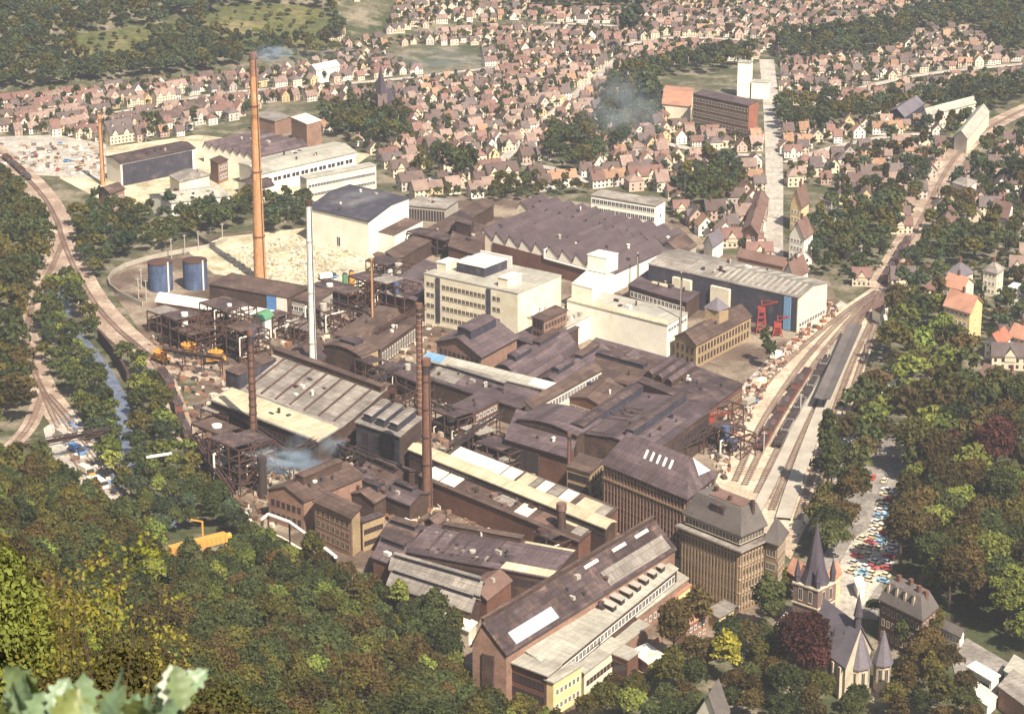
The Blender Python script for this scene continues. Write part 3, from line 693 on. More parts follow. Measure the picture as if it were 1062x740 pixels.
b.monitor(.1, .9, .42, .58, 1.2, 'dark_roofing'); lm(640, 385, 'the rust brown machine shed')
b = Bld('machine_shed', 'long pale edged shed along the foot of the white windowless block', 'machine shed', (607, 362), (692, 386), (703, 377), 6.0, prof=[(0, 0), (1, .8)], wall='dark_brick', roof='purple_roofing')
b.monitor(.05, .95, .2, .45, 1.0, 'brown_roofing')
b = Bld('workshop', 'brick ruin like workshop with rows of open arches', 'workshop', (590, 412), (628, 424), (650, 404), 6.5, prof=gable(2), axis='v', wall='red_brick', roof='brown_roofing')
b.win('LF', 1, 7, 2.2, 3.4, 1.0, 3, .05, PN); b.win('FR', 1, 8, 2.2, 3.4, 1.0, 3, .05, PN).done()
b = Bld('window_gallery', 'narrow gallery with pale glazed wall stepping up between halls', 'gallery', (545, 421), (552, 424), (624, 384), 10.0, prof=[(0, 1.4), (1, 0)], axis='v', wall='cream_plaster', roof='brown_roofing')
b.win('FR', 1, 22, 2.6, 3.0, 6.2, 3, .02, ('white_paint', 'window_glass')).done()
b = Bld('conveyor_gallery', 'long thin gallery with pale blue white roof along the arched halls', 'gallery', (438, 373), (576, 407), (582, 402), 9.5, prof=[(0, 0), (1, .8)], wall='dark_brick', roof='pale_roofing')
b.panel(0.0, .14, 0.0, 1.0, 'blue_sheet', 'roof_sheet'); b.panel(.8, .99, 0.0, 1.0, 'white_roofing', 'roof_sheet')
b.win('LF', 1, 40, 1.6, 2.0, 6.2, 3, .02, DN).done(); lm(510, 390, 'the thin blue roofed gallery')
b = Bld('press_shop', 'wide low press shop with smoke stained lilac roof below the gallery', 'press shop', (440, 392), (540, 424), (558, 411), 7.0, prof=[(0, 0), (1, 1.5)], wall='dark_brick', roof='purple_roofing')
roof_vents(b, [(.1, .3), (.25, .6), (.4, .3), (.6, .5), (.2, .8), (.75, .4)]); b.monitor(.1, .7, .72, .9, 1.0, 'grey_roofing')
b.panel(.02, .3, .1, .7, 'grey_roofing', 'roof_sheet')
b = Bld('pump_house', 'square brick pump house with flat roof beside the press shop', 'pump house', (470, 421), (491, 428), (517, 415), 8.0, wall='red_brick', roof='purple_roofing')
b.win('FR', 2, 6, 1.6, 1.8, 1.4, 3.4, .06, ('ochre_brick', 'window_glass')); b.win('LF', 2, 4, 1.4, 1.8, 1.4, 3.4).done(); roof_vents(b, [(.4, .5), (.7, .3)])
for k, (L, F, R, t) in enumerate([((505, 388), (541, 399), (600, 362), 'nearer'), ((552, 402), (586, 411), (640, 376), 'farther')]):
    b = Bld('arched_hall', ('long barrel roofed hall next to the low gabled brick hall' if k == 0 else 'long barrel roofed hall next to the pale glazed gallery'), 'arched hall', L, F, R, 6.0, prof=barrel(5.5), axis='v', wall='dark_brick', roof='purple_roofing', group='barrel roofed halls')
    b.monitor(.38, .62, .12, .40, 1.4, 'purple_roofing', 'dark_sheet', rise=.8); b.monitor(.40, .60, .55, .9, 1.0, 'brown_roofing')
    op = MB(); op.box(b.P(.5, -.004), b.l1 * .7, .3, .5, 6.4, math.atan2(b.e1.y, b.e1.x)); part('gable_opening', op, 'dark_sheet', b.T)
lm(580, 382, 'the barrel roofed halls')
b = Bld('gabled_hall', 'low gabled brick hall with ridge monitor in front of the white block', 'gabled hall', (453, 354), (499, 370), (536, 350), 9.5, prof=gable(4.2), axis='v', wall='pink_brick', roof='purple_roofing', ov=.8)
b.monitor(.35, .65, .15, .85, 2.0, 'purple_roofing', rise=.7); b.win('LF', 2, 9, 1.6, 2.2, 1.2, 4.2, .05, ('rust_steel', 'window_glass')).done()
lm(495, 352, 'the low gabled brick hall')
b = Bld('brick_tower', 'orange brick cube with small windows rising by the bright white wall', 'brick tower', (552, 329), (564, 333.5), (588, 322), 15.0, wall='pink_brick', roof='brown_roofing')
b.win('LF', 3, 3, 1.3, 1.7, 5.0, 3.4, .1, DN); b.win('FR', 3, 7, 1.3, 1.7, 5.0, 3.4, .05, DN).done()
b = Bld('shed', 'flat dark shed at the foot of the orange brick cube', 'shed', (530, 350), (560, 360), (600, 340), 8.0, wall='dark_brick', roof='purple_roofing'); roof_vents(b, [(.3, .3), (.6, .6), (.8, .4)])
# white production block
b = Bld('white_block', 'cream five storey production block with banded windows', 'production block', (440, 284), (537, 305), (582, 286), 20.0, wall='cream_plaster', roof='pale_roofing', ov=.15)
W = []
for r in range(4):
    z = 2.4 + r * 4.3; a, c = b.P(0, 0), b.P(1, 0); d = (c - a).normalized(); rot = math.atan2(d.y, d.x)
    for t0, t1, n in ((.02, .11, 2), (.19, .66, 11), (.73, .82, 2)):
        for i in range(n):
            t = t0 + (t1 - t0) * (i + .5) / n; p = a + (c - a) * t; W.append((p.x + d.y * .04, p.y - d.x * .04, z, rot, (t1 - t0) * b.l1 / n * .86, 1.9))
put_windows(b.T, W, ('stone', 'window_glass'))
for t in (.15, .695):
    m = MB(); m.box(b.P(t, -.004), b.l1 * .042, .5, 1.5, 19.6, rot); part('stair_glazing', m, 'dark_sheet', b.T)
for u, v, su, sv, h, k in ((.08, .35, .10, .25, 3.0, 'cream_plaster'), (.80, .25, .10, .30, 3.4, 'cream_plaster'), (.36, .55, .3, .5, 3.8, 'dark_sheet')):
    m = MB(); m.box(b.P(u, v), b.l1 * su, b.l2 * sv, 20.3, 20.4 + h, rot); m.box(b.P(u, v), b.l1 * su + .5, b.l2 * sv + .5, 20.41 + h, 20.7 + h, rot, 1); part('roof_house', m, [k, 'white_roofing'], b.T)
m = MB(); m.box(b.P(.36, .88), b.l1 * .34, .3, 20.4, 25.0, rot); part('roof_screen', m, 'white_paint', b.T)
lm(490, 300, 'the cream production block')
b = Bld('terrace_block', 'pale lower block with roof ventilators joined to the cream block', 'production block', (538, 307), (552, 331), (614, 306), 14.0, wall='white_plaster', roof='pale_roofing', ov=.15) if False else Bld('terrace_block', 'pale lower block with white roof ventilators behind the cream block', 'production block', (538, 327), (588, 340), (612, 328), 9.0, wall='white_plaster', roof='pale_roofing', ov=.15, z0=0)
for i in range(26):
    u, v = random.uniform(.08, .9), random.uniform(.08, .92); b.stack(u, v, random.uniform(.8, 1.8), random.uniform(.6, 2.0), random.choice(['white_paint', 'pale_pipe', 'grey_plaster']), 'roof_ventilator', random.random() < .6)
b = Bld('white_block', 'tall bright white windowless tower block behind the flat white hall', 'production block', (593, 294.5), (614, 300), (637, 280), 18.5, wall='white_plaster', roof='white_roofing', ov=.1)
m = MB(); m.box(b.P(.62, .82), 9, 8, 19.3, 25.5, rot); m.box(b.P(.62, .82), 9.4, 8.4, 25.51, 25.8, rot); part('lift_house', m, 'white_plaster', b.T)
b = Bld('white_hall', 'flat roofed blinding white windowless hall with stained roof edge', 'production hall', (588, 312), (692, 338), (713, 325), 13.0, wall='white_plaster', roof='pale_roofing', ov=.2)
b.win('FR', 1, 7, 2.8, 1.5, 10.2, 3, .05, WN).done()
m = MB(); q = [b.P(0, 0), b.P(.99, 0), b.P(.99, .22), b.P(0, .22)]; m.dir = (1, 0); m.prism([(p.x, p.y) for p in q], 13.43, 13.55, 0, 0); part('roof_edge', m, 'cream_roofing', b.T)
lm(645, 340, 'the bright white hall')
b = Bld('workshop', 'yellow brick workshop with small water tower by the loading strip', 'workshop', (700, 349), (722, 358), (779, 328), 9.0, prof=gable(3.2), axis='v', wall='ochre_brick', roof='brown_roofing')
b.win('LF', 2, 4, 1.2, 2.2, 1.2, 3.9); b.win('FR', 2, 17, 1.2, 2.4, 1.2, 3.9, .03, DN).done()
m = MB(); m.box(b.P(.5, .55), 6.5, 6.5, 0, 16, rot); q = b.P(.5, .55); m.frustum(q, 5.2, .05, 16, 20, 4, 1, False); part('tower', m, ['ochre_brick', 'slate'], b.T); lm(740, 340, 'the yellow brick workshop')
b = Bld('saw_tooth_hall', 'vast hall with dark saw tooth roof and pale pointed gables', 'saw tooth hall', (498, 246), (637, 284), (690, 260), 8.0, prof=saw(10, 4.2, .26), axis='v', wall='white_plaster', roof='saw_roofing', ov=.3)
m = MB(); q = [b.P(.1, -.012), b.P(.93, -.012), b.P(.93, -.002), b.P(.1, -.002)]; m.prism([(p.x, p.y) for p in q], 0, 7.3, 0, 0, True); part('front_wall', m, 'red_brick', b.T)
m = MB(); 
A0, A1 = b.P(.5, -.02, 6.9), b.P(.9, -.02, 6.9); m.beam(A0, A1, .9, 0, 8)
for e in (A0, A1): m.tube([e, e + Vector((0, 0, 3.5)), e + b.e2.normalized() * 3 + Vector((0, 0, 3.5))], .9, 0, 8)
part('duct', m, 'pale_pipe', b.T); lm(580, 250, 'the dark saw tooth hall')
b = Bld('saw_tooth_hall', 'second saw tooth hall with lighter brown roof behind the dark one', 'saw tooth hall', (536, 216), (690, 256), (713, 246), 7.0, prof=saw(11, 3.2, .3), axis='v', wall='cream_plaster', roof='saw_roofing', ov=.3)
b = Bld('store', 'brown gabled store at the rail yard end of the saw tooth halls', 'store', (680, 256), (706, 264), (722, 254), 8.0, prof=gable(3.5), axis='v', wall='grey_plaster', roof='brown_roofing')
b = Bld('red_workshop', 'red brick workshop with dark door openings at the saw tooth front', 'workshop', (465, 256), (497, 266), (505, 238), 9.0, prof=[(0, 0), (1, 1)], wall='red_brick', roof='brown_roofing')
b.win('LF', 1, 3, 3.5, 4, .6, 3, .06, DN).done(); b.monitor(.1, .6, .5, .9, 4.5, 'dark_roofing', 'dark_brick')
b = Bld('long_shed', 'long brown single pitch shed running behind the cream block', 'shed', (400, 262), (412, 270), (512, 213), 6.5, wall='dark_brick', roof='brown_roofing')
b = Bld('long_shed', 'brown shed with rusty upper walkway ending at the cream block', 'shed', (398, 300), (430, 312), (472, 281), 8.0, wall='rust_steel', roof='purple_roofing')
b = Bld('warehouse', 'huge dark blue walled hall with cream end wall by the sidings', 'warehouse', (673, 274), (828, 309), (858, 293), 14.0, prof=gable(2.0), axis='u', wall='cream_plaster', roof='grey_roofing')
m = MB(); q = [b.P(.0, -.012), b.P(.995, -.012), b.P(.995, -.002), b.P(.0, -.002)]; m.prism([(p.x, p.y) for p in q], 0, 13.7, 0, 0, True); part('sheet_cladding', m, 'dark_sheet', b.T)
m = MB(); rot = math.atan2(b.e1.y, b.e1.x); m.box(b.P(.935, -.018), 3.2, .3, .3, 13.6, rot); part('corner_stripe', m, 'blue_sheet', b.T)
for i in range(14): b.panel(.44 + i * .04, .455 + i * .04, .04, .96 if False else .48, 'pale_roofing', 'roof_sheet')
for i in range(7): b.panel(.46 + i * .075, .49 + i * .075, .54, .94, 'pale_roofing', 'roof_sheet')
for u in (.24, .5): 
    m = MB(); m.box(b.P(u, -.025), 9, 2, 0, 11.5, rot); part('stair_bay', m, 'cream_plaster', b.T)
b.win('FR', 1, 10, 2.2, 2, 1.5, 4, .05, WN).done(); lm(765, 305, 'the dark blue walled warehouse')
b = Bld('low_shed', 'low dark shed roof crowded between the white hall and warehouse', 'shed', (652, 296), (712, 314), (735, 296), 7.0, wall='dark_brick', roof='purple_roofing'); roof_vents(b, [(.2, .5), (.4, .3), (.6, .7), (.8, .4)])
b.panel(.25, .6, .35, .8, 'cream_roofing', 'roof_sheet'); b.win('LF', 1, 14, 2, 2.4, 2.6, 3, .03, WN).done()
b = Bld('white_office', 'white three storey office with grid of windows behind the saw teeth', 'office', (613, 203), (680, 214), (690, 208), 12.5, wall='white_plaster', roof='grey_roofing', ov=.3)
b.win('LF', 3, 16, 2.1, 2.3, 1.4, 3.9, .015, WN); b.win('FR', 1, 1, 2, 2, 6, 3).done(); lm(650, 215, 'the white three storey office')
b = Bld('silo_row', 'dark striped long shed with pale posts beyond the smoky white hall', 'shed', (420, 213), (462, 217), (475, 208), 7.0, wall='grey_plaster', roof='grey_roofing')
b.win('LF', 1, 14, 1.0, 5.0, .8, 5, .02, DN).done()
b = Bld('smoky_hall', 'white windowless hall with dark sooty roof beside the rubble ground', 'hall', (320, 216), (382, 230), (424, 209), 15.0, prof=[(0, 0), (.55, 2.6), (1, 1.6)], axis='u', wall='white_plaster', roof='dark_sheet', ov=.5)
b.win('LF', 1, 1, 2.4, 5, .6, 3, .45, WN)
m = MB(); q = [b.P(1.0, .2), b.P(1.28, .2), b.P(1.28, .92), b.P(1.0, .92)]; m.prism([(p.x, p.y) for p in q], 0, 8.5, 0, 1); part('annex', m, ['white_plaster', 'brown_roofing'], b.T)
b.done(); lm(370, 225, 'the smoky white hall')
# rear halls
b = Bld('long_office', 'cream two storey long office above the smoky white hall', 'office', (311, 183), (318, 186), (390, 172), 11.0, wall='cream_plaster', roof='pale_roofing', ov=.3)
b.win('FR', 2, 22, 2.0, 1.8, 2.2, 4.3, .02, WN).done(); lm(350, 180, 'the long cream office')
b = Bld('long_hall', 'long white hall with pale roof and dark ribbon windows', 'hall', (248, 170), (270, 181), (369, 158), 9.5, wall='white_plaster', roof='pale_roofing', prof=gable(1.5), axis='v')
b.win('FR', 1, 10, 5.5, 2.4, 4.6, 3, .03, WN).done(); lm(315, 165, 'the long white hall')
b = Bld('broad_hall', 'broad purple roofed hall with jagged white front edge', 'hall', (211, 152), (262, 164), (318, 151), 8.0, prof=saw(7, 2.4, .3), axis='v', wall='white_plaster', roof='purple_roofing')
lm(265, 150, 'the broad purple roofed hall')
b = Bld('dark_hall', 'long dark blue walled hall with white end wall', 'hall', (110, 163), (125, 170), (202, 154), 11.0, wall='white_plaster', roof='dark_roofing', prof=gable(1.4), axis='v')
m = MB(); q = [b.P(1.002, .02), b.P(1.014, .02), b.P(1.014, .96), b.P(1.002, .96)]; m.prism([(p.x, p.y) for p in q], 0, 10.4, 0, 0, True); part('sheet_cladding', m, 'dark_sheet', b.T); lm(155, 165, 'the dark blue walled hall')
b = Bld('white_gabled_hall', 'white walled low hall with pale roof above the dark hedge trees', 'hall', (155, 202), (178, 211), (238, 203), 8.0, prof=gable(2.2), axis='v', wall='white_plaster', roof='pale_roofing')
b.win('FR', 1, 12, 2.4, 3.2, 2.2, 3, .04, WN).done(); lm(200, 208, 'the low white hall')
b = Bld('cream_hall', 'small cream hall with grey hip roof behind the low white hall', 'hall', (176, 183), (186, 189), (217, 182), 8.0, hip=(.2, .8, .5, .5, 2.4), wall='cream_plaster', roof='grey_roofing')
b = Bld('dark_shed', 'dark gabled shed on the forecourt below the long white hall', 'shed', (247, 188), (262, 198), (284, 192), 5.5, prof=gable(2), axis='v', wall='white_plaster', roof='dark_roofing')
b = Bld('brick_house', 'orange brick works house with dark roof by the far tracks', 'works house', (102, 196), (114, 201), (129, 196), 9.0, prof=gable(1.8), axis='v', wall='pink_brick', roof='brown_roofing'); b.win('FR', 2, 4, 1.4, 1.6, 1.5, 3.6, .1, WN).done()
b = Bld('brick_house', 'tall narrow brick stair house at the front of the long white hall', 'works house', (218, 166), (226, 170), (236, 166), 10.0, wall='pink_brick', roof='brown_roofing'); b.win('FR', 2, 3, 1.6, 2.2, 2, 4, .1, WN).done()
b = Bld('brick_tower', 'tall pink brick building with white roof behind the long white hall', 'brick building', (302, 122), (318, 129), (333, 125), 12.5, wall='pink_brick', roof='white_roofing', ov=.2); lm(318, 135, 'the tall pink building')
b = Bld('grey_row', 'grey flat row behind the pink brick building', 'row', (262, 120), (285, 126), (302, 121), 8.0, wall='pink_brick', roof='grey_roofing')
# rubble side
for x, x2, y, lab in ((167, 155, 300, 'blue steel tank nearest the fence'), (203, 191, 298, 'blue steel tank beside the tall orange chimney')):
    p = G(x, y); T = thing('storage_tank', lab, 'storage tank', (p.x, p.y, 0), 'blue storage tanks'); r = 5.0
    m = MB(); m.frustum(p, r, r, 0, 11.5, 28); part('tank_shell', m, 'silo_blue', T); m = MB(); m.frustum(p, r + .15, r + .1, 11.51, 11.9, 28); m.frustum(p, r, .6, 11.9, 12.8, 28); part('tank_roof', m, 'rust_steel', T)
    m = MB(); m.beam((p.x + r * .75, p.y - r * .75, 0), (p.x + r * .75, p.y - r * .75, 12.6), .6); part('ladder', m, 'pale_pipe', T)
b = Bld('coal_store', 'long brown store with blue and pale end below the orange chimney', 'store', (217, 295), (298, 309), (321, 301), 9.0, prof=[(0, 0), (1, 1.2)], wall='dark_brick', roof='brown_roofing')
rot = math.atan2(b.e1.y, b.e1.x)
m = MB(); m.box(b.P(.80, -.008), b.l1 * .12, .4, .2, 8.7, rot); part('blue_wall', m, 'blue_paint', b.T); m = MB(); m.box(b.P(.93, -.008), b.l1 * .13, .4, .2, 8.7, rot); part('pale_wall', m, 'pale_pipe', b.T); lm(260, 305, 'the brown store')
b = Bld('store', 'grey walled store under the pale steel chimney', 'store', (298, 309), (326, 315), (345, 305), 8.0, prof=[(0, 0), (1, 1)], wall='grey_plaster', roof='brown_roofing'); b.win('LF', 1, 5, 2.5, 2, 3.5, 3, .06, WN).done()
b = Bld('curved_shed', 'white curved roof shed with brick end beside the blue tanks', 'shed', (162, 312), (221, 321), (230, 316), 6.0, prof=barrel(2.2), axis='u', wall='red_brick', roof='white_roofing')
b = Bld('long_shed', 'white flat shed roof below the brown store', 'shed', (225, 322), (268, 330), (284, 323), 6.0, wall='cream_plaster', roof='white_roofing')
b = Bld('box_house', 'square white gable box house among the steel frames', 'works house', (262, 327), (272, 333), (284, 328), 8.0, wall='white_plaster', roof='green_paint', prof=gable(1.2), axis='v')
b = Bld('boiler_house', 'dark boxy boiler house with bowed roof and ochre end coloured sunlit', 'boiler house', (336, 358), (374, 370), (392, 362), 9.0, prof=barrel(1.6), axis='v', wall='dark_brick', roof='brown_roofing'); lm(362, 365, 'the dark boiler house')
m = MB(); q = [b.P(1.002, .03), b.P(1.015, .03), b.P(1.015, .97), b.P(1.002, .97)]; m.prism([(p.x, p.y) for p in q], .2, 8.6, 0, 0, True); part('end_wall', m, 'ochre_brick', b.T); b.monitor(.3, .7, .3, .8, .9, 'dark_roofing')  # ochre slab colours this end as the sunlit side of the house
b = Bld('shed', 'row of small gabled sheds beside the dark boiler house', 'shed', (292, 370), (312, 380), (340, 362), 5.0, prof=gable(2.4), axis='v', wall='rust_steel', roof='brown_roofing')
b = Bld('shed', 'gabled brown shed at the foot of the pale steel chimney', 'shed', (307, 372), (326, 382), (338, 370), 5.0, prof=gable(2.2), axis='v', wall='dark_brick', roof='purple_roofing')
b = Bld('rolling_shed', 'long brown rolling shed with pale posts along one side', 'rolling shed', (348, 352), (394, 362), (437, 331), 7.0, prof=[(0, 1.6), (.45, 2.0), (.5, 0), (1, -.3)], axis='v', wall='brown_roofing', roof='brown_roofing')
b.win('FR', 1, 16, 1.1, 4.4, .6, 3, .03, ('pale_pipe', 'window_glass')).done(); lm(420, 345, 'the long rolling shed')
# left melting shop
b = Bld('melting_shop', 'wide melting shop with ribbed sloping roof and yellowish dusty eaves', 'melting shop', (219, 415), (330, 458), (400, 423), 11.5, prof=[(0, 0), (.32, .9), (.34, 1.0), (1, 6.5)], axis='u', wall='dark_brick', roof='grey_roofing', ov=.6)
b.panel(0.0, 1.0, 0.0, .30, 'cream_roofing', 'dusty_roof_strip', .1)
for i in range(7): b.panel(.10 + i * .135, .114 + i * .135, .36, .93, 'brown_roofing', 'roof_rib', .4)
b.monitor(-.01, 1.0, .93, 1.0, 1.4, 'brown_roofing', 'dark_brick')
for i in range(3): b.monitor(-.06 + i * .045, -.02 + i * .045 , .3, .85, 1.0, 'brown_roofing', name='roof_rib')
m = MB(); m.box(b.P(1.0, .3), .6, 1, 0, 1); b.win('LF', 2, 22, 1.6, 2.6, 2.2, 4.4, .03, DN).done(); lm(300, 430, 'the wide melting shop')
b = Bld('crusher_house', 'tall dark sheet clad house with three hooded roof vents', 'crusher house', (369, 438), (414, 453), (437, 434), 16.0, wall='dark_sheet', roof='grey_roofing')
m = MB(); q = [b.P(1.002, .02), b.P(1.012, .02), b.P(1.012, .98), b.P(1.002, .98)]; m.prism([(p.x, p.y) for p in q], .3, 15.7, 0, 0, True); part('end_wall', m, 'brown_roofing', b.T)
for i in range(3): b.monitor(.12 + i * .3, .30 + i * .3, .12, .95, 2.6, 'grey_roofing', 'dark_sheet', name='roof_hood', rise=.3)
b.win('LF', 2, 3, 3.2, 4.0, 4.5, 5.2, .08, DN).done(); lm(405, 455, 'the three hooded dark house')
b = Bld('brown_hall', 'brown roofed hall with raised roof box below the drifting blue smoke', 'hall', (278, 508), (315, 520), (377, 494), 10.5, prof=gable(3.0), axis='v', wall='pink_brick', roof='brown_roofing')
b.monitor(.42, .66, .2, .85, 2.0, 'brown_roofing', 'dark_brick', rise=.5); b.win('LF', 2, 6, 1.4, 2.0, 1.8, 4.2, .06, DN).done(); roof_vents(b, [(.3, .3), (.8, .6), (.75, .25)]); lm(325, 505, 'the smoky brown hall')
b = Bld('laboratory', 'three storey pink laboratory house with yellow end wall', 'laboratory', (326, 520), (364, 537), (373, 530), 13.0, wall='pink_brick', roof='brown_roofing', prof=[(0, 0), (1, 1.2)], ov=.7)
m = MB(); q = [b.P(1.002, .04), b.P(1.02, .04), b.P(1.02, .96), b.P(1.002, .96)]; m.prism([(p.x, p.y) for p in q], .3, 12.7, 0, 0, True); part('end_wall', m, 'ochre_brick', b.T)
b.win('LF', 3, 7, 1.7, 2.3, 1.6, 3.7, .04, ('ochre_brick', 'window_glass')).done(); lm(348, 545, 'the three storey laboratory')
b = Bld('annex', 'low ochre annex joined to the laboratory', 'annex', (372, 539), (376, 542), (398, 534), 9.5, wall='ochre_brick', roof='dark_roofing'); b.win('FR', 2, 6, 1.2, 1.6, 1.6, 3.8, .05, DN).done()
for i, (L, F, R, m_, l) in enumerate([((362, 512), (388, 522), (410, 508), 'brown_roofing', 'small brown shed behind the laboratory'), ((395, 512), (425, 524), (446, 512), 'purple_roofing', 'small lilac shed at the foot of the great brown chimney'), ((345, 498), (372, 507), (392, 495), 'dark_roofing', 'small dark shed behind the brown roofed hall'), ((372, 490), (408, 502), (430, 488), 'brown_roofing', 'brown shed under the hooded dark house')]):
    b = Bld('shed', l, 'shed', L, F, R, 6.0, prof=gable(2), axis='u' if i % 2 else 'v', wall='dark_brick', roof=m_); b.monitor(.2, .8, .4, .6, .9, 'dark_roofing'); roof_vents(b, [(.2, .2), (.7, .8)])
# cream strip hall
b = Bld('strip_hall', 'long narrow roof with cream sheets along its ridge', 'strip hall', (424, 466), (628, 548), (638, 541), 11.5, prof=gable(.9), axis='u', wall='dark_brick', roof='cream_roofing', ov=.4)
b.panel(.02, .3, .0, .48, 'brown_tile', 'roof_sheet') if False else None
b.win('LF', 1, 50, 1.6, 1.6, 9.0, 3, .01, DN).done(); lm(540, 515, 'the cream strip roof')
b = Bld('patchwork_hall', 'hall under a patchwork of white and stripped roof sheets', 'hall', (434, 494), (600, 562), (640, 533), 8.0, prof=[(0, 0), (1, 1.8)], axis='u', wall='red_brick', roof='brown_roofing')
for u0, u1, v0, v1, m_ in ((.02, .12, .05, .95, 'white_roofing'), (.13, .22, .05, .95, 'white_roofing'), (.02, .34, .62, .98, 'white_roofing'), (.35, .43, .6, .98, 'white_roofing'), (.45, .52, .5, .98, 'cream_roofing'), (.53, .56, .5, .98, 'grey_roofing'), (.57, .63, .5, .98, 'white_roofing'), (.64, .70, .5, .98, 'grey_roofing'), (.71, .78, .45, .98, 'white_roofing'), (.45, .56, .12, .42, 'grey_roofing'), (.60, .68, .05, .46, 'white_roofing'), (.82, .93, .25, .95, 'cream_roofing'), (.93, .99, .1, .95, 'grey_roofing'), (.72, .8, .05, .4, 'brown_tile')):
    b.panel(u0, u1, v0, v1, m_, 'roof_sheet', random.uniform(.1, .3))
for i in range(12): b.stack(random.uniform(.28, .58), random.uniform(.05, .35), random.uniform(1, 2.4), random.uniform(.3, 1.5), random.choice(['rust_steel', 'brown_tile', 'dark_steel']), 'roof_vent', True)
lm(540, 540, 'the patchwork roofed hall')
b = Bld('ribbed_hall', 'long purple hall with five dark ribs and a cream end roof', 'hall', (421, 572), (571, 600), (597, 576), 8.5, prof=[(0, 0), (.75, 1.8), (1, 1.4)], axis='u', wall='dark_brick', roof='purple_roofing')
b.panel(.66, 1.0, .0, .98, 'cream_roofing', 'cream_roof_sheet', .2); b.monitor(.1, .64, .86, 1.0, 1.4, 'brown_roofing', 'dark_brick')
for i in range(5): b.panel(.12 + i * .105, .136 + i * .105, .12, .84, 'dark_roofing', 'roof_rib', .45)
for i in range(14): b.stack(random.uniform(.02, .66), random.uniform(.1, .7), .9, .5, random.choice(['grey_roofing', 'dark_steel']), 'rooflight')
b.win('LF', 1, 30, 1.8, 2.2, 4.6, 3, .02, DN).done(); lm(505, 575, 'the five ribbed hall')
b = Bld('rolling_mill', 'upper of two long pale brown roofs near the wooded slope', 'rolling mill', (404, 590), (497, 617), (503, 605), 8.0, prof=gable(2.2), axis='u', wall='dark_brick', roof='grey_roofing', group='long pale roofed mills'); b.monitor(.02, .98, .42, .58, .8, 'grey_roofing')
b = Bld('rolling_mill', 'lower of two long pale brown roofs near the wooded slope', 'rolling mill', (402, 606), (488, 634), (497, 622), 7.0, prof=gable(2.2), axis='u', wall='dark_brick', roof='grey_roofing', group='long pale roofed mills'); b.monitor(.02, .98, .42, .58, .8, 'grey_roofing'); lm(450, 615, 'the two pale mill roofs')
b = Bld('mill_shed', 'purple sheet roofed shed at the uphill end of the pale mill roofs', 'shed', (387, 578), (413, 588), (430, 566), 7.0, prof=gable(2.6), axis='u', wall='red_brick', roof='purple_roofing'); b.monitor(.1, .95, .4, .6, 1.0, 'dark_roofing')
b = Bld('mill_shed', 'dark shed between the ribbed hall and the laboratory', 'shed', (394, 556), (424, 566), (446, 548), 6.5, prof=gable(2.2), axis='u', wall='dark_brick', roof='dark_roofing'); b.monitor(.1, .9, .4, .6, .9, 'brown_roofing')
b = Bld('rust_shed', 'rust brown gabled shed squeezed against the great gabled hall', 'shed', (482, 612), (505, 622), (530, 602), 6.5, prof=gable(2), axis='v', wall='red_brick', roof='brown_tile')
b = Bld('low_store', 'white flat roofed store at the edge of the wooded slope', 'store', (446, 636), (486, 655), (494, 646), 4.0, wall='cream_plaster', roof='white_roofing')
# great gabled hall
b = Bld('great_hall', 'great gabled brick hall with steep dark roof and tall arched door', 'great hall', (490, 668), (525, 678), (700, 569), 15.0, prof=[(0, 0), (.32, 7.0), (1, 0)], axis='v', wall='pink_brick', roof='dark_roofing', ov=.5)
rot = math.atan2(b.e1.y, b.e1.x); m = MB(); m.box(b.P(.48, -.003), b.l1 * .34, .6, .2, 13.5, rot); part('hall_door', m, 'dark_brick', b.T)
b.panel(.72, .97, .06, .30, 'skylight_glass', 'skylight', .2); b.panel(.66, .97, .60, .98, 'grey_roofing', 'roof_sheet', .2); b.monitor(.27, .33, .0, 1.0, 1.1, 'brown_roofing', 'dark_brick')
for t in (.55, .72, .86): b.panel(.40, .46, t, t + .08, 'white_roofing', 'rooflight', .2)
for i in range(6): b.stack(.8 + .02 * (i % 2), .08 + i * .035, .5, .8, 'white_paint', 'roof_vent')
lm(580, 640, 'the great gabled hall')
b = Bld('lean_to', 'long pale roofed lean-to with seven dark hoods beside the great hall', 'lean-to', (546, 680), (574, 694), (702, 590), 11.0, prof=[(0, 1.2), (1, 0)], axis='v', wall='dark_brick', roof='pale_roofing')
for i in range(7): b.monitor(.30, .80, .50 + i * .068, .532 + i * .068, .9, 'grey_plaster', 'dark_steel', name='roof_hood')
b.win('FR', 1, 34, 2.0, 2.4, 7.4, 3, .02, WN).done(); lm(640, 620, 'the seven hooded lean-to')
b = Bld('lean_to', 'lower pale lean-to with separate roof next to the office block', 'lean-to', (648, 634), (660, 640), (713, 600), 6.5, wall='pink_brick', roof='pale_roofing', prof=[(0, .5), (1, 0)], axis='v'); b.win('FR', 1, 10, 1.4, 1.8, 2, 3, .04, WN).done()
b = Bld('front_house', 'long pale slab roofed house beside the tall arched door', 'works house', (524, 684), (567, 700), (579, 690), 11.5, wall='red_brick', roof='pale_roofing', ov=.8); b.win('LF', 2, 9, 1.4, 2.2, 2.6, 4, .05, DN).done()
b = Bld('front_house', 'cream fronted two storey house with pale roof at the treetops', 'works house', (566, 705), (574, 708), (603, 690), 10.0, wall='yellow_plaster', roof='pale_roofing', ov=.4); b.win('FR', 2, 6, 1.3, 1.9, 1.6, 4.2, .06, WN).done()
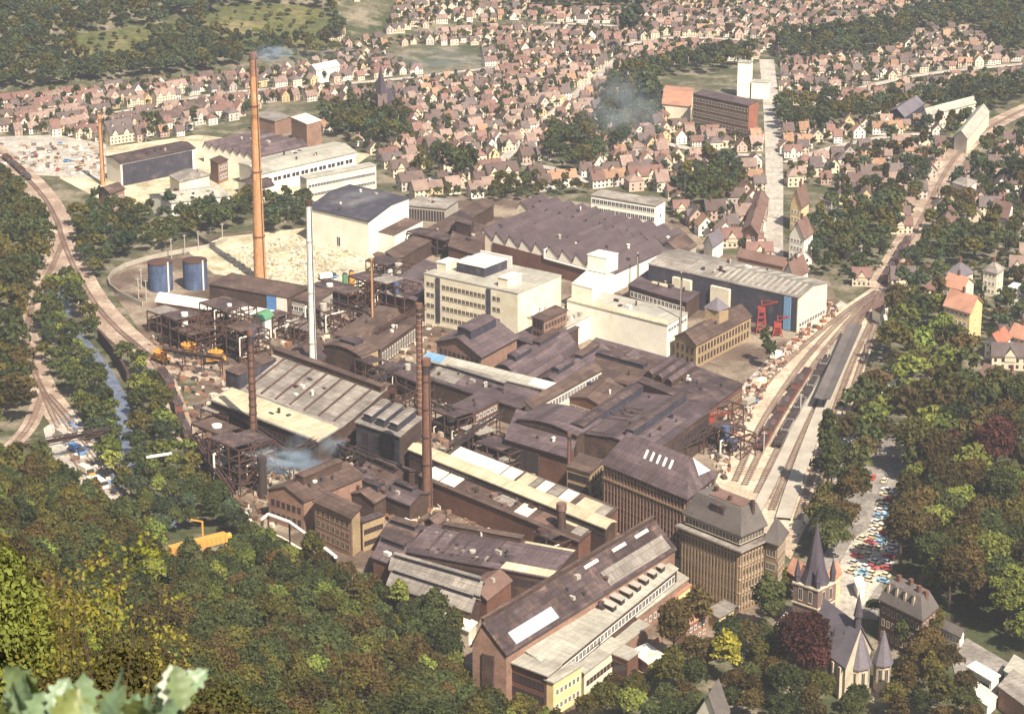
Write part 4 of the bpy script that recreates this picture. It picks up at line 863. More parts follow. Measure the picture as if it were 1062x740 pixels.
b = Bld('flat_house', 'flat pale roofed house stepping up from the cream fronted house', 'works house', (592, 690), (606, 698), (645, 668), 6.5, wall='cream_plaster', roof='pale_roofing', ov=.5); b.monitor(.1, .2, .1, .7, 1.0, 'brown_roofing'); b.win('FR', 1, 10, 1.6, 1.6, 2.2, 3, .05, DN).done()
b = Bld('flat_house', 'flat pale roofed house between the lean-to and the brick kiosk', 'works house', (628, 662), (644, 670), (672, 648), 5.0, wall='pink_brick', roof='pale_roofing'); lm(630, 675, 'the flat pale roofed houses')
b = Bld('brick_kiosk', 'small brick kiosk with barred front in the works garden', 'kiosk', (636, 678), (651, 684), (662, 676), 6.0, wall='red_brick', roof='pale_roofing'); b.win('LF', 1, 4, 1.3, 3.2, 1, 3, .06, DN).done()
b = Bld('garage', 'pale roofed garage under the trees by the brick kiosk', 'garage', (655, 676), (672, 688), (688, 680), 3.5, wall='pink_brick', roof='white_roofing')
b = Bld('garden_house', 'ochre walled little house with pink gable below the office block', 'house', (694, 640), (712, 648), (735, 634), 7.0, wall='pink_brick', roof='orange_tile', prof=gable(3), axis='v'); b.win('FR', 2, 4, 1.1, 1.4, 1, 3, .1, WN).done()
b = Bld('garden_house', 'grey roofed yellow shed against the office block foot', 'shed', (733, 634), (746, 641), (764, 630), 4.5, wall='yellow_plaster', roof='grey_roofing')
b = Bld('garden_wall', 'orange plastered enclosure wall block between lean-to and garden house', 'wall', (692, 616), (700, 619), (716, 607), 4.0, wall='yellow_plaster', roof='orange_tile')
# chimneys
chimney('very tall orange brick chimney with slim tapering shaft', 270, 55, 291, 2.6, 1.35, 'chimney_orange', top='chimney_brown', ribs=3, bands='chimney_brown'); lm(269, 200, 'the tall orange chimney')
chimney('pale green white steel chimney with dark rusty top', 325, 208, 392, 1.4, 1.1, 'chimney_pale', top='rust_steel', ribs=3, bands='grey_plaster'); lm(324, 300, 'the pale steel chimney')
chimney('great reddish brown chimney in front of the thin ringed one', 443.5, 372, 529, 1.75, 1.25, 'chimney_brown', ribs=5, bands='dark_brick'); lm(443, 450, 'the great brown chimney')
chimney('dark steel chimney with many pale rings', 436.5, 315, 470, 1.25, 1.0, 'chimney_brown', ribs=26, bands='pink_brick')
chimney('small ringed chimney rising through the melting shop eaves', 264, 342, 474, 1.35, 1.05, 'chimney_brown', ribs=16, bands='dark_brick')
chimney('stumpy soot black chimney beside the blue smoke', 273, 474, 516, 1.5, 1.3, 'dark_steel')
chimney('short dark chimney in the middle of the patchwork roofed hall', 582, 522, 574, 1.5, 1.3, 'dark_brick', top='brown_tile')
chimney('thin dark pole chimney at the ochre brick workshop', 590, 449, 518, .75, .6, 'chimney_brown')
chimney('thin brown pole chimney by the rusty steel frames', 387, 268, 352, .7, .5, 'chimney_orange')
chimney('small orange chimney beside the dark blue walled hall', 107, 120, 192, 1.2, .9, 'chimney_orange'); lm(107, 150, 'the small orange chimney')
chimney('thin grey pole chimney in front of the saw tooth halls', 661, 262, 300, .45, .35, 'grey_plaster')
chimney('thin grey pole rising above the bright white hall', 705, 282, 365, .4, .3, 'grey_plaster')
# steel frames, pipe bridges
for px, py, w_, d_, lv, l in [
    (200, 362, 24, 12, 3, 'rusty three level steel frame left of the box house beside the orange wagons'), (238, 358, 20, 12, 4, 'tall rusty steel frame just below the white flat shed roof'), (258, 372, 14, 10, 3, 'steel frame between the box house and melting shop'),
    (178, 345, 18, 9, 2, 'low rusty steel frame under the curved roof shed'), (228, 478, 18, 9, 3, 'rusty frame at the outer wall of the melting shop'), (245, 505, 16, 9, 4, 'tall rusty frame above the pale curved yard edge'),
    (262, 490, 14, 9, 3, 'rusty frame beside the stumpy black chimney'), (232, 448, 14, 8, 2, 'low rusty frame below the yellowish melting shop eaves'), (352, 318, 22, 10, 2, 'steel frame below the smoky white hall beside the pale chimney'),
    (385, 318, 16, 10, 3, 'rusty frame with vessels beside the thin brown pole chimney'), (410, 322, 20, 10, 3, 'rusty frame against the brown shed with walkway'), (408, 292, 22, 10, 2, 'sooty frame below the white hall annex'),
    (450, 262, 24, 8, 2, 'sooty frame beside the red brick workshop'), (352, 480, 16, 8, 2, 'frame in the blue smoke beside the melting shop'), (398, 480, 18, 8, 2, 'rusty frame at the foot of the hooded dark house'),
    (420, 408, 24, 8, 2, 'frame between the rolling shed and the ringed chimney'), (398, 400, 24, 7, 2, 'frame behind the melting shop ridge'), (500, 470, 14, 8, 2, 'frame under the open bay of the casting shed'),
    (520, 485, 16, 8, 2, 'frame beside the cream strip roof and casting shed'), (470, 450, 14, 8, 2, 'frame below the square pump house'), (745, 440, 16, 8, 2, 'reddish frame between the foundry hall and sidings'), (758, 468, 16, 7, 2, 'rusty loading frame at the head of the sidings'),
    (575, 580, 12, 7, 2, 'frame at the cream end roof of the ribbed hall'), (480, 600, 14, 7, 2, 'rusty frame behind the pale mill roofs'), (300, 350, 20, 8, 2, 'brown frame between the pale steel chimney and box house'), (340, 340, 18, 8, 2, 'brown frame behind the dark boiler house')]:
    steel_frame(l.replace(' left of', ' near'), px, py, w_, d_, lv, 4.0, -.8 + random.uniform(-.08, .08))
pipe_bridge('rusty gantry crossing the tracks beside the river', (27, 462), (114, 446), 8, 1.3, 'rust_steel', 2, 1)
pipe_bridge('white twin pipe crossing the river on its own', (112, 480), (178, 470), 6, .7, 'pale_pipe', 2, 2, truss=False)
pipe_bridge('rusty pipe bridge from the frames to the black chimney', (228, 420), (300, 470), 9, .8, 'rust_steel', 4, 2)
pipe_bridge('pipe bridge crossing the blue smoke beside the melting shop', (296, 470), (345, 450), 11, .7, 'rust_steel', 2, 2)
pipe_bridge('sooty pipe bridge behind the hooded dark house', (375, 400), (412, 382), 9, .7, 'rust_steel', 3, 2)
pipe_bridge('rusty conveyor climbing beside the square pump house', (468, 462), (520, 428), 9, 1.0, 'rust_steel', 3, 1)
pipe_bridge('pipe bridge along the front of the cream strip roof', (508, 500), (590, 530), 7, .7, 'dark_steel', 4, 2)
pipe_bridge('rusty pipe bridge along the outer wall above the river trees', (200, 452), (240, 510), 7, .8, 'rust_steel', 4, 2)
pipe_bridge('pale pipe run below the brown store', (180, 335), (262, 345), 6, .6, 'pale_pipe', 4, 2)
pipe_bridge('brown pipe bridge from the smoky hall to the rolling shed', (345, 312), (385, 325), 8, .7, 'rust_steel', 3, 2)
pipe_bridge('dark pipe bridge running between ringed chimney and gallery', (405, 420), (440, 405), 8, .7, 'dark_steel', 3, 2)
mb = MB(); a = [G(272, 545, 2), G(272, 538, 8), G(278, 533, 9.5), G(300, 541, 9.5), (G(330, 563, 9.5)), G(348, 577, 9.0), G(349, 586, 1)]
mb.tube(a, 1.1, 0, 10); T = thing('bent_pipe', 'white bent pipe arching along the outer wall below the laboratory', 'pipe', (a[0].x, a[0].y, 0)); part('pipe', mb, 'pale_pipe', T)
mb = MB()
for p in (a[2], a[3], a[4]): mb.beam((p.x, p.y, 0), (p.x, p.y, p.z - .5), .5)
part('support', mb, 'rust_steel', T)
for L, F, R, z, pr, ax, rf, l in [((452, 478), (470, 484), (482, 474), 5, gable(1.8), 'v', 'purple_roofing', 'low lilac shed beside the great brown chimney foot'), ((484, 476), (500, 482), (514, 472), 4.5, [(0, 0), (1, .8)], 'u', 'brown_roofing', 'low brown shed under the rusty conveyor'), ((384, 402), (398, 407), (410, 400), 5, gable(1.8), 'u', 'brown_roofing', 'small brown shed behind the hooded dark house'), ((404, 384), (424, 390), (436, 382), 5, [(0, 0), (1, .8)], 'u', 'dark_roofing', 'small dark shed at the ringed chimney'), ((328, 398), (346, 404), (356, 396), 4.5, gable(1.6), 'v', 'brown_roofing', 'small brown shed just behind the melting shop ridge'), ((530, 500), (552, 508), (562, 500), 4.5, [(0, 0), (1, .8)], 'u', 'brown_tile', 'orange brown shed roof behind the cream strip roof'), ((560, 512), (578, 519), (590, 510), 4.5, gable(1.4), 'u', 'dark_roofing', 'dark shed between the cream strip roof and brick workshop'), ((250, 408), (264, 413), (274, 406), 5, gable(1.6), 'v', 'brown_roofing', 'brown shed by the far end of the melting shop'), ((238, 392), (252, 397), (262, 390), 4.5, gable(1.6), 'v', 'dark_roofing', 'dark shed beside the nearest orange hopper wagon'), ((300, 338), (318, 343), (328, 336), 5, gable(1.6), 'u', 'grey_roofing', 'grey shed roof under the pale steel chimney'), ((366, 330), (384, 335), (396, 327), 5, [(0, 0), (1, .8)], 'u', 'brown_roofing', 'brown shed beside the thin brown pole chimney'), ((640, 372), (654, 376), (664, 370), 9, gable(1.6), 'v', 'purple_roofing', 'small raised lilac roof by the three strip furnace hall'), ((745, 420), (756, 424), (764, 417), 4, gable(1.4), 'v', 'brown_tile', 'small brown hut at the furnace hall corner beside the sidings'), ((440, 540), (452, 545), (462, 538), 5, gable(1.5), 'v', 'brown_roofing', 'small brown shed behind the ribbed hall')]:
    b = Bld('shed', l, 'shed', L, F, R, z, prof=pr, axis=ax, wall=random.choice(['dark_brick', 'red_brick', 'rust_steel']), roof=rf); b.win('FR', 1, 4, 1.2, 1.4, 1.4, 3, .1, DN).done()
pipe_bridge('sooty twin pipe bridge beside the press shop and ringed chimney', (412, 398), (470, 428), 8, .7, 'dark_steel', 4, 2)
pipe_bridge('rusty pipe bridge along the front of the hooded dark house', (352, 462), (412, 486), 9, .7, 'rust_steel', 4, 2)
pipe_bridge('sooty pipe bridge from the thin brown pole to the cream block', (390, 345), (440, 318), 8, .6, 'dark_steel', 4, 2)
pipe_bridge('rusty pipe bridge over the orange hopper wagons', (168, 362), (232, 372), 7, .6, 'rust_steel', 4, 2)
pipe_bridge('rusty pipe bridge between foundry hall and red crane', (690, 470), (748, 440), 7, .6, 'rust_steel', 4, 2)
# outer wall of the works and the retaining wall of the river
def wall_line(label, px, h, th, m, name='boundary_wall', cat='wall'):
    pts = ribbon_pts(px, 8); a, b = offs(pts, -th / 2), offs(pts, th / 2); mb = MB()
    for i in range(len(pts) - 1): mb.prism([(a[i].x, a[i].y), (b[i].x, b[i].y), (b[i + 1].x, b[i + 1].y), (a[i + 1].x, a[i + 1].y)], -.2, h, 0, 0)
    c = pts[len(pts) // 2]; return whole(name, mb, m, label, cat, (c.x, c.y, 0))
wall_line('rusty brown outer wall of the works above the river trees', [(196, 462), (215, 492), (235, 520), (258, 550), (300, 575), (345, 592)], 3.2, .6, 'red_brick')
wall_line('dark stone retaining wall beside the river', [(103, 354), (118, 372), (133, 398)], 5, 1.0, 'dark_brick', 'retaining_wall')
wall_line('pale parapet bending along the works yard edge', [(255, 535), (268, 552), (290, 560), (335, 588)], 1.4, .9, 'cream_plaster', 'parapet')
wall_line('long pale fence bending round the blue tanks and rubble ground', [(148, 318), (122, 305), (112, 292), (130, 277), (175, 265), (215, 258), (236, 250)], 2.0, .3, 'concrete', 'fence', 'fence')
wall_line('pale mill foot wall beside the wooded slope', [(418, 622), (440, 635), (470, 650), (488, 668)], 1.6, .8, 'white_plaster')
wall_line('low pink wall round the works garden', [(655, 645), (690, 628), (694, 655), (674, 672)], 1.8, .4, 'pink_brick')

def auto_vents():
    for T in [o for o in C.objects if o.type == 'EMPTY' and o.get('category') in ('foundry hall', 'furnace hall', 'machine shed', 'press shop', 'casting shed', 'hall', 'shed', 'rolling mill', 'great hall', 'saw tooth hall', 'melting shop', 'lean-to', 'works house', 'production hall', 'warehouse', 'rolling shed', 'workshop')]:
        rf = [c for c in T.children if c.name.split('.')[0] == 'roof']
        if not rf: continue
        me = rf[0].data; P_ = [p for p in me.polygons if p.normal.z > .55 and p.area > 60]
        tot = sum(p.area for p in P_)
        for k in range(min(9, int(tot / 170))):
            p = random.choices(P_, [q.area for q in P_])[0]; vs = [me.vertices[i].co for i in p.vertices]; w_ = [random.uniform(.15, 1) for _ in vs]; c = sum((v * a for v, a in zip(vs, w_)), Vector()) / sum(w_)
            m = MB(); h = random.uniform(.5, 1.7); r = random.uniform(.25, .7); q = c + T.location
            if random.random() < .5: m.frustum(q, r, r, q.z - .4, q.z + h, 8); m.frustum(q, r * 1.5, .05, q.z + h + .01, q.z + h + .5, 8)
            else: m.box(q, random.uniform(1, 2.6), random.uniform(.8, 1.6), q.z - .4, q.z + h * .7, -.8)
            part('roof_vent', m, random.choice(['dark_steel', 'rust_steel', 'grey_plaster', 'pale_pipe', 'dark_sheet']), rf[0])
auto_vents()
# ---------------------------------------------------------------- church, station, villas and other single buildings
def church():
    b = Bld('church', 'slate roofed stone church with round choir and small roof spire', 'church', (841, 662), (877, 690), (904, 672), 10.5, prof=gable(9), axis='u', wall='stone', roof='slate', ov=.6)
    b.win('LF', 1, 6, 1.5, 5.5, 3, 3, .06, ('stone', 'window_glass')); b.done(); rot = math.atan2(b.e1.y, b.e1.x)
    for (px, py, r, h, rh, nm) in ((888, 716, 3.4, 8.0, 11.5, 'choir'), (914, 714, 2.3, 8.0, 9.5, 'side_chapel')):
        c = G(px, py); m = MB(); m.frustum(c, r, r, 0, h, 8, 0); m.frustum(c, r + .6, .1, h + .05, h + rh, 8, 1, False); m.frustum(c, r + .6, r + .6, h - .3, h + .04, 8, 1)
        part(nm, m, ['stone', 'slate'], b.T)
        tr = []
        for k in range(8):
            a = 6.28318 * (k + .5) / 8; d = r * math.cos(math.pi / 8) + .05; tr.append((c.x + d * math.cos(a), c.y + d * math.sin(a), 2.6, a + math.pi / 2, 1.2, 4.4))
        put_windows(b.T, tr, ('stone', 'window_glass'), 'arched_window')
    p = b.P(.93, .5); m = MB(); m.frustum(p, 1.0, .9, 18, 22.0, 8); m.frustum(p, 1.3, .05, 22.0, 29.0, 8, 0, False); part('roof_spire', m, 'spire_slate', b.T)
    for u in (.1, .3, .5, .7, .9): m = MB(); q = b.P(u, -.02); m.box(q, 1.0, 1.4, 0, 9.5, rot); part('buttress', m, 'stone', b.T)
    for u, v in ((.25, .25), (.5, .22), (.72, .3)): m = MB(); q = b.P(u, v); m.frustum(q, .8, .05, 14, 17, 4, 0, False); part('dormer', m, 'spire_slate', b.T)
    c = G(843, 654); T = thing('church_tower', 'dark church tower with tall pointed slate spire and corner pinnacles', 'church tower', (c.x, c.y, 0)); rot = -.75
    m = MB(); m.box(c, 8.6, 8.6, 0, 14.9, rot); part('tower', m, 'soot_stone', T)
    m = MB(); m.box(c, 9.2, 9.2, 9.2, 9.6, rot); m.box(c, 9.2, 9.2, 14.91, 15.4, rot); part('ledge', m, 'stone', T)
    tr = []
    for k in range(4):
        a = rot + math.pi / 2 * k
        for o in (-1.7, 1.7):
            tr.append((c.x + math.cos(a) * 4.34 - math.sin(a) * o, c.y + math.sin(a) * 4.34 + math.cos(a) * o, 10.3, a + math.pi / 2, 1.5, 4.0))
    put_windows(T, tr, ('stone', 'window_glass'), 'belfry_window')
    m = MB(); m.frustum(c, 4.4, 2.9, 15.4, 19.5, 8, 0, False); m.frustum(c, 2.9, .08, 19.5, 33.5, 8, 0, False); part('spire', m, 'spire_slate', T)
    m = MB(); m.beam((c.x, c.y, 33), (c.x, c.y, 35.5), .25); m.beam((c.x - .8, c.y, 34.6), (c.x + .8, c.y, 34.6), .22); part('cross', m, 'dark_steel', T)
    for k in range(4):
        a = rot + math.pi / 4 + math.pi / 2 * k; q = (c.x + math.cos(a) * 5.0, c.y + math.sin(a) * 5.0); m = MB(); m.frustum(q, .8, .8, 14.5, 17.5, 6); m.frustum(q, 1.0, .05, 17.5, 22.5, 6, 0, False); part('pinnacle', m, 'spire_slate', T)
church(); lm(880, 670, 'the slate roofed church'); lm(843, 590, 'the pointed church tower')
b = Bld('parish_house', 'yellow parish house with pink roof joined behind the church tower', 'house', (850, 604), (858, 608), (872, 592), 9.0, wall='yellow_plaster', roof='orange_tile', prof=gable(2.5), axis='v'); b.win('FR', 2, 4, 1.1, 1.6, 1.6, 3.6, .1, WN).done()
b = Bld('parish_house', 'pink brick house standing on the office block side of the tower', 'house', (817, 592), (826, 598), (838, 588), 8.0, wall='red_brick', roof='orange_tile', prof=gable(2.5), axis='u'); b.win('LF', 2, 3, 1.1, 1.6, 1.4, 3.4, .1, WN).done()
b = Bld('garage', 'pale single pitch garage between the copper beech and office block', 'garage', (806, 648), (812, 652), (826, 636), 4.0, wall='white_plaster', roof='pale_roofing', prof=[(0, 0), (1, .6)])
b = Bld('kiosk', 'low white flat kiosk on the square beside the church', 'kiosk', (886, 600), (890, 610), (897, 608), 3.5, wall='white_plaster', roof='white_roofing')
def mansard(label, L, F, R, z, rows, nl, nr, rise=5.0, wall='red_brick', cat='apartment house'):
    b = Bld('apartment_house', label, cat, L, F, R, z, wall=wall, roof='mansard_slate', ov=.7, hip=(.12, .88, .22, .78, rise))
    b.win('LF', rows, nl, 1.2, 2.1, 1.5, 3.8, .04, PN); b.win('FR', rows, nr, 1.2, 2.1, 1.5, 3.8, .06, PN).done()
    for i in range(nl // 2): b.monitor(.12 + .8 * i / (nl // 2), .17 + .8 * i / (nl // 2), .06, .16, 1.4, 'mansard_slate', 'stone', 'dormer', .1)
    for u, v in ((.25, .5), (.5, .6), (.75, .45), (.9, .5)): b.stack(u, v, 1.1, 1.8, 'red_brick')
    return b
mansard('red brick apartment house with grey mansard roof by the parked cars', (913, 622), (956, 643), (971, 630), 12.5, 3, 8, 4); lm(942, 640, 'the mansard apartment house')
b = Bld('pavilion', 'flat white roofed pavilion in the corner among trees', 'pavilion', (1004, 692), (1028, 706), (1036, 701), 4.5, wall='white_plaster', roof='white_roofing'); b.win('LF', 1, 6, 1.6, 2, 1.2, 3, .05, WN).done()
b = Bld('pavilion', 'lower white roofed porch in front of the corner pavilion', 'porch', (1000, 716), (1024, 732), (1034, 722), 3.2, wall='white_plaster', roof='white_roofing')
b = Bld('hall', 'pinkish grey flat roofed hall cut by the picture corner', 'hall', (1036, 712), (1080, 745), (1095, 728), 6.0, wall='pink_brick', roof='grey_roofing')
b = Bld('hall', 'white fronted hall with grey roof behind the corner pavilion', 'hall', (1042, 696), (1075, 716), (1085, 700), 5.0, wall='white_plaster', roof='pale_roofing'); lm(1030, 700, 'the flat white pavilion')
b = Bld('garden_hall', 'long white edged garden hall beside the mansard apartment house', 'garden hall', (972, 648), (996, 660), (1000, 655), 3.5, wall='white_plaster', roof='mansard_slate', prof=gable(1.5), axis='u'); b.win('LF', 1, 7, 1.6, 1.6, 1, 3, .05, WN).done()
b = Bld('cottage', 'steep grey roofed white cottage among the bottom edge trees', 'cottage', (722, 740), (746, 752), (756, 736), 6.5, wall='white_plaster', roof='mansard_slate', prof=gable(7), axis='v')
b = Bld('station_house', 'white station house with brown roof beside the bright forecourt', 'station house', (896, 396), (912, 404), (929, 392), 6.5, wall='white_plaster', roof='brown_tile', prof=gable(3), axis='u'); b.win('LF', 2, 5, 1, 1.5, 1.2, 2.8, .06, WN).done(); lm(910, 395, 'the white station house')
b = Bld('signal_hut', 'small white hut with dark roof beside the outermost station track', 'hut', (834, 530), (842, 534), (850, 528), 4.2, wall='white_plaster', roof='brown_tile', prof=gable(1.2), axis='u')
b = Bld('villa', 'brown roofed villa with white gable where the two rail lines meet', 'villa', (905, 320), (913, 324), (922, 318), 5.0, wall='white_plaster', roof='brown_tile', prof=gable(2.5), axis='u')
def house_big(label, L, F, R, z, prof, axis, wall, roof, rows, nl, nr, hip=None, name='apartment_house', cat='apartment house'):
    b = Bld(name, label, cat, L, F, R, z, prof=prof, axis=axis, wall=wall, roof=roof, hip=hip, ov=.5)
    b.win('LF', rows, nl, 1.1, 1.6, 1.3, 3.3, .08, WN); b.win('FR', rows, nr, 1.1, 1.6, 1.3, 3.3, .1, WN).done(); b.stack(.5, .5, .9, 2.0, 'red_brick'); return b
house_big('tall four storey house with salmon roof over the park trees', (979, 317), (1006, 325), (1019, 314), 13.5, gable(4.5), 'u', 'yellow_plaster', 'orange_tile', 4, 5, 1); lm(998, 330, 'the tall four storey house')
house_big('cream villa with grey tent roof and salmon annex behind the four storey house', (981, 285), (995, 289), (1009, 283), 9.0, None, 'u', 'cream_plaster', 'slate', 2, 3, 3, (.45, .55, .45, .55, 4.5), 'villa', 'villa')
house_big('salmon roofed house pressed against the four storey house', (978, 296), (998, 301), (1010, 293), 8.0, gable(3.5), 'u', 'cream_plaster', 'orange_tile', 2, 4, 2, None, 'villa', 'villa')
house_big('square cream villa with grey pyramid roof among trees', (1020, 281), (1034, 284), (1041, 279), 10.0, None, 'u', 'cream_plaster', 'grey_roofing', 3, 3, 2, (.42, .58, .42, .58, 3), 'villa', 'villa'); lm(1031, 288, 'the square cream villa')
house_big('white modern block at the picture edge beyond the square villa', (1046, 298), (1072, 303), (1078, 299), 8.0, None, 'u', 'white_plaster', 'white_roofing', 2, 8, 2)
house_big('big pale walled house with wide brown roof at the picture edge', (1012, 399), (1068, 416), (1085, 402), 7.0, gable(5.5), 'u', 'white_plaster', 'brown_tile', 2, 9, 3); lm(1042, 395, 'the wide brown roofed house')
house_big('white house with orange roof near the picture edge above the park', (1022, 352), (1036, 358), (1048, 350), 7.0, gable(3), 'v', 'white_plaster', 'red_tile', 2, 3, 3, None, 'villa', 'villa')
house_big('red roofed house at the picture edge behind the wide brown roof', (1046, 348), (1062, 352), (1075, 345), 7.0, gable(3.5), 'u', 'pink_brick', 'orange_tile', 2, 3, 3, None, 'villa', 'villa')
house_big('grey roofed villa alone in the trees near the rail line', (876, 252), (893, 257), (903, 250), 6.5, None, 'u', 'grey_plaster', 'grey_roofing', 2, 4, 3, (.35, .65, .45, .55, 3), 'villa', 'villa'); lm(890, 252, 'the grey roofed villa')
house_big('brown roofed house with pale gable beside the railway embankment', (970, 232), (990, 238), (995, 226), 6.0, gable(4.5), 'v', 'cream_plaster', 'brown_tile', 1, 3, 3, None, 'villa', 'villa')
house_big('white cube villa with arched windows at the embankment', (988, 190), (1003, 195), (1013, 188), 9.0, None, 'u', 'white_plaster', 'grey_roofing', 2, 3, 3, (.3, .7, .4, .6, 2), 'villa', 'villa')
house_big('brown roofed villa with white gables right of the embankment'.replace('right of', 'beyond'), (1028, 222), (1045, 227), (1052, 218), 8.0, gable(5), 'u', 'white_plaster', 'brown_tile', 2, 3, 2, None, 'villa', 'villa')
house_big('tall yellow gabled house at the near part of the avenue', (820, 211), (831, 214), (839, 208), 12.0, gable(7), 'v', 'yellow_plaster', 'brown_tile', 3, 3, 3); lm(829, 205, 'the tall yellow gabled house')
house_big('ornate white gabled house at the near end of the avenue', (819, 243), (834, 247), (843, 240), 14.0, gable(6), 'v', 'white_plaster', 'brown_tile', 4, 4, 3); lm(831, 250, 'the ornate white house')
house_big('slim grey house standing beside the yellow gabled house', (851, 207), (862, 210), (868, 206), 11.0, None, 'u', 'grey_plaster', 'grey_roofing', 3, 3, 2)
house_big('small white gabled house behind the dark warehouse', (730, 252), (739, 256), (750, 248), 7.0, gable(4), 'v', 'white_plaster', 'slate', 1, 1, 2, None, 'villa', 'villa')
house_big('white gabled house beyond the warehouse roof end', (812, 284), (823, 288), (838, 280), 8.0, gable(5.5), 'v', 'white_plaster', 'brown_tile', 2, 2, 3, None, 'villa', 'villa')
house_big('long brown roofed house across the end of the avenue', (765, 266), (812, 276), (818, 272), 5.5, gable(2.5), 'u', 'pink_brick', 'brown_tile', 1, 10, 2)
house_big('long brown roofed row house on the works side of the avenue', (771, 238), (786, 243), (797, 206), 8.0, gable(3), 'v', 'pink_brick', 'brown_tile', 2, 2, 9)
b = Bld('school', 'long reddish school with four rows of pale window bands', 'school', (719, 98), (776, 110), (786, 105), 19.0, wall='red_brick', roof='purple_roofing', ov=.3); b.win('LF', 5, 18, 2.2, 1.9, 1.2, 3.6, .01, PN).done()
m = MB(); q = [b.P(1.003, .02), b.P(1.01, .02), b.P(1.01, .98), b.P(1.003, .98)]; m.prism([(p.x, p.y) for p in q], .3, 18.8, 0, 0, True); part('end_wall', m, 'red_tile', b.T); lm(750, 115, 'the long reddish school')
b = Bld('gymnasium', 'orange roofed gymnasium beside the long reddish school', 'gymnasium', (687, 108), (716, 111), (719, 92), 9.0, wall='cream_plaster', roof='orange_tile', prof=gable(3), axis='u'); lm(700, 105, 'the orange roofed gymnasium')
c = G(772, 100); T = thing('white_tower', 'white stepped tower behind the reddish school by the avenue', 'tower', (c.x, c.y, 0)); m = MB(); m.box(c, 7, 6, 0, 19, -.3); m.box((c.x + 8.5, c.y - 3), 9, 7, 0, 9, -.3); part('tower', m, 'white_plaster', T); m = MB(); m.box(c, 7.4, 6.4, 19.02, 19.5, -.3); m.box((c.x + 8.5, c.y - 3), 9.4, 7.4, 9.02, 9.4, -.3); part('roof', m, 'pale_roofing', T); lm(770, 85, 'the white stepped tower')
b = Bld('row_block', 'long pale stepped apartment row above the railway embankment', 'apartment row', (956, 116), (962, 120), (1012, 107), 9.0, wall='cream_plaster', roof='pale_roofing', prof=gable(2.5), axis='v'); b.win('FR', 2, 16, 1.6, 1.6, 1.5, 3.6, .02, WN).done()
b = Bld('row_block', 'apartment row with toothed white front beside the embankment', 'apartment row', (990, 140), (1003, 144), (1026, 116), 8.0, wall='cream_plaster', roof='pale_roofing', prof=gable(3), axis='v'); b.win('FR', 3, 12, 1.4, 1.5, 1.2, 3, .03, WN).done(); lm(1000, 120, 'the long pale apartment row')
b = Bld('dark_hall', 'dark blue gabled hall in the trees below the far row', 'hall', (922, 116), (938, 122), (958, 108), 6.0, wall='dark_sheet', roof='slate', prof=gable(3), axis='v'); lm(938, 115, 'the dark blue town hall roof')
b = Bld('long_house', 'long white house with shining roof on the hill foot above town', 'long house', (320, 70), (328, 73), (352, 68), 8.0, wall='white_plaster', roof='white_roofing', prof=gable(2), axis='v'); lm(335, 70, 'the shining white long house')
b = Bld('old_church', 'dark pointed little church in the middle of the town', 'church', (392, 105), (399, 108), (408, 103), 10, wall='soot_stone', roof='spire_slate', prof=gable(5), axis='v'); p = b.P(.5, 0); m = MB(); m.box(p, 5, 5, 0, 15, .3); m.frustum(p, 3.2, .05, 15, 30, 4, 1, False); part('tower', m, ['soot_stone', 'spire_slate'], b.T); lm(398, 95, 'the dark pointed church')

# ---------------------------------------------------------------- station roof, wagons, cars, cranes
def canopy():
    a, c = G(852, 428), G(886, 350); d = (c - a).normalized(); n = Vector((d.y, -d.x, 0)); L = (c - a).length
    T = thing('platform_canopy', 'long dark canopy roof over the station platform', 'canopy', ((a.x + c.x) / 2, (a.y + c.y) / 2, 0.7)); m = MB(); m.dir = (d.x, d.y); hw = 2.8
    for s in (-1, 1):
        q = [a, c, c + n * (s * hw), a + n * (s * hw)]; h = (5.0, 5.0, 5.7, 5.7) if True else 0
        q = [Vector((p.x, p.y, hh)) for p, hh in zip(q, h)]; m.poly(q if s > 0 else q[::-1]); m.poly([p - Vector((0, 0, .3)) for p in (q[::-1] if s > 0 else q)])
        e = [q[3], q[2]]; m.poly([e[0] - Vector((0, 0, .6)), e[1] - Vector((0, 0, .6)), e[1], e[0]])
    part('canopy_roof', m, 'mansard_slate', T)
    for i in range(9):
        p = a + d * (L * (i + .5) / 9); m = MB(); m.beam((p.x, p.y, .7), (p.x, p.y, 5.0), .4); part('post', m, 'dark_steel', T)
    lm(872, 385, 'the platform canopy')
canopy()
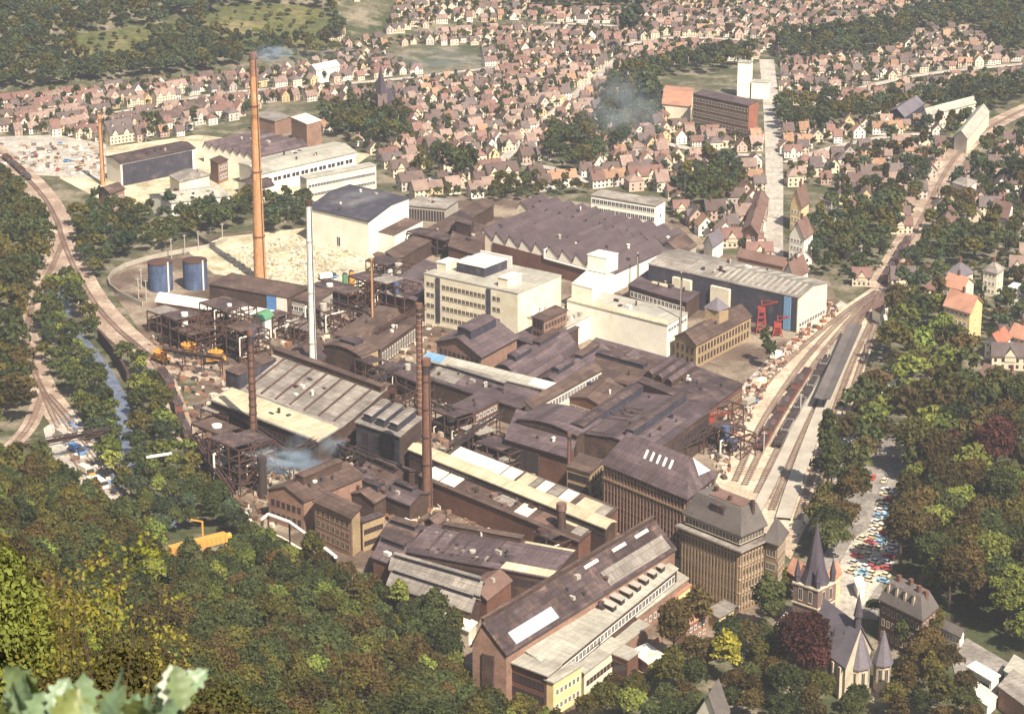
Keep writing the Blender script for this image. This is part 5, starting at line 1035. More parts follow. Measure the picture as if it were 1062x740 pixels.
def wagon_proto(kind):
    T = thing('freight_wagon', 'x', 'freight wagon', (0, 0, 0)); bz = {'open': 2.4, 'box': 3.9, 'tank': 2.6, 'flat': 1.6}[kind]
    m = MB(); m.box((0, 0), 11, 2.8, 1.1, 1.4)
    if kind == 'open':
        for s in (-1, 1): m.box((0, s * 1.35), 11, .12, 1.41, bz); m.box((s * 5.43, 0), .12, 2.56, 1.41, bz)
        for i in range(6): 
            for s in (-1, 1): m.box((-5 + 2 * i, s * 1.45), .16, .06, 1.42, bz)
    elif kind == 'box': m.box((0, 0), 10.8, 2.7, 1.41, 3.4); m.prism([(-5.5, -1.45), (5.5, -1.45), (5.5, 1.45), (-5.5, 1.45)], 3.41, 3.6, 1, 1); m.prism([(-5.4, -.9), (5.4, -.9), (5.4, .9), (-5.4, .9)], 3.61, 3.85, 1, 1); m.box((0, -1.38), 2.4, .07, 1.5, 3.3, 0, 1)
    elif kind == 'flat':
        for i in range(5): m.box((-4 + 2 * i, 0), 1.2, 2.4, 1.41, random.uniform(1.8, 2.6), .1)
    obj('body', m.mesh('body', ['objcol_paint', 'dark_roofing']), T)
    if kind == 'tank':
        t = MB(); t.beam((-5, 0, 2.5), (5, 0, 2.5), 2.2, 0, 16); t.frustum((0, 0), .5, .5, 3.5, 3.95, 10); obj('tank', t.mesh('tank', ['objcol_paint']), T)
    if kind == 'open':
        t = MB()
        for i in range(12): x = -5 + 10 * i / 11; t.box((x, random.uniform(-.3, .3)), 1.1, 2.2, 1.42, random.uniform(1.7, 2.5), random.uniform(-.3, .3))
        obj('load', t.mesh('load', ['dark_steel']), T)
    for s in (-1, 1):
        g = MB(); g.box((s * 3.6, 0), 2.6, 1.5, .62, 1.08)
        for a in (-.8, .8):
            for y in (-.75, .75): g.beam((s * 3.6 + a, y - .08, .62), (s * 3.6 + a, y + .08, .62), .9, 0, 12)
        obj('bogie', g.mesh('bogie', ['dark_steel']), T)
    return T
def locate(px, label, proto, col, z=0.42, group=None, tgt=None, rot=None):
    c = copy_tree(proto); p = G(*px); c.location = (p.x, p.y, z)
    if tgt: q = G(*tgt); rot = math.atan2(q.y - p.y, q.x - p.x)
    c.rotation_euler = (0, 0, rot); c['label'] = label
    if group: c['group'] = group
    for ch in c.children_recursive: ch.color = (*col, 1)
    return c
def kill(T):
    for ch in list(T.children_recursive): bpy.data.objects.remove(ch)
    bpy.data.objects.remove(T)
WG = {k: wagon_proto(k) for k in ('open', 'box', 'tank', 'flat')}
ORD = ['first', 'second', 'third', 'fourth', 'fifth', 'sixth', 'seventh', 'eighth', 'ninth', 'tenth', 'eleventh', 'twelfth', 'thirteenth', 'fourteenth', 'fifteenth', 'sixteenth', 'seventeenth', 'eighteenth', 'nineteenth', 'twentieth']
def wagon_string(px, n, gap, kinds, cols, label, start, off=0):
    pts = ribbon_pts(px, 1.0); d = 0; k = 0; i = 0; need = start
    for a, c in zip(pts, pts[1:]):
        d += (c - a).length
        if d >= need and k < n:
            kd = kinds[k % len(kinds)]; T = copy_tree(WG[kd]); T.location = (a.x, a.y, .6); T.rotation_euler = (0, 0, math.atan2(c.y - a.y, c.x - a.x))
            cname, col = cols[k % len(cols)]
            T['label'] = f"{ORD[k]} wagon, {cname} {dict(open='open topped', box='covered', tank='tank', flat='flat')[kd]}, {label}"; T['group'] = 'freight wagons'
            for ch in T.children_recursive: ch.color = (*col, 1)
            k += 1; need += gap
RUST, MAR, GRY, ORG, BLK = ('rusty', (.16, .075, .05)), ('maroon', (.17, .06, .055)), ('grey', (.25, .23, .22)), ('orange', (.62, .28, .04)), ('dark', (.06, .05, .05))
wagon_string([(772, 504), (800, 448), (838, 388), (875, 340), (910, 303)], 7, 12.4, ['open', 'box'], [MAR, RUST], 'in the maroon string from its near end', 38)
wagon_string([(785, 512), (811, 458), (845, 398), (878, 345), (911, 304)], 8, 12.4, ['open'], [BLK, GRY], 'in the dark string from its near end', 48)
wagon_string([(882, 322), (900, 312), (914, 300), (937, 262), (960, 220)], 5, 13, ['box'], [MAR], 'on the embankment line from the junction', 46)
wagon_string([(-14, 150), (20, 178), (45, 205), (60, 232), (64, 246), (76, 276), (96, 312), (125, 345), (160, 372), (195, 384), (232, 392)], 4, 12.6, ['open', 'flat'], [RUST, BLK], 'beside the far depot from the far end', 40)
wagon_string([(125, 345), (150, 366), (170, 392), (182, 420), (194, 455), (212, 480), (228, 505)], 10, 12.6, ['open', 'box'], [RUST, MAR, BLK], 'on the outer wall track from the junction', 60)
def orange_hopper(px, label, rot):
    p = G(*px); T = thing('hopper_wagon', label, 'hopper wagon', (p.x, p.y, .3)); ca = rot
    m = MB(); m.box(p, 7.5, 3.6, 1.6, 2.6, rot); m.frustum(p, 2.2, 3.0, 2.61, 4.8, 12, 0); part('hopper', m, 'orange_paint', T)
    m = MB(); m.box(p, 8.5, 2.2, .9, 1.58, rot); part('chassis', m, 'dark_steel', T)
    for s in (-1, 1):
        q = (p.x + math.cos(rot) * 2.8 * s, p.y + math.sin(rot) * 2.8 * s); m = MB(); m.box(q, 2.2, 1.8, .3, .89, rot); part('bogie', m, 'dark_steel', T)
    for k in range(4):
        a = 1.57 * k; m = MB(); m.frustum((p.x + math.cos(a) * 1.4, p.y + math.sin(a) * 1.4), .5, .5, 4.81, 5.6, 8); part('filling_lid', m, 'orange_paint', T)
orange_hopper((196, 369), 'orange hopper wagon between the works branch and the rusty frames, farther of two', .2); orange_hopper((224, 377), 'orange hopper wagon nearest the melting shop', .2)
orange_hopper((167, 376), 'small yellowish hopper at the bend of the works branch', -.8)
def car_proto():
    T = thing('parked_car', 'x', 'car', (0, 0, 0)); m = MB()
    m.prism([(-1.9, -.78), (1.9, -.78), (1.95, 0), (1.9, .78), (-1.9, .78), (-1.95, 0)], .32, .86, 0, 0, True); obj('body', m.mesh('body', ['objcol_paint']), T)
    m = MB(); b0 = [(-1.35, -.72), (.85, -.72), (.85, .72), (-1.35, .72)]; t0 = [(-1.05, -.58), (.35, -.58), (.35, .58), (-1.05, .58)]
    for i in range(4):
        j = (i + 1) % 4; m.poly([(*b0[i], .865), (*b0[j], .865), (*t0[j], 1.36), (*t0[i], 1.36)], 1)
    m.prism(t0, 1.365, 1.42, 0, 0, True); obj('cabin', m.mesh('cabin', ['objcol_paint', 'shop_glass']), T)
    for x in (-1.2, 1.2):
        for y in (-.72, .72): g = MB(); g.beam((x, y - .1, .32), (x, y + .1, .32), .62, 0, 10); obj('wheel', g.mesh('wheel', ['rubber']), T)
    for y in (-.5, .5): g = MB(); g.box((1.93, y), .08, .26, .55, .75); obj('headlight', g.mesh('headlight', ['white_paint']), T)
    return T
CAR = car_proto()
CC = [('white', (.75, .73, .68)), ('pale blue', (.22, .42, .58)), ('cream', (.66, .58, .38)), ('red', (.48, .06, .05)), ('bright blue', (.08, .25, .5)), ('grey green', (.22, .28, .24)), ('light grey', (.5, .5, .48)), ('beige', (.5, .4, .26))]
def cars():
    rows = [('the middle double row, station side', [(893, 602), (899, 578), (906, 555), (913, 532), (920, 508)], 17), ('the middle double row, park side', [(901, 604), (907, 580), (913, 556), (919, 533), (924, 512)], 16), ('the row under the park trees', [(915, 606), (921, 582), (927, 560), (932, 538)], 11), ('the row along the station side hedge', [(882, 598), (890, 574), (896, 556)], 5)]
    for rn, px, n in rows:
        pts = ribbon_pts(px, .5); tot = len(pts); used = []
        for k in range(n):
            if random.random() < .06: continue
            i = int((k + .5 + random.uniform(-.15, .15)) / n * (tot - 2)); a, c = pts[i], pts[i + 1]
            cn, col = random.choice([CC[0], CC[0], CC[1], CC[1], CC[2], CC[2], CC[3], CC[6]] if random.random() < .8 else CC)
            T = copy_tree(CAR); T.location = (a.x, a.y, .17); T.rotation_euler = (0, 0, math.atan2(c.y - a.y, c.x - a.x) + random.choice([1.1, 1.1 + math.pi]) + random.uniform(-.1, .1))
            used.append(k); T['label'] = f"{cn} small car, {ORD[len(used) - 1]} from the church in {rn}"; T['group'] = 'cars parked by the park'
            for ch in T.children_recursive: ch.color = (*col, 1)
    extra = [((905, 497), 'red'), ((917, 500), 'cream'), ((886, 590), 'beige')]
    for (px, cn), wh in zip(extra, ('alone at the far shaded end of the park road', 'driving along the shaded park road end', 'turning onto the square by the church tower')):
        locate(px, f'{cn} small car {wh}', CAR, dict(CC)[cn], .17, 'cars parked by the park', rot=1.2)
    depot = [(30, 160), (38, 163), (52, 158), (62, 150), (70, 168), (85, 172), (78, 155), (24, 170), (92, 160), (60, 177)]
    for i, px in enumerate(depot):
        cn, col = CC[(i * 3) % 8]; locate(px, f'{cn} vehicle in the far depot yard, {ORD[i]} one from the terraces', CAR, col, .2, 'vehicles in the depot yard', rot=random.uniform(0, 3))
cars()
def lorry(px, label, rot, cabc, bodc):
    p = G(*px); T = thing('lorry', label, 'lorry', (p.x, p.y, .1)); ca, sa = math.cos(rot), math.sin(rot)
    def q(x, y): return (p.x + x * ca - y * sa, p.y + x * sa + y * ca)
    m = MB(); m.box(q(-1, 0), 5.4, 2.4, 1.1, 3.0, rot); part('cargo_body', m, bodc, T); m = MB(); m.box(q(2.9, 0), 1.9, 2.2, .7, 1.7, rot); m.box(q(2.75, 0), 1.5, 2.1, 1.71, 2.6, rot, 1); part('cab', m, [cabc, 'shop_glass'], T)
    m = MB(); m.box(q(0, 0), 7.2, 1.2, .6, 1.08, rot); part('chassis', m, 'dark_steel', T)
    for x in (-2.6, 2.5):
        for y in (-1.1, 1.1): m = MB(); a, b_ = q(x, y - .15), q(x, y + .15); m.beam((*a, .5), (*b_, .5), 1.0, 0, 10); part('wheel', m, 'rubber', T)
for px, l, r, c1, c2 in [((340, 290), 'blue cab lorry on the pale rubble ground', .4, 'blue_paint', 'pale_pipe'), ((420, 478), 'white lorry behind the great brown chimney', .8, 'white_paint', 'white_paint'), ((790, 400), 'cream lorry on the loading strip by the sidings', 1.0, 'orange_paint', 'cream_plaster'), ((806, 372), 'white lorry on the loading strip near the poplar', 1.0, 'white_paint', 'white_paint'), ((778, 420), 'blue lorry at the end of the loading strip', .9, 'blue_paint', 'grey_plaster'), ((80, 470), 'blue lorry on the freight ground by the river gantry', -.9, 'blue_paint', 'blue_paint'), ((90, 492), 'cream lorry on the freight ground nearest the trees', -.9, 'orange_paint', 'cream_plaster'), ((66, 455), 'grey lorry on the freight ground below the gantry', -.9, 'red_paint', 'grey_plaster'), ((104, 505), 'white lorry on the freight ground at the river side', -.9, 'white_paint', 'white_paint'), ((270, 350), 'blue lorry in front of the white gable box house', .2, 'blue_paint', 'blue_paint')]:
    lorry(px, l, r, c1, c2)
def column_tank(px, label, r, h, m_):
    p = G(*px); T = thing('upright_tank', label, 'tank', (p.x, p.y, 0)); m = MB(); m.frustum(p, r, r, 0, h, 16); part('shell', m, m_, T); m = MB(); m.frustum(p, r * 1.05, r * .2, h + .01, h + r * .5, 16); part('cap', m, 'dark_steel', T)
column_tank((358, 303), 'slim green upright tank by the rubble ground', 1.1, 8, 'green_paint'); column_tank((365, 304), 'slim orange upright tank by the rubble ground', 1.1, 9.5, 'orange_paint'); column_tank((291, 540), 'pale yellow round tank beside the stumpy black chimney', 2.0, 7, 'cream_plaster')
def crane():
    p = G(212, 590, 2); T = thing('gantry_crane', 'orange crane with long boxed boom and slim mast above the slope trees', 'crane', (p.x, p.y, 0))
    a, c = G(176, 571, 13), G(234, 556, 13); m = MB(); m.tube([a, c], 2.6, 0, 4); d = (c - a).normalized(); m.beam(c - d * .2, c + d * 1.6, 2.0, 0, 8); part('boom', m, 'orange_paint', T)
    m = MB()
    n = Vector((d.y, -d.x, 0))
    for i in range(12): q = a + d * ((c - a).length * (i + .5) / 12); m.beam(q + n * 1.35 + Vector((0, 0, -1.2)), q + n * 1.35 + Vector((0, 0, 1.2)), .22)
    part('rib', m, 'chimney_orange', T)
    m = MB(); q = G(212, 590, 0); t = q + Vector((0, 0, 15.5)); m.beam(q, t, .5); m.beam(t, t + (a - c).normalized() * 4 + Vector((0, 0, 1.6)), .4); part('mast', m, 'orange_paint', T)
    for e in (a, c): m = MB(); m.beam((e.x, e.y, 0), (e.x, e.y, e.z - 1), .6); part('leg', m, 'chimney_orange', T)
crane(); lm(210, 565, 'the orange crane')
def red_crane(px, label, h, L):
    p = G(*px); T = thing('loading_crane', label, 'crane', (p.x, p.y, 0)); m = MB()
    for x in (-2, 2):
        for y in (-2, 2): m.beam((p.x + x, p.y + y, 0), (p.x + x * .6, p.y + y * .6, h), .36)
    for k in range(1, 4): z = h * k / 4; m.box((p.x, p.y), 2.8, 2.8, z, z + .25)
    part('tower', m, 'red_paint', T); m = MB(); m.box((p.x, p.y), 2.8, 2.4, h, h + 2.0); part('cabin', m, 'red_paint', T)
    m = MB(); m.beam((p.x, p.y, h + 2.4), (p.x + L * .8, p.y - L * .5, h + 5), .6); m.beam((p.x, p.y, h + 4.5), (p.x + L * .8, p.y - L * .5, h + 5), .25); m.beam((p.x, p.y, h + 2.5), (p.x, p.y, h + 4.6), .4); part('jib', m, 'red_paint', T)
red_crane((789, 346), 'tall red loading crane in front of the dark warehouse', 9, 7); red_crane((806, 348), 'small red loading crane beside the corner stripe of the warehouse', 3.5, 5); red_crane((736, 455), 'orange red crane at the furnace hall beside the sidings', 6, 8); lm(790, 340, 'the red loading crane')
def mast(px, label, h):
    p = G(*px); T = thing('signal_mast', label, 'mast', (p.x, p.y, 0), 'masts beside the tracks'); m = MB(); m.beam((p.x, p.y, 0), (p.x, p.y, h), .35); part('pole', m, 'concrete', T); m = MB(); m.beam((p.x - .9, p.y, h - .6), (p.x + .9, p.y, h - .6), .25); part('arm', m, 'concrete', T)
for i, x in enumerate([(178, 268), (192, 264), (206, 260), (219, 256), (231, 252), (147, 300), (144, 310), (152, 312)]): mast(x, f'pale pole, {ORD[i]} along the bent fence from the trees', 9)
for i, x in enumerate([(858, 470), (880, 420), (896, 372), (830, 430), (858, 378), (792, 470)]): mast(x, f'pale signal post, {ORD[i]} one in the rail yard', 8)

# ---------------------------------------------------------------- small debris nobody could count
def debris(name, label, poly, n, s0, s1, cols, hmax=1.5, excl=()):
    V = []; F = []; K = []; xs = [p[0] for p in poly]; ys = [p[1] for p in poly]
    while len(F) < n * 5:
        q = (random.uniform(min(xs), max(xs)), random.uniform(min(ys), max(ys)))
        if not inside(q, poly): continue
        p = G(*q); a = random.uniform(0, 3.14); sx, sy, h = random.uniform(s0, s1), random.uniform(s0, s1), random.uniform(.2, hmax); ca, sa = math.cos(a), math.sin(a); i = len(V); col = random.choice(cols); k = random.uniform(.8, 1.2)
        for z in (0, h):
            for x, y in ((-1, -1), (1, -1), (1, 1), (-1, 1)): V.append((p.x + (x * sx * ca - y * sy * sa) / 2, p.y + (x * sx * sa + y * sy * ca) / 2, z))
        for f in ((0, 1, 5, 4), (1, 2, 6, 5), (2, 3, 7, 6), (3, 0, 4, 7), (4, 5, 6, 7)): F.append([i + e for e in f]); K.append((col[0] * k, col[1] * k, col[2] * k, 1))
    me = bpy.data.meshes.new(name); me.from_pydata(V, [], F); me.materials.append(M['rubble_mass'])
    at = me.color_attributes.new('col', 'FLOAT_COLOR', 'CORNER'); at.data.foreach_set('color', [c for k in K for _ in range(4) for c in k])
    tag(obj(name, me), label, None, None, 'stuff')
debris('rubble', 'pale rubble and crates strewn over the sandy ground', [(230, 262), (325, 240), (384, 264), (386, 300), (330, 306), (250, 292)], 850, .4, 1.7, [(.5, .45, .33), (.44, .39, .27), (.56, .51, .4), (.3, .25, .18), (.36, .35, .34)], .8)
debris('scrap', 'scrap, beams and crates strewn over the works yard', [(150, 352), (196, 340), (330, 330), (440, 300), (520, 470), (600, 520), (520, 620), (400, 560), (262, 545), (220, 500), (196, 440)], 2400, .4, 2.6, [(.12, .07, .05), (.2, .13, .09), (.4, .34, .26), (.06, .05, .05), (.5, .45, .36), (.22, .11, .06)], 1.6)
debris('scrap', 'scrap and stacked iron between halls and sidings', [(735, 470), (768, 405), (800, 372), (865, 312), (872, 322), (800, 392), (768, 455), (752, 500)], 420, .4, 2.0, [(.14, .08, .06), (.3, .2, .14), (.5, .44, .34), (.24, .1, .06), (.08, .06, .06), (.4, .33, .25)], 1.6)
debris('freight', 'stacked crates and timber on the river freight ground', [(52, 452), (78, 432), (106, 470), (128, 516), (100, 514)], 90, .5, 2.4, [(.55, .5, .4), (.4, .3, .2), (.2, .12, .08), (.65, .6, .5), (.15, .2, .3)], 1.6)
debris('scrap', 'dark scrap scattered on the far depot yard', [(0, 150), (105, 150), (110, 184), (0, 172)], 130, .6, 2.6, [(.16, .08, .06), (.3, .24, .18), (.62, .57, .47), (.7, .67, .6), (.12, .1, .1)], 1.6)
# ---------------------------------------------------------------- town houses
rng = np.random.default_rng(11)
def Gt(px, py):
    a = G(px, py, 0); o = Vector((0, 0, CAM_H)); d = (a - o).normalized(); t = 5.0
    while t < 6000:
        p = o + d * t
        if p.z <= hz(p.x, p.y): return Vector((p.x, p.y, hz(p.x, p.y)))
        t += 4.0
    return a
TOWN = [(-20, 112), (120, 94), (260, 80), (352, 64), (345, 40), (355, 10), (400, -30), (1090, -30), (1090, 345), (1046, 385), (1010, 362), (968, 322), (935, 300), (922, 288), (880, 300), (866, 288), (842, 288), (800, 276), (738, 248), (700, 232), (694, 200), (612, 193), (560, 200), (510, 205), (470, 205), (430, 205), (398, 168), (345, 142), (300, 112), (205, 132), (190, 142), (110, 150), (60, 140), (-20, 140)]
NOHOUSE = [[(789, 306), (815, 306), (812, 58), (787, 58)], [(800, 45), (860, 38), (930, 30), (1000, 5), (1090, -5), (1090, 58), (1045, 60), (1000, 28), (965, 30), (930, 55), (860, 62), (815, 66)],
    [(640, 78), (700, 66), (770, 62), (795, 68), (790, 100), (720, 92), (690, 88), (684, 125), (660, 140), (640, 160), (625, 150), (632, 110)], [(808, 112), (840, 106), (900, 118), (935, 112), (1000, 95), (1090, 92), (1090, 110), (1040, 128), (960, 116), (900, 132), (830, 138), (808, 145)],
    [(332, 130), (350, 118), (400, 116), (425, 125), (420, 150), (395, 158), (345, 142)], [(428, 166), (458, 160), (462, 186), (450, 192), (428, 188)], [(568, 148), (610, 136), (625, 170), (600, 186), (568, 182)], [(505, 196), (560, 190), (565, 200), (508, 208)],
    [(402, 48), (500, 46), (505, 72), (440, 78), (400, 62)], [(540, -30), (680, -30), (680, 12), (560, 14)], [(832, 236), (880, 225), (930, 218), (930, 292), (850, 292), (838, 270)], [(905, 310), (930, 262), (955, 210), (995, 148), (1075, 100), (1085, 118), (1010, 165), (975, 215), (945, 280), (925, 310)],
    [(935, 250), (975, 232), (1062, 232), (1062, 275), (1010, 278), (975, 275), (940, 290)], [(680, 80), (795, 60), (795, 140), (684, 130)], [(950, 105), (1035, 92), (1035, 150), (990, 150), (950, 125)], [(345, 5), (420, -10), (400, 40), (352, 48)], [(295, 105), (336, 105), (336, 150), (255, 150), (255, 116)], [(810, 195), (870, 195), (870, 270), (812, 270)], [(966, 275), (1062, 270), (1062, 330), (1025, 372), (970, 330)], [(710, 185), (740, 172), (765, 180), (765, 205), (740, 225), (705, 215)]]
WALLS = [('cream', (.56, .48, .35)), ('white', (.66, .61, .52)), ('pinkish', (.46, .34, .27)), ('yellow', (.50, .39, .22)), ('grey', (.42, .38, .33))]
ROOFS = [('red', (.175, .102, .085)), ('salmon', (.235, .168, .138)), ('brown', (.115, .082, .072)), ('dusky', (.115, .092, .088)), ('orange', (.28, .17, .11))]
LINES = [([(172, 573), (236, 557)], 9, (0, -10, -20, -30)), ([(430, 196), (470, 178), (520, 170), (575, 176), (612, 190)], 4, (0, -6)), ([(120, 118), (230, 98), (330, 90), (420, 82), (520, 70)], 3, (0, -5)), ([(520, 168), (560, 130), (600, 96), (640, 62)], 4, (0, -6)), ([(815, 170), (880, 150), (950, 140), (985, 148)], 4, (0, -6)), ([(815, 118), (880, 96), (960, 78), (1075, 66)], 3, (0, -5)), ([(690, 150), (740, 160), (790, 162)], 4, (0, -6)), ([(640, 50), (700, 40), (790, 44)], 3, (0, -4)), ([(400, 40), (470, 26), (540, 24), (640, 28)], 3, (0, -4)), ([(803, 290), (802, 252), (803, 180), (801, 130), (798, 90), (795, 62)], 9, (0, -8, -16)), ([(912, 300), (935, 262), (958, 220), (978, 180), (1000, 152), (1030, 130), (1075, 108)], 10, (0, -8, -16)),
    ([(-14, 150), (20, 178), (45, 205), (60, 232), (66, 256)], 9, (0, -9, -18)), ([(66, 250), (52, 282), (36, 310), (28, 345), (34, 380), (44, 405), (62, 430), (85, 462), (105, 490)], 8, (0, -9, -18)), ([(64, 246), (76, 276), (96, 312), (125, 345), (160, 372), (195, 384), (232, 392)], 8, (0, -9, -18)), ([(150, 366), (170, 392), (182, 420), (194, 455), (212, 480)], 7, (0, -9, -16)), ([(44, 408), (32, 440), (14, 462)], 6, (0, -8, -14)), ([(126, 420), (130, 450), (129, 472)], 9, (0, -8, -16)), ([(103, 354), (118, 372), (133, 398)], 5, (0, -8, -14)), ([(880, 610), (900, 560), (912, 520), (918, 490)], 17, (0, -12, -26)), ([(858, 470), (880, 420), (893, 372), (910, 320)], 8, (0, -10, -22))]
LSEG = [(a, b, w_, sh) for pl, w_, sh in LINES for a, b in zip(pl, pl[1:])]
def blocked(p):
    for a, b, w_, sh in LSEG:
        if not (min(a[0], b[0]) - w_ < p[0] < max(a[0], b[0]) + w_): continue
        dx, dy = b[0] - a[0], b[1] - a[1]; L2 = dx * dx + dy * dy
        for o in sh:
            t = min(1, max(0, ((p[0] - a[0]) * dx + (p[1] + o - a[1]) * dy) / L2))
            if math.hypot(p[0] - a[0] - t * dx, p[1] + o - a[1] - t * dy) < w_: return True
    return False
def theta(x, y): return .35 * math.sin(x * .006 + y * .0021) + .3 * math.sin(y * .0047 + 1.3) + (.55 if x > 330 else 0)
def house_mesh(kind):
    """returns wall, roof, chimney meshes; base 0 at the ground, facing +-y"""
    w_, d_, h_, r_ = dict(gable=(8.2, 8.6, 5.6, 4.4), steep=(7.4, 9.0, 6.6, 5.6), long=(14.5, 8.4, 6.2, 4.2), hip=(9.6, 9.6, 6.6, 3.6), terrace=(20, 9.0, 7.2, 4.6), cross=(10.5, 8.2, 5.8, 4.4))[kind]
    a, b = w_ / 2, d_ / 2; wl = MB(); rf = MB(); ch = MB(); wl.prism([(-a, -b), (a, -b), (a, b), (-a, b)], -3, h_, 0, 0)
    o = .45
    if kind == 'hip':
        e = [(-a - o, -b - o, h_), (a + o, -b - o, h_), (a + o, b + o, h_), (-a - o, b + o, h_)]; k = [(-.9, 0, h_ + r_), (.9, 0, h_ + r_)]
        rf.poly([e[0], e[1], k[1], k[0]]); rf.poly([e[2], e[3], k[0], k[1]]); rf.poly([e[1], e[2], k[1]]); rf.poly([e[3], e[0], k[0]]); rf.poly(e[::-1])
    else:
        for s in (-1, 1): wl.poly([(s * a, -b, h_), (s * a, b, h_), (s * a, 0, h_ + r_)][::s])
        for s in (-1, 1):
            q = [(-a - o, s * (b + o), h_ - .4), (a + o, s * (b + o), h_ - .4), (a + o, 0, h_ + r_ + .15), (-a - o, 0, h_ + r_ + .15)]
            rf.poly(q[::-s]); rf.poly([(x, y, z - .3) for x, y, z in q][::s])
            for x in (-a - o, a + o): rf.poly([(x, s * (b + o), h_ - .4), (x, 0, h_ + r_ + .15), (x, 0, h_ + r_ - .15), (x, s * (b + o), h_ - .7)])
        if kind in ('cross', 'terrace', 'long'):
            for cx in ((0,) if kind != 'terrace' else (-6, 3)):
                g = 2.2; wl.poly([(cx - g, -b - .35, h_ - 2.5), (cx + g, -b - .35, h_ - 2.5), (cx + g, -b - .35, h_), (cx, -b - .35, h_ + 2.9), (cx - g, -b - .35, h_)])
                for s in (-1, 1):
                    wl.poly([(cx + s * g, -b - .35, h_ - 2.5), (cx + s * g, 0, h_ - 2.5), (cx + s * g, 0, h_), (cx + s * g, -b - .35, h_)])
                    rf.poly([(cx + s * (g + .3), -b - .6, h_ - .2), (cx + s * (g + .3), -b + 3.2, h_ - .2), (cx, -b + 3.2, h_ + 3.1), (cx, -b - .6, h_ + 3.1)][::s])
    for z in ([.9, 3.5] if h_ > 5.5 else [1.0]):
        n = max(2, int(w_ / 2.6)); 
        for i in range(n):
            x = -a + w_ * (i + .5) / n
            for s in (-1, 1): wl.poly([(x - .55, s * (b + .03), z), (x + .55, s * (b + .03), z), (x + .55, s * (b + .03), z + 1.5), (x - .55, s * (b + .03), z + 1.5)][::-s], 1)
        for i in range(2):
            y = -b + d_ * (i + .5) / 2
            for s in (-1, 1): wl.poly([(s * (a + .03), y - .5, z), (s * (a + .03), y + .5, z), (s * (a + .03), y + .5, z + 1.5), (s * (a + .03), y - .5, z + 1.5)][::s], 1)
    if kind != 'hip':
        for s in (-1, 1): wl.poly([(s * (a + .03), -.45, h_ + .6), (s * (a + .03), .45, h_ + .6), (s * (a + .03), .45, h_ + 1.9), (s * (a + .03), -.45, h_ + 1.9)][::s], 1)
    for x in (a * .45,): ch.box((x, .9), .85, .7, h_ + r_ * .5, h_ + r_ + 1.5, 0, 0)
    return wl, rf, ch
HK = {k: house_mesh(k) for k in ('gable', 'steep', 'long', 'hip', 'terrace', 'cross')}
HME = {k: (v[0].mesh('wall', ['objcol_wall', 'window_glass']), v[1].mesh('roof', ['objcol_roof']), v[2].mesh('chimney', ['red_brick'])) for k, v in HK.items()}
KW = dict(gable='gabled', steep='steep', long='long', hip='hipped', terrace='terraced', cross='wide gabled')
def place_houses():
    S = {}; out = []
    def near(x, y, rx, ry, th):
        ix, iy = int(x // 24), int(y // 24)
        for i in range(ix - 1, ix + 2):
            for j in range(iy - 1, iy + 2):
                for (qx, qy, k, _) in S.get((i, j), ()):
                    dx, dy = qx - x, qy - y; a = dx * math.cos(th) + dy * math.sin(th); b = -dx * math.sin(th) + dy * math.cos(th)
                    if (a / rx) ** 2 + (b / ry) ** 2 < 1: return True
        return False
    N = 220000; X = rng.uniform(-420, 520, N); Y = rng.uniform(760, 1900, N); U = rng.random((N, 5))
    for n in range(N):
        x, y = X[n], Y[n]; z = hz(x, y); p = proj(x, y, z)
        if not (-15 < p[0] < 1077 and -14 < p[1] < 400): continue
        if not inside(p, TOWN) or z > 30 or any(inside(p, q) for q in NOHOUSE): continue
        if p[0] > 835 and p[1] > 140 and U[n, 4] < .75: continue
        if blocked(p): continue
        th = theta(x, y); kd = ['gable', 'steep', 'cross', 'hip', 'long', 'terrace'][int(np.searchsorted([.34, .52, .70, .80, .93, 1], U[n, 0]))]
        if p[0] < 300 and p[1] > 90 and U[n, 3] < .5: kd = 'terrace'
        fs = (.49 + .33 * smooth(40, 290, p[1])) / .80; wd = dict(long=13.2, terrace=17.5).get(kd, 9.4) * fs
        if near(x, y, wd, (12.0 if p[0] < 835 else 15) * fs, th): continue
        S.setdefault((int(x // 24), int(y // 24)), []).append((x, y, kd, fs))
        rot = th + (1.5708 if U[n, 1] < .4 and kd not in ('terrace', 'long') else 0) + (U[n, 2] - .5) * .14 + (3.14159 if U[n, 3] > .5 else 0)
        wi = int(np.searchsorted([.45, .73, .85, .91, 1], U[n, 3])); ri = int(np.searchsorted([.22, .48, .75, .94, 1], U[n, 4] if p[0] < 835 or p[1] < 140 else U[n, 2]))
        out.append((x, y, z, rot, kd, min(wi, 4), min(ri, 4), (.70 + .24 * U[n, 2]) * fs, p))
    return out, S
HOUSES, HGRID = place_houses()
def rank_labels(items, make, maxlm=5):
    """items: list of (px, key-words). returns a label per item that names a landmark, a relation and, where needed, a rank"""
    groups = {}
    for i, (p, key) in enumerate(items):
        L = min(LM, key=lambda q: (q[0] - p[0]) ** 2 + ((q[1] - p[1]) * 1.4) ** 2); dx, dy = p[0] - L[0], p[1] - L[1]
        rel = 'behind' if dy < -abs(dx) * .6 else ('in front of' if dy > abs(dx) * .6 else ('west of' if dx < 0 else 'east of'))
        rel = {'west of': 'on the river side of' if p[0] < 860 else 'on the railway side of', 'east of': 'on the avenue side of' if p[0] < 800 else 'beyond'}.get(rel, rel)
        groups.setdefault((key, L[2], rel), []).append((dx * dx + dy * dy, i))
    out = [None] * len(items)
    for (key, L, rel), v in groups.items():
        v.sort()
        for r, (_, i) in enumerate(v):
            out[i] = make(key, f'{rel} {L}' + ('' if len(v) == 1 else (', nearest' if r == 0 else f', {ORD[r]} nearest' if r < 20 else f', number {r + 1} outward')))
    return out
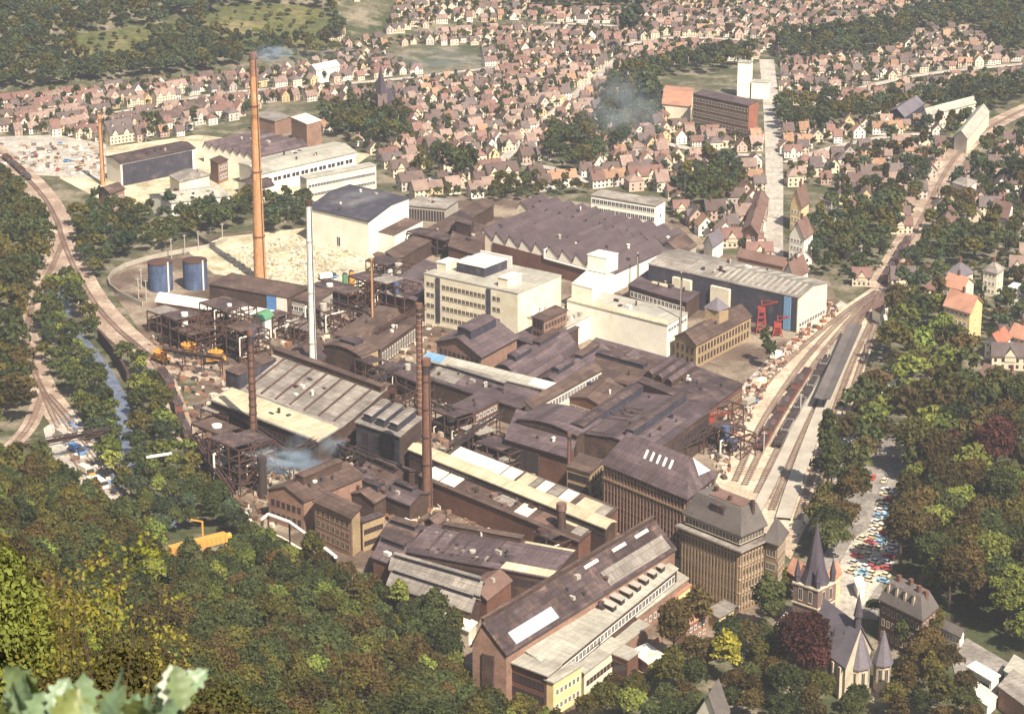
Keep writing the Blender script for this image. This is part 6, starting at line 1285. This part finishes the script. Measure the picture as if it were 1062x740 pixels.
def build_houses():
    H = sorted(HOUSES, key=lambda h: math.hypot(h[0], h[1]) / (1.6 if h[4] in ('long', 'terrace') else 1))
    solo, rest = H[:296], H[296:]
    labs = rank_labels([(h[8], (WALLS[h[5]][0], KW[h[4]], ROOFS[h[6]][0])) for h in solo], lambda k, t: f'{k[0]} {k[1]} house, {k[2]} roof, {t}')
    for h, lab in zip(solo, labs):
        x, y, z, rot, kd, wi, ri, sc_, p = h; T = thing('town_house', lab, 'house', (x, y, z), 'houses of the town'); T.rotation_euler = (0, 0, rot); T.scale = (sc_, sc_, sc_)
        for nm, me, col in zip(('wall', 'roof', 'chimney'), HME[kd], (WALLS[wi][1], ROOFS[ri][1], None)):
            o = obj(nm, me, o if nm == 'chimney' else T)
            if col: k = random.uniform(.85, 1.15); o.color = (col[0] * k, col[1] * k, col[2] * k, 1)
    V = []; F = []; K = []; MI = []; base = 0
    for x, y, z, rot, kd, wi, ri, sc_, p in rest:
        ca, sa = math.cos(rot) * sc_, math.sin(rot) * sc_; k = random.uniform(.82, 1.18)
        for mb, col in zip(HK[kd], (WALLS[wi][1], ROOFS[ri][1], (.3, .17, .12))):
            for f, mi in zip(mb.f, mb.m):
                for i in f: v = mb.v[i]; V.append((x + v.x * ca - v.y * sa, y + v.x * sa + v.y * ca, z + v.z * sc_))
                F.append(list(range(base, base + len(f)))); base += len(f); c = (.05, .045, .05) if mi == 1 else tuple(min(1, q * k) for q in col); K += [(*c, 1)] * len(f)
    me = bpy.data.meshes.new('far_town'); me.from_pydata(V, [], F); me.materials.append(M['town_mass']); at = me.color_attributes.new('col', 'FLOAT_COLOR', 'CORNER'); at.data.foreach_set('color', np.array(K, dtype=np.float32).ravel())
    tag(obj('far_town', me), 'mass of small red and brown roofed houses in the far town', None, None, 'stuff')
    print('HOUSES', len(solo), len(rest))
build_houses()

# ---------------------------------------------------------------- trees
def crown_np(seed, K, per, size, R=3.8, Rz=3.6, zc=6.2, top=0.0):
    r = np.random.default_rng(seed); P = []; 
    u = r.normal(size=(K, 3)); u /= np.linalg.norm(u, axis=1)[:, None]; u[:, 2] = np.where(u[:, 2] < -.35, -u[:, 2], u[:, 2])
    rad = r.uniform(.25, 1.0, K) ** .5 * .74; cen = u * rad[:, None] * np.array([R, R, Rz]) * r.uniform(.85, 1.12, K)[:, None]
    if top: cen[:, :2] *= (1 - top * (cen[:, 2:3] / Rz + 1) / 2)
    rk = r.uniform(.24, .42, K) * min(R, Rz)
    d = r.normal(size=(K, per, 3)); d /= np.linalg.norm(d, axis=2)[:, :, None]; d[:, :, 2] = np.where(d[:, :, 2] < -.3, -d[:, :, 2], d[:, :, 2])
    pos = cen[:, None, :] + d * rk[:, None, None] * r.uniform(.6, 1.08, (K, per, 1)); pos = pos.reshape(-1, 3); dn = d.reshape(-1, 3)
    nrm = dn * .9 + r.normal(size=dn.shape) * .55; nrm /= np.linalg.norm(nrm, axis=1)[:, None]
    ref = r.normal(size=dn.shape); t = np.cross(nrm, ref); t /= np.linalg.norm(t, axis=1)[:, None]; b = np.cross(nrm, t)
    s = size * r.uniform(.6, 1.35, (len(pos), 1)); q = np.stack([pos - t * s * .5, pos - b * s * .32, pos + t * s * .55, pos + b * s * .32], 1); q[:, :, 2] += zc
    return q.astype(np.float32)
def quads_mesh(name, q, mats, cols=None):
    n = len(q); me = bpy.data.meshes.new(name); me.vertices.add(n * 4); me.vertices.foreach_set('co', q.reshape(-1)); me.loops.add(n * 4); me.loops.foreach_set('vertex_index', np.arange(n * 4, dtype=np.int32))
    me.polygons.add(n); me.polygons.foreach_set('loop_start', np.arange(0, n * 4, 4, dtype=np.int32)); me.polygons.foreach_set('loop_total', np.full(n, 4, dtype=np.int32))
    for m in mats: me.materials.append(M[m])
    if cols is not None:
        at = me.color_attributes.new('col', 'FLOAT_COLOR', 'POINT'); at.data.foreach_set('color', cols.astype(np.float32).reshape(-1))
    me.update(); return me
def trunk_mesh(seed, h=6.0, r0=.32):
    random.seed(seed); m = MB(); p = Vector((0, 0, -1.5)); r = r0
    for i in range(4):
        q = p + Vector((random.uniform(-.25, .25), random.uniform(-.25, .25), (h + 1.5) / 4)); m_r = r * .82
        a = [p + Vector((r * math.cos(k), r * math.sin(k), 0)) for k in np.linspace(0, 6.283, 8)[:-1]]; b = [q + Vector((m_r * math.cos(k), m_r * math.sin(k), 0)) for k in np.linspace(0, 6.283, 8)[:-1]]
        for k in range(7): m.poly([a[k], a[(k + 1) % 7], b[(k + 1) % 7], b[k]])
        if i > 0:
            for _ in range(2): an = random.uniform(0, 6.28); m.beam(q, q + Vector((math.cos(an) * 2.2, math.sin(an) * 2.2, random.uniform(1, 2.4))), r * .6, 0, 5)
        p, r = q, m_r
    return m.mesh('trunk', ['bark'])
SH = dict(round=dict(R=4.0, Rz=3.7, zc=6.0), tall=dict(R=3.1, Rz=4.8, zc=6.6), wide=dict(R=4.8, Rz=3.3, zc=5.6), poplar=dict(R=1.55, Rz=6.0, zc=7.0), pointed=dict(R=2.6, Rz=4.8, zc=5.6, top=.75))
CR = {}
for i, (k, v) in enumerate(SH.items()):
    for lod, (K, per, sz) in dict(near=(300, 100, .26), hi=(120, 190, .34), mid=(90, 80, .52), far=(56, 44, .80), lo=(22, 15, 1.4)).items():
        CR[k, lod] = crown_np(i * 7 + 3, K, per, sz * (.8 if k == 'poplar' else 1), **v)
CRM = {(k, l): quads_mesh('crown', CR[k, l], ['leaf']) for (k, l) in CR if l in ('near', 'hi', 'mid')}
TRM = {'a': trunk_mesh(4), 'b': trunk_mesh(9)}
random.seed(23)
TC = {'dark green': (.050, .062, .025), 'olive': (.074, .070, .020), 'bluish green': (.048, .068, .042), 'brownish green': (.070, .054, .022), 'light green': (.125, .150, .040), 'yellow': (.38, .34, .055), 'copper': (.052, .019, .019)}
TREES = []                                                  # (x, y, z, height scale, shape, colour, pixel)
TGRID = {}
def tree_free(x, y, d):
    ix, iy = int(x // 12), int(y // 12)
    return not any(math.hypot(q[0] - x, q[1] - y) < d for i in range(ix - 1, ix + 2) for j in range(iy - 1, iy + 2) for q in TGRID.get((i, j), ()))
def house_free(x, y, d):
    ix, iy = int(x // 24), int(y // 24)
    for i in range(ix - 1, ix + 2):
        for j in range(iy - 1, iy + 2):
            for q in HGRID.get((i, j), ()):
                if math.hypot(q[0] - x, q[1] - y) < d * q[3] * (1.5 if q[2] in ('long', 'terrace') else 1): return False
    return True
def add_tree(x, y, h, shape, col):
    z = hz(x, y); TGRID.setdefault((int(x // 12), int(y // 12)), []).append((x, y)); TREES.append((x, y, z, h / 10.0, shape, col, proj(x, y, z + h * .6)))
def scatter(poly, gap, hr, cols, shapes, dens=1.0, excl=(), hd=0, n=None):
    """poly in picture coordinates at the foot of the trees"""
    xs = [Gt(*p) for p in poly]; x0, x1 = min(p.x for p in xs), max(p.x for p in xs); y0, y1 = min(p.y for p in xs), max(p.y for p in xs)
    n = n or int((x1 - x0) * (y1 - y0) / gap ** 2 * 11); A = rng.uniform(0, 1, (n, 5)); k = 0
    for a in A:
        x, y = x0 + a[0] * (x1 - x0), y0 + a[1] * (y1 - y0); p = proj(x, y, hz(x, y))
        if not inside(p, poly) or a[2] > dens or any(inside(p, e) for e in excl) or blocked(p): continue
        h = hr[0] + (hr[1] - hr[0]) * a[3]
        if not tree_free(x, y, gap * (.8 + .4 * a[3])): continue
        if hd and not house_free(x, y, hd): continue
        cc = cols[int(a[4] * len(cols)) % len(cols)]; add_tree(x, y, h, shapes[int(a[3] * 997) % len(shapes)], cc); k += 1
    return k
RS = ['round', 'round', 'tall', 'wide']; RIVER = [(58, 262), (78, 330), (112, 380), (122, 398), (134, 398), (139, 440), (136, 480), (121, 480), (118, 440), (104, 400), (62, 335)]
for px, py, h, s, c in [(752, 712, 15, 'tall', 'yellow'), (832, 705, 21, 'round', 'copper'), (846, 712, 14, 'round', 'copper'), (1030, 505, 22, 'tall', 'copper'), (985, 492, 18, 'wide', 'copper'), (792, 378, 14, 'poplar', 'dark green'), (797, 383, 11, 'tall', 'dark green'), (856, 515, 26, 'poplar', 'dark green'), (862, 528, 20, 'poplar', 'dark green'), (906, 458, 15, 'round', 'light green'), (915, 442, 13, 'round', 'light green'), (940, 352, 16, 'round', 'light green'), (157, 150, 16, 'poplar', 'dark green'), (201, 140, 14, 'poplar', 'dark green'), (700, 690, 18, 'tall', 'brownish green'), (722, 664, 15, 'tall', 'brownish green'), (628, 748, 12, 'round', 'olive'), (655, 752, 11, 'round', 'light green'), (612, 752, 10, 'wide', 'olive'), (545, 752, 9, 'round', 'olive'), (655, 60, 30, 'tall', 'bluish green'), (668, 118, 26, 'pointed', 'bluish green'), (795, 660, 17, 'tall', 'dark green'), (905, 640, 6, 'round', 'dark green')]:
    g = G(px, py); add_tree(g.x, g.y, h, s, c)
for i in range(12): g = G(463 + i * 2.7, 190 + (i % 3) * 3 - i * .5); add_tree(g.x, g.y, random.uniform(14, 19), 'poplar', 'dark green')
for i in range(6): g = G(1046 + i * 3.4, 196 + (i % 2) * 4); add_tree(g.x, g.y, 15, 'poplar', 'dark green')
PARK = ['dark green', 'brownish green', 'brownish green', 'olive', 'dark green', 'light green']
ROADX = [[(866, 640), (872, 600), (884, 565), (896, 530), (908, 490), (932, 480), (940, 540), (926, 600), (905, 660), (866, 660)], [(960, 640), (1002, 644), (1060, 684), (1060, 750), (995, 750), (990, 690), (975, 672), (905, 660), (905, 618), (950, 612)]]
scatter([(852, 500), (862, 472), (890, 440), (912, 410), (918, 440), (918, 470), (900, 520), (880, 560), (862, 590), (848, 560)], 7.2, (12, 18), PARK[:5], RS, 1, ROADX)
scatter([(918, 326), (945, 320), (972, 335), (985, 362), (1010, 405), (1000, 425), (925, 425), (924, 380)], 8.2, (11, 17), ['olive', 'light green', 'dark green', 'light green', 'brownish green'], RS, 1, ROADX)
scatter([(918, 330), (945, 322), (972, 335), (985, 362), (1010, 410), (1070, 440), (1075, 690), (1050, 680), (1002, 650), (960, 618), (934, 598), (944, 540), (946, 490), (935, 470), (925, 440), (930, 400), (918, 380)], 8.2, (14, 22), PARK, RS, 1, ROADX + [[(1040, 480), (1075, 478), (1075, 498), (1040, 496)]])
scatter([(690, 712), (720, 690), (745, 695), (790, 672), (806, 662), (822, 668), (830, 690), (820, 760), (690, 760)], 6.8, (9, 15), ['dark green', 'olive', 'brownish green', 'brownish green', 'dark green'], RS, 1, [[(722, 722), (756, 722), (756, 760), (722, 760)], [(742, 706), (762, 706), (764, 726), (742, 730)], [(815, 690), (856, 690), (856, 722), (815, 722)]])
CHX = [(852, 690), (932, 690), (932, 736), (852, 736)]
scatter([(862, 728), (930, 722), (950, 690), (985, 690), (1000, 725), (1010, 770), (800, 770), (830, 735)], 7, (9, 13), PARK[:5], RS, 1, [CHX])
scatter([(925, 640), (975, 660), (990, 690), (960, 700), (935, 685)], 7, (9, 12), PARK[:4], RS, 1, [CHX])
scatter([(790, 620), (806, 610), (815, 640), (800, 655), (786, 650)], 6, (7, 11), ['dark green', 'olive'], RS, 1)
scatter([(60, 268), (74, 285), (98, 325), (128, 358), (160, 388), (176, 425), (188, 458), (205, 490), (228, 520), (250, 560), (200, 600), (130, 530), (108, 480), (92, 450), (72, 418), (48, 385), (36, 350), (40, 320)], 6.0, (8, 13), ['dark green', 'bluish green', 'olive', 'light green', 'dark green'], RS, 1, [RIVER])
scatter([(-10, 195), (25, 205), (45, 232), (56, 258), (48, 282), (28, 312), (20, 345), (26, 380), (34, 405), (22, 440), (-10, 455)], 6.8, (11, 16), ['dark green', 'dark green', 'olive', 'brownish green'], RS, 1)
scatter([(80, 236), (105, 212), (135, 226), (170, 224), (215, 220), (262, 214), (262, 232), (210, 250), (160, 262), (128, 272), (108, 290), (92, 290), (84, 262)], 6.2, (8, 13), ['dark green', 'dark green', 'bluish green', 'olive'], RS, .95, [[(140, 238), (190, 232), (190, 244), (140, 250)]])
scatter([(276, 216), (312, 208), (322, 216), (318, 240), (276, 244)], 6.5, (8, 13), ['dark green', 'bluish green'], RS, 1)
scatter([(-12, 96), (60, 92), (200, 78), (350, 60), (352, 8), (420, -20), (420, -45), (-12, -60)], 6.2, (10, 15), ['dark green', 'bluish green', 'dark green', 'olive'], RS + ['pointed', 'pointed'], 1, [[(72, 62), (80, 40), (130, 30), (150, 28), (160, 48), (140, 66), (100, 70)], [(205, 40), (225, 14), (262, 6), (330, 12), (348, 30), (350, 48), (318, 54), (260, 46)], [(168, 22), (195, 18), (200, 36), (180, 46)]])
scatter([(72, 62), (80, 40), (130, 28), (262, 6), (345, 14), (350, 48), (260, 52), (140, 70)], 7, (3, 7), ['olive', 'dark green', 'light green'], RS, .22)
for q in NOHOUSE[1:4] + [NOHOUSE[4], NOHOUSE[6], NOHOUSE[9], NOHOUSE[10], NOHOUSE[12], NOHOUSE[19]]:
    scatter(q, 7.2, (10, 15), ['dark green', 'bluish green', 'dark green', 'olive'], RS + ['pointed'], .88, [[(640, 78), (652, 74), (645, 160), (628, 150)], [(680, 84), (795, 70), (795, 140), (684, 130)]])
scatter(NOHOUSE[5], 6.5, (7, 12), ['dark green', 'olive'], RS, .8); scatter(NOHOUSE[7], 6.5, (7, 11), ['dark green', 'olive'], RS, .7)
scatter([(836, 215), (962, 130), (1062, 130), (1075, 345), (1030, 350), (925, 312), (900, 302), (860, 290), (838, 270)], 8.0, (9, 15), ['dark green', 'dark green', 'bluish green', 'brownish green'], RS + ['tall', 'pointed'], .95, [NOHOUSE[11], [(975, 272), (1050, 270), (1050, 330), (975, 360)], [(815, 190), (872, 195), (872, 275), (815, 275)], [(872, 240), (906, 240), (906, 285), (872, 285)]], 7.5)
scatter([(430, 192), (500, 198), (560, 196), (612, 190), (612, 202), (560, 206), (505, 212), (430, 206)], 5.5, (5, 9), ['dark green', 'olive'], RS, .8)
scatter(TOWN, 4.8, (3.2, 7.4), ['dark green', 'olive', 'bluish green', 'dark green'], RS + ['tall', 'poplar'], .6, NOHOUSE[:1] + [NOHOUSE[8], NOHOUSE[13], NOHOUSE[14], NOHOUSE[15], NOHOUSE[16], NOHOUSE[17]], 3.7)
scatter([(205, 545), (240, 556), (262, 572), (300, 588), (345, 600), (400, 628), (440, 648), (474, 668), (478, 700), (478, 752), (440, 752), (150, 600), (150, 560)], 5.6, (9, 14), ['dark green', 'olive', 'dark green', 'brownish green', 'light green'], RS, 1)
scatter([(606, 738), (640, 728), (690, 708), (700, 760), (606, 765)], 6.2, (8, 11), ['olive', 'dark green', 'light green', 'brownish green'], RS, 1)
# slope in front of the camera
def slope_trees():
    k = 0
    for _ in range(150000):
        if _ % 2: x, y = rng.uniform(-170, 30), rng.uniform(52, 330)
        else: x, y = rng.uniform(-190, 75), rng.uniform(300, 800)
        s = hs(x, y)
        if s < -3: continue
        z = hz(x, y); near = y < 190; h = rng.uniform(4.5, 8) if near else rng.uniform(7.5, 15.5); p = proj(x, y, z + h)
        if not (-50 < p[0] < 640 and p[1] < 790): continue
        if near and p[1] < 470 + .12 * max(0, p[0]): continue
        if not near and blocked(proj(x, y, z)): continue
        if not tree_free(x, y, 3.6 if near else 5.6): continue
        f = rng.random(); c = ('olive' if f < .42 else 'brownish green' if f < .60 else 'light green' if f < .90 else 'dark green') if y < 300 else ('dark green' if f < .4 else 'olive' if f < .75 else 'brownish green' if f < .93 else 'light green')
        add_tree(x, y, h, ['round', 'round', 'tall', 'wide', 'tall', 'pointed'][int(rng.random() * 6)], c); k += 1
    print('slope', k)
slope_trees()
def build_trees():
    T = []
    for t in TREES:
        x, y, z, s, sh, c, p = t; dist = math.hypot(math.hypot(x, y), CAM_H - z); sz = s * 10 / dist
        mg = 12 + s * 3.4 * FPX / dist; vis = -mg < p[0] < 1062 + mg and -mg < p[1] < 740 + mg
        T.append((-(sz if vis else 0), t, dist))
    T.sort(key=lambda q: q[0]); solo, rest = T[:294], T[294:]
    labs = rank_labels([(t[6], ({'round': 'round', 'tall': 'tall crowned', 'wide': 'broad', 'poplar': 'slim poplar like', 'pointed': 'pointed'}[t[4]], t[5])) for _, t, _ in solo], lambda k, w: f'{k[1]} {k[0]} tree {w}')
    for (_, t, dist), lab in zip(solo, labs):
        x, y, z, s, sh, c, p = t; R = thing('tree', lab, 'tree', (x, y, z), 'trees of the valley and slope'); R.rotation_euler = (0, 0, random.uniform(0, 6.28)); R.scale = (s * random.uniform(.9, 1.1), s * random.uniform(.9, 1.1), s)
        cr = obj('crown', CRM[sh, 'near' if dist < 150 else 'hi' if dist < 360 else 'mid'], R); k = random.uniform(.65, 1.5); col = TC[c]; cr.color = (col[0] * k * random.uniform(.9, 1.1), col[1] * k, col[2] * k, 1)
        obj('trunk', TRM[random.choice('ab')], R)
    Q = []; CO = []
    for _, t, dist in rest:
        x, y, z, s, sh, c, p = t; q = CR[sh, 'near' if dist < 110 else 'hi' if dist < 260 else 'far' if dist < 820 else 'lo']; a = random.uniform(0, 6.28); ca, sa = math.cos(a) * s, math.sin(a) * s
        w_ = np.empty_like(q); w_[:, :, 0] = q[:, :, 0] * ca - q[:, :, 1] * sa + x; w_[:, :, 1] = q[:, :, 0] * sa + q[:, :, 1] * ca + y; w_[:, :, 2] = q[:, :, 2] * s + z; Q.append(w_)
        k = random.uniform(.65, 1.5); col = TC[c]; cc = np.empty((len(q) * 4, 4), np.float32); cc[:] = (col[0] * k * random.uniform(.9, 1.1), col[1] * k, col[2] * k, 1); CO.append(cc)
    me = quads_mesh('woodland', np.concatenate(Q), ['far_leaf'], np.concatenate(CO))
    tag(obj('woodland', me), 'mass of smaller trees filling woods, gardens and far hillsides', None, None, 'stuff'); print('TREES', len(solo), len(rest), sum(len(q) for q in Q), sum(1 for q in rest if q[2] < 820))
lm(160, 255, 'the curved fence woods'); lm(40, 300, 'the wooded track bend'); lm(130, 435, 'the blue river reach'); lm(95, 455, 'the rusty track gantry'); lm(145, 474, 'the white river pipe'); lm(185, 440, 'the outer wall track'); lm(235, 520, 'the outer works wall'); lm(310, 560, 'the white bent pipe'); lm(960, 520, 'the shaded park edge'); lm(905, 520, 'the far parked cars'); lm(855, 500, 'the station platform end'); lm(1030, 570, 'the deep park shade'); lm(800, 720, 'the bottom edge garden'); lm(930, 730, 'the church garden'); lm(20, 520, 'the slope at picture edge'); lm(100, 560, 'the upper wooded slope'); lm(100, 640, 'the pale oak leaves'); lm(200, 640, 'the middle wooded slope'); lm(300, 660, 'the lower wooded slope'); lm(400, 660, 'the slope foot'); lm(470, 720, 'the arched door slope'); lm(250, 730, 'the shrubby slope top'); lm(970, 360, 'the park top corner'); lm(1040, 450, 'the lawn clearing'); lm(780, 655, 'the office garden')
build_trees()
def drape(name, poly, m, label):
    P = [Gt(*p) for p in poly]; x0, x1 = min(p.x for p in P), max(p.x for p in P); y0, y1 = min(p.y for p in P), max(p.y for p in P); V = []; F = []; st = 6
    for x in np.arange(x0, x1, st):
        for y in np.arange(y0, y1, st):
            c = (x + st / 2, y + st / 2)
            if inside(proj(c[0], c[1], hz(*c)), poly):
                i = len(V); V += [(x, y, hz(x, y) + .7), (x + st, y, hz(x + st, y) + .7), (x + st, y + st, hz(x + st, y + st) + .7), (x, y + st, hz(x, y + st) + .7)]; F.append((i, i + 1, i + 2, i + 3))
    me = bpy.data.meshes.new(name); me.from_pydata(V, [], F); me.materials.append(M[m]); tag(obj(name, me), label, None, None, 'structure')
drape('meadow', [(72, 64), (80, 38), (130, 28), (170, 24), (205, 14), (262, 4), (335, 10), (352, 48), (318, 56), (200, 60), (140, 70), (100, 74)], 'meadow_grass', 'sunny meadow clearing on the far hillside')
def fg(px, py, d):
    u = (px - CX) / FPX; v = (CY - py) / FPX; return Vector((u * d, (_cp + v * _sp) * d, CAM_H + (-_sp + v * _cp) * d))
def leaf_m():
    m, n, l, b = nodes_of('oak_leaf', 0.42, 0.45); oi = n.new('ShaderNodeObjectInfo'); tc = n.new('ShaderNodeTexCoord')
    c = mixmul(n, l, oi.outputs['Color'], noise_ramp(n, l, tc.outputs['Object'], 30, .7, 1.25, 4)); l.new(c, b.inputs['Base Color'])
    tr = n.new('ShaderNodeBsdfTranslucent'); l.new(c, tr.inputs[0]); mx = n.new('ShaderNodeMixShader'); mx.inputs[0].default_value = .3
    l.new(b.outputs[0], mx.inputs[1]); l.new(tr.outputs[0], mx.inputs[2]); l.new(mx.outputs[0], n['Material Output'].inputs['Surface']); M['oak_leaf'] = m
leaf_m()
def oak_leaf(L, W, seed):
    """lobed blade bent along its midrib, stalk at the origin, tip along +z; two cross rows of faces each side"""
    r = random.Random(seed); n = 48; V = []; F = []; cup = r.uniform(.1, .35); bend = r.uniform(-.25, .35)
    for i in range(n + 1):
        t = i / n; env = math.sin(math.pi * min(1, t ** .75 * .985 + .008)) ** .8; w_ = W * env * (.80 + .20 * math.cos(t * 2 * math.pi * 4.2 + math.pi)) * (.55 + .45 * min(1, t * 1.6)) + .0006
        y0 = bend * L * t * t
        for k in (-1, -.5, 0, .5, 1): V.append((w_ * k, y0 - abs(k) * w_ * cup + (.0018 if k == 0 else 0), L * t))
    for i in range(n):
        for k in range(4): a = i * 5 + k; F.append((a, a + 1, a + 6, a + 5))
    me = bpy.data.meshes.new('leaf'); me.from_pydata(V, [], F); me.materials.append(M['oak_leaf'])
    for p in me.polygons: p.use_smooth = True
    return me
def oak_branch():
    LV = [oak_leaf(.052, .021, s) for s in range(6)]
    twigs = [('pale oak twig with broad bluish leaves in the picture corner', (15, 775), 3.0, [(12, 742, 3.1), (40, 735, 3.0), (66, 742, 3.1)], 15), ('pale oak twig with large leaves under the slope shrubs', (120, 785), 2.9, [(92, 738, 3.0), (118, 740, 2.9), (146, 748, 3.0), (128, 755, 2.8)], 15), ('single oak shoot with one bright white lit leaf', (182, 790), 2.9, [(186, 716, 2.9)], 4), ('low oak twig spreading along the picture bottom', (60, 790), 2.7, [(22, 748, 2.7), (60, 742, 2.7), (95, 750, 2.7), (172, 744, 2.8)], 16)]
    for l, root, d, tips, nl in twigs:
        a = fg(root[0], root[1], d); g = Vector((a.x, a.y, hz(a.x, a.y))); T = thing('oak_twig', l, 'twig', tuple(g)); m = MB(); m.tube([g, (g + a) / 2 + Vector((.02, .03, 0)), a], .012, 0, 6)
        sp = []
        for tp in tips:
            b = fg(*tp); mid = (a + b) / 2 + Vector((0, 0, -.01)); m.tube([a, mid, b], .005, 0, 6); sp += [(b, b - mid), (b, b - mid), (mid.lerp(b, .5), b - mid)]
        part('stem', m, 'bark', T)
        for k in range(nl):
            p, dr = sp[k % len(sp)]; o = obj('leaf', LV[k % 6], T, p - g + Vector((random.uniform(-.01, .01), random.uniform(-.03, .03), random.uniform(-.02, .008))))
            o.rotation_euler = (random.uniform(-.75, .55), random.uniform(-1.0, 1.0), random.uniform(-1.3, 1.3)); s = random.uniform(.7, 1.15); o.scale = (s, s, s)
            o.color = random.choice([(.20, .27, .15, 1), (.16, .23, .12, 1), (.17, .25, .14, 1), (.17, .20, .06, 1), (.15, .20, .09, 1)])
            if 'white' in l and k == 0: o.color = (.55, .6, .48, 1); o.rotation_euler = (-.1, .12, .35); o.scale = (.95, .95, .95)  # first leaf gets a paler colour in place of sunlight on it
oak_branch()
def near_shrubs():
    me = [quads_mesh('foliage', crown_np(90 + i, 20, 12, .042, R=.36, Rz=.95, zc=.9), ['leaf']) for i in range(4)]
    spots = [(58, 672, 10, .5, (.15, .14, .03), 'yellowish sapling behind the corner oak twig'), (112, 668, 11, .5, (.14, .14, .03), 'yellow flecked sapling above the large oak leaves'), (148, 628, 14, .75, (.15, .16, .035), 'bright yellow sapling reaching highest above the oak leaves'), (92, 640, 12, .6, (.20, .17, .05), 'thin yellow brown sapling between two yellowish ones'), (168, 690, 12, .5, (.17, .16, .04), 'olive brown sapling behind the white lit leaf')]
    for i, (px, py, d, s, c, lab) in enumerate(spots):
        p = fg(px, py, d); g = hz(p.x, p.y); T = thing('sapling', lab, 'sapling', (p.x, p.y, g), 'saplings at the viewpoint'); top = p.z - s * .9
        o = obj('foliage', me[i % 4], T, (0, 0, top - g)); o.scale = (s, s, s); o.color = (*c, 1); o.rotation_euler = (0, 0, random.uniform(0, 6))
        m = MB()
        for k in range(3): a = random.uniform(0, 6.28); m.tube([(p.x, p.y, g - .3), (p.x + .05 * s * math.cos(a), p.y + .05 * s * math.sin(a), p.z - s), (p.x + .3 * s * math.cos(a), p.y + .3 * s * math.sin(a), p.z + .5 * s)], .0045, 0, 5)
        part('stem', m, 'bark', T)
near_shrubs()

# ---------------------------------------------------------------- smoke and haze
def smoke_mat(name, col, dens, sc_=2.0):
    m = bpy.data.materials.new(name); m.use_nodes = True; n = m.node_tree.nodes; l = m.node_tree.links; n.remove(n['Principled BSDF']); v = n.new('ShaderNodeVolumePrincipled'); v.inputs['Color'].default_value = (*col, 1); v.inputs['Anisotropy'].default_value = .2
    tc = n.new('ShaderNodeTexCoord'); le = n.new('ShaderNodeVectorMath'); le.operation = 'LENGTH'; l.new(tc.outputs['Object'], le.inputs[0])
    f = n.new('ShaderNodeMapRange'); f.inputs[1].default_value = 1.0; f.inputs[2].default_value = .15; l.new(le.outputs['Value'], f.inputs[0])
    t = n.new('ShaderNodeTexNoise'); t.inputs['Scale'].default_value = sc_; t.inputs['Detail'].default_value = 3; l.new(tc.outputs['Object'], t.inputs['Vector'])
    g = n.new('ShaderNodeMapRange'); g.inputs[1].default_value = .42; g.inputs[2].default_value = .68; l.new(t.outputs[0], g.inputs[0])
    x = n.new('ShaderNodeMath'); x.operation = 'MULTIPLY'; l.new(f.outputs[0], x.inputs[0]); l.new(g.outputs[0], x.inputs[1]); y = n.new('ShaderNodeMath'); y.operation = 'MULTIPLY'; l.new(x.outputs[0], y.inputs[0]); y.inputs[1].default_value = dens
    l.new(y.outputs[0], v.inputs['Density']); l.new(v.outputs[0], n['Material Output'].inputs['Volume']); M[name] = m
smoke_mat('blue_smoke', (.66, .84, 1.0), .42); smoke_mat('thin_smoke', (.78, .90, 1.0), .02); smoke_mat('grey_smoke', (.8, .78, .75), .12)
def smoke(label, px, z, size, m, rot=0):
    import bmesh
    bm = bmesh.new(); bmesh.ops.create_icosphere(bm, subdivisions=3, radius=1.0)
    me = bpy.data.meshes.new('smoke'); bm.to_mesh(me); bm.free(); me.materials.append(M[m]); p = G(*px, z); o = obj('smoke', me, None, p); o.scale = size; o.rotation_euler = (0, 0, rot); tag(o, label, None, None, 'stuff')
smoke('blue smoke puffing from the melting shop corner', (326, 464), 8, (11, 6, 8), 'blue_smoke', .2); smoke('blue smoke trailing over the brown hall roofs', (298, 478), 12, (16, 7, 5), 'blue_smoke', -.3)
smoke('blue smoke leaving the tall orange chimney', (283, 55), 101, (10, 4.5, 4), 'blue_smoke', .1); smoke('thin smoke veil drifting from the tall chimney', (325, 60), 100, (34, 9, 7), 'thin_smoke', .05)
smoke('thin blue smoke lying over the far town', (455, 62), 14, (38, 25, 9), 'thin_smoke'); smoke('thin blue smoke rising among the trees in front of the school', (642, 115), 16, (24, 50, 22), 'thin_smoke'); smoke('grey smoke over the sooty hall roof', (372, 206), 21, (18, 9, 5), 'grey_smoke', .6); smoke('blue grey smoke around the sooty steel frames', (412, 288), 10, (12, 9, 6), 'thin_smoke', .7)
hm = bpy.data.materials.new('haze'); hm.use_nodes = True; hn = hm.node_tree.nodes; hn.remove(hn['Principled BSDF']); hv = hn.new('ShaderNodeVolumePrincipled'); hv.inputs['Color'].default_value = (.80, .87, 1.0, 1); hv.inputs['Density'].default_value = HAZE; hv.inputs['Anisotropy'].default_value = .25
hm.node_tree.links.new(hv.outputs[0], hn['Material Output'].inputs['Volume']); M['haze'] = hm
mb = MB(); mb.prism([(-6100, -2600), (6100, -2600), (6100, 8100), (-6100, 8100)], -4, 330, 0, 0, True); tag(obj('haze', mb.mesh('haze', ['haze'])), 'thin warm summer haze filling the valley air', None, None, 'stuff')
for k in WG.values(): kill(k)
kill(CAR)
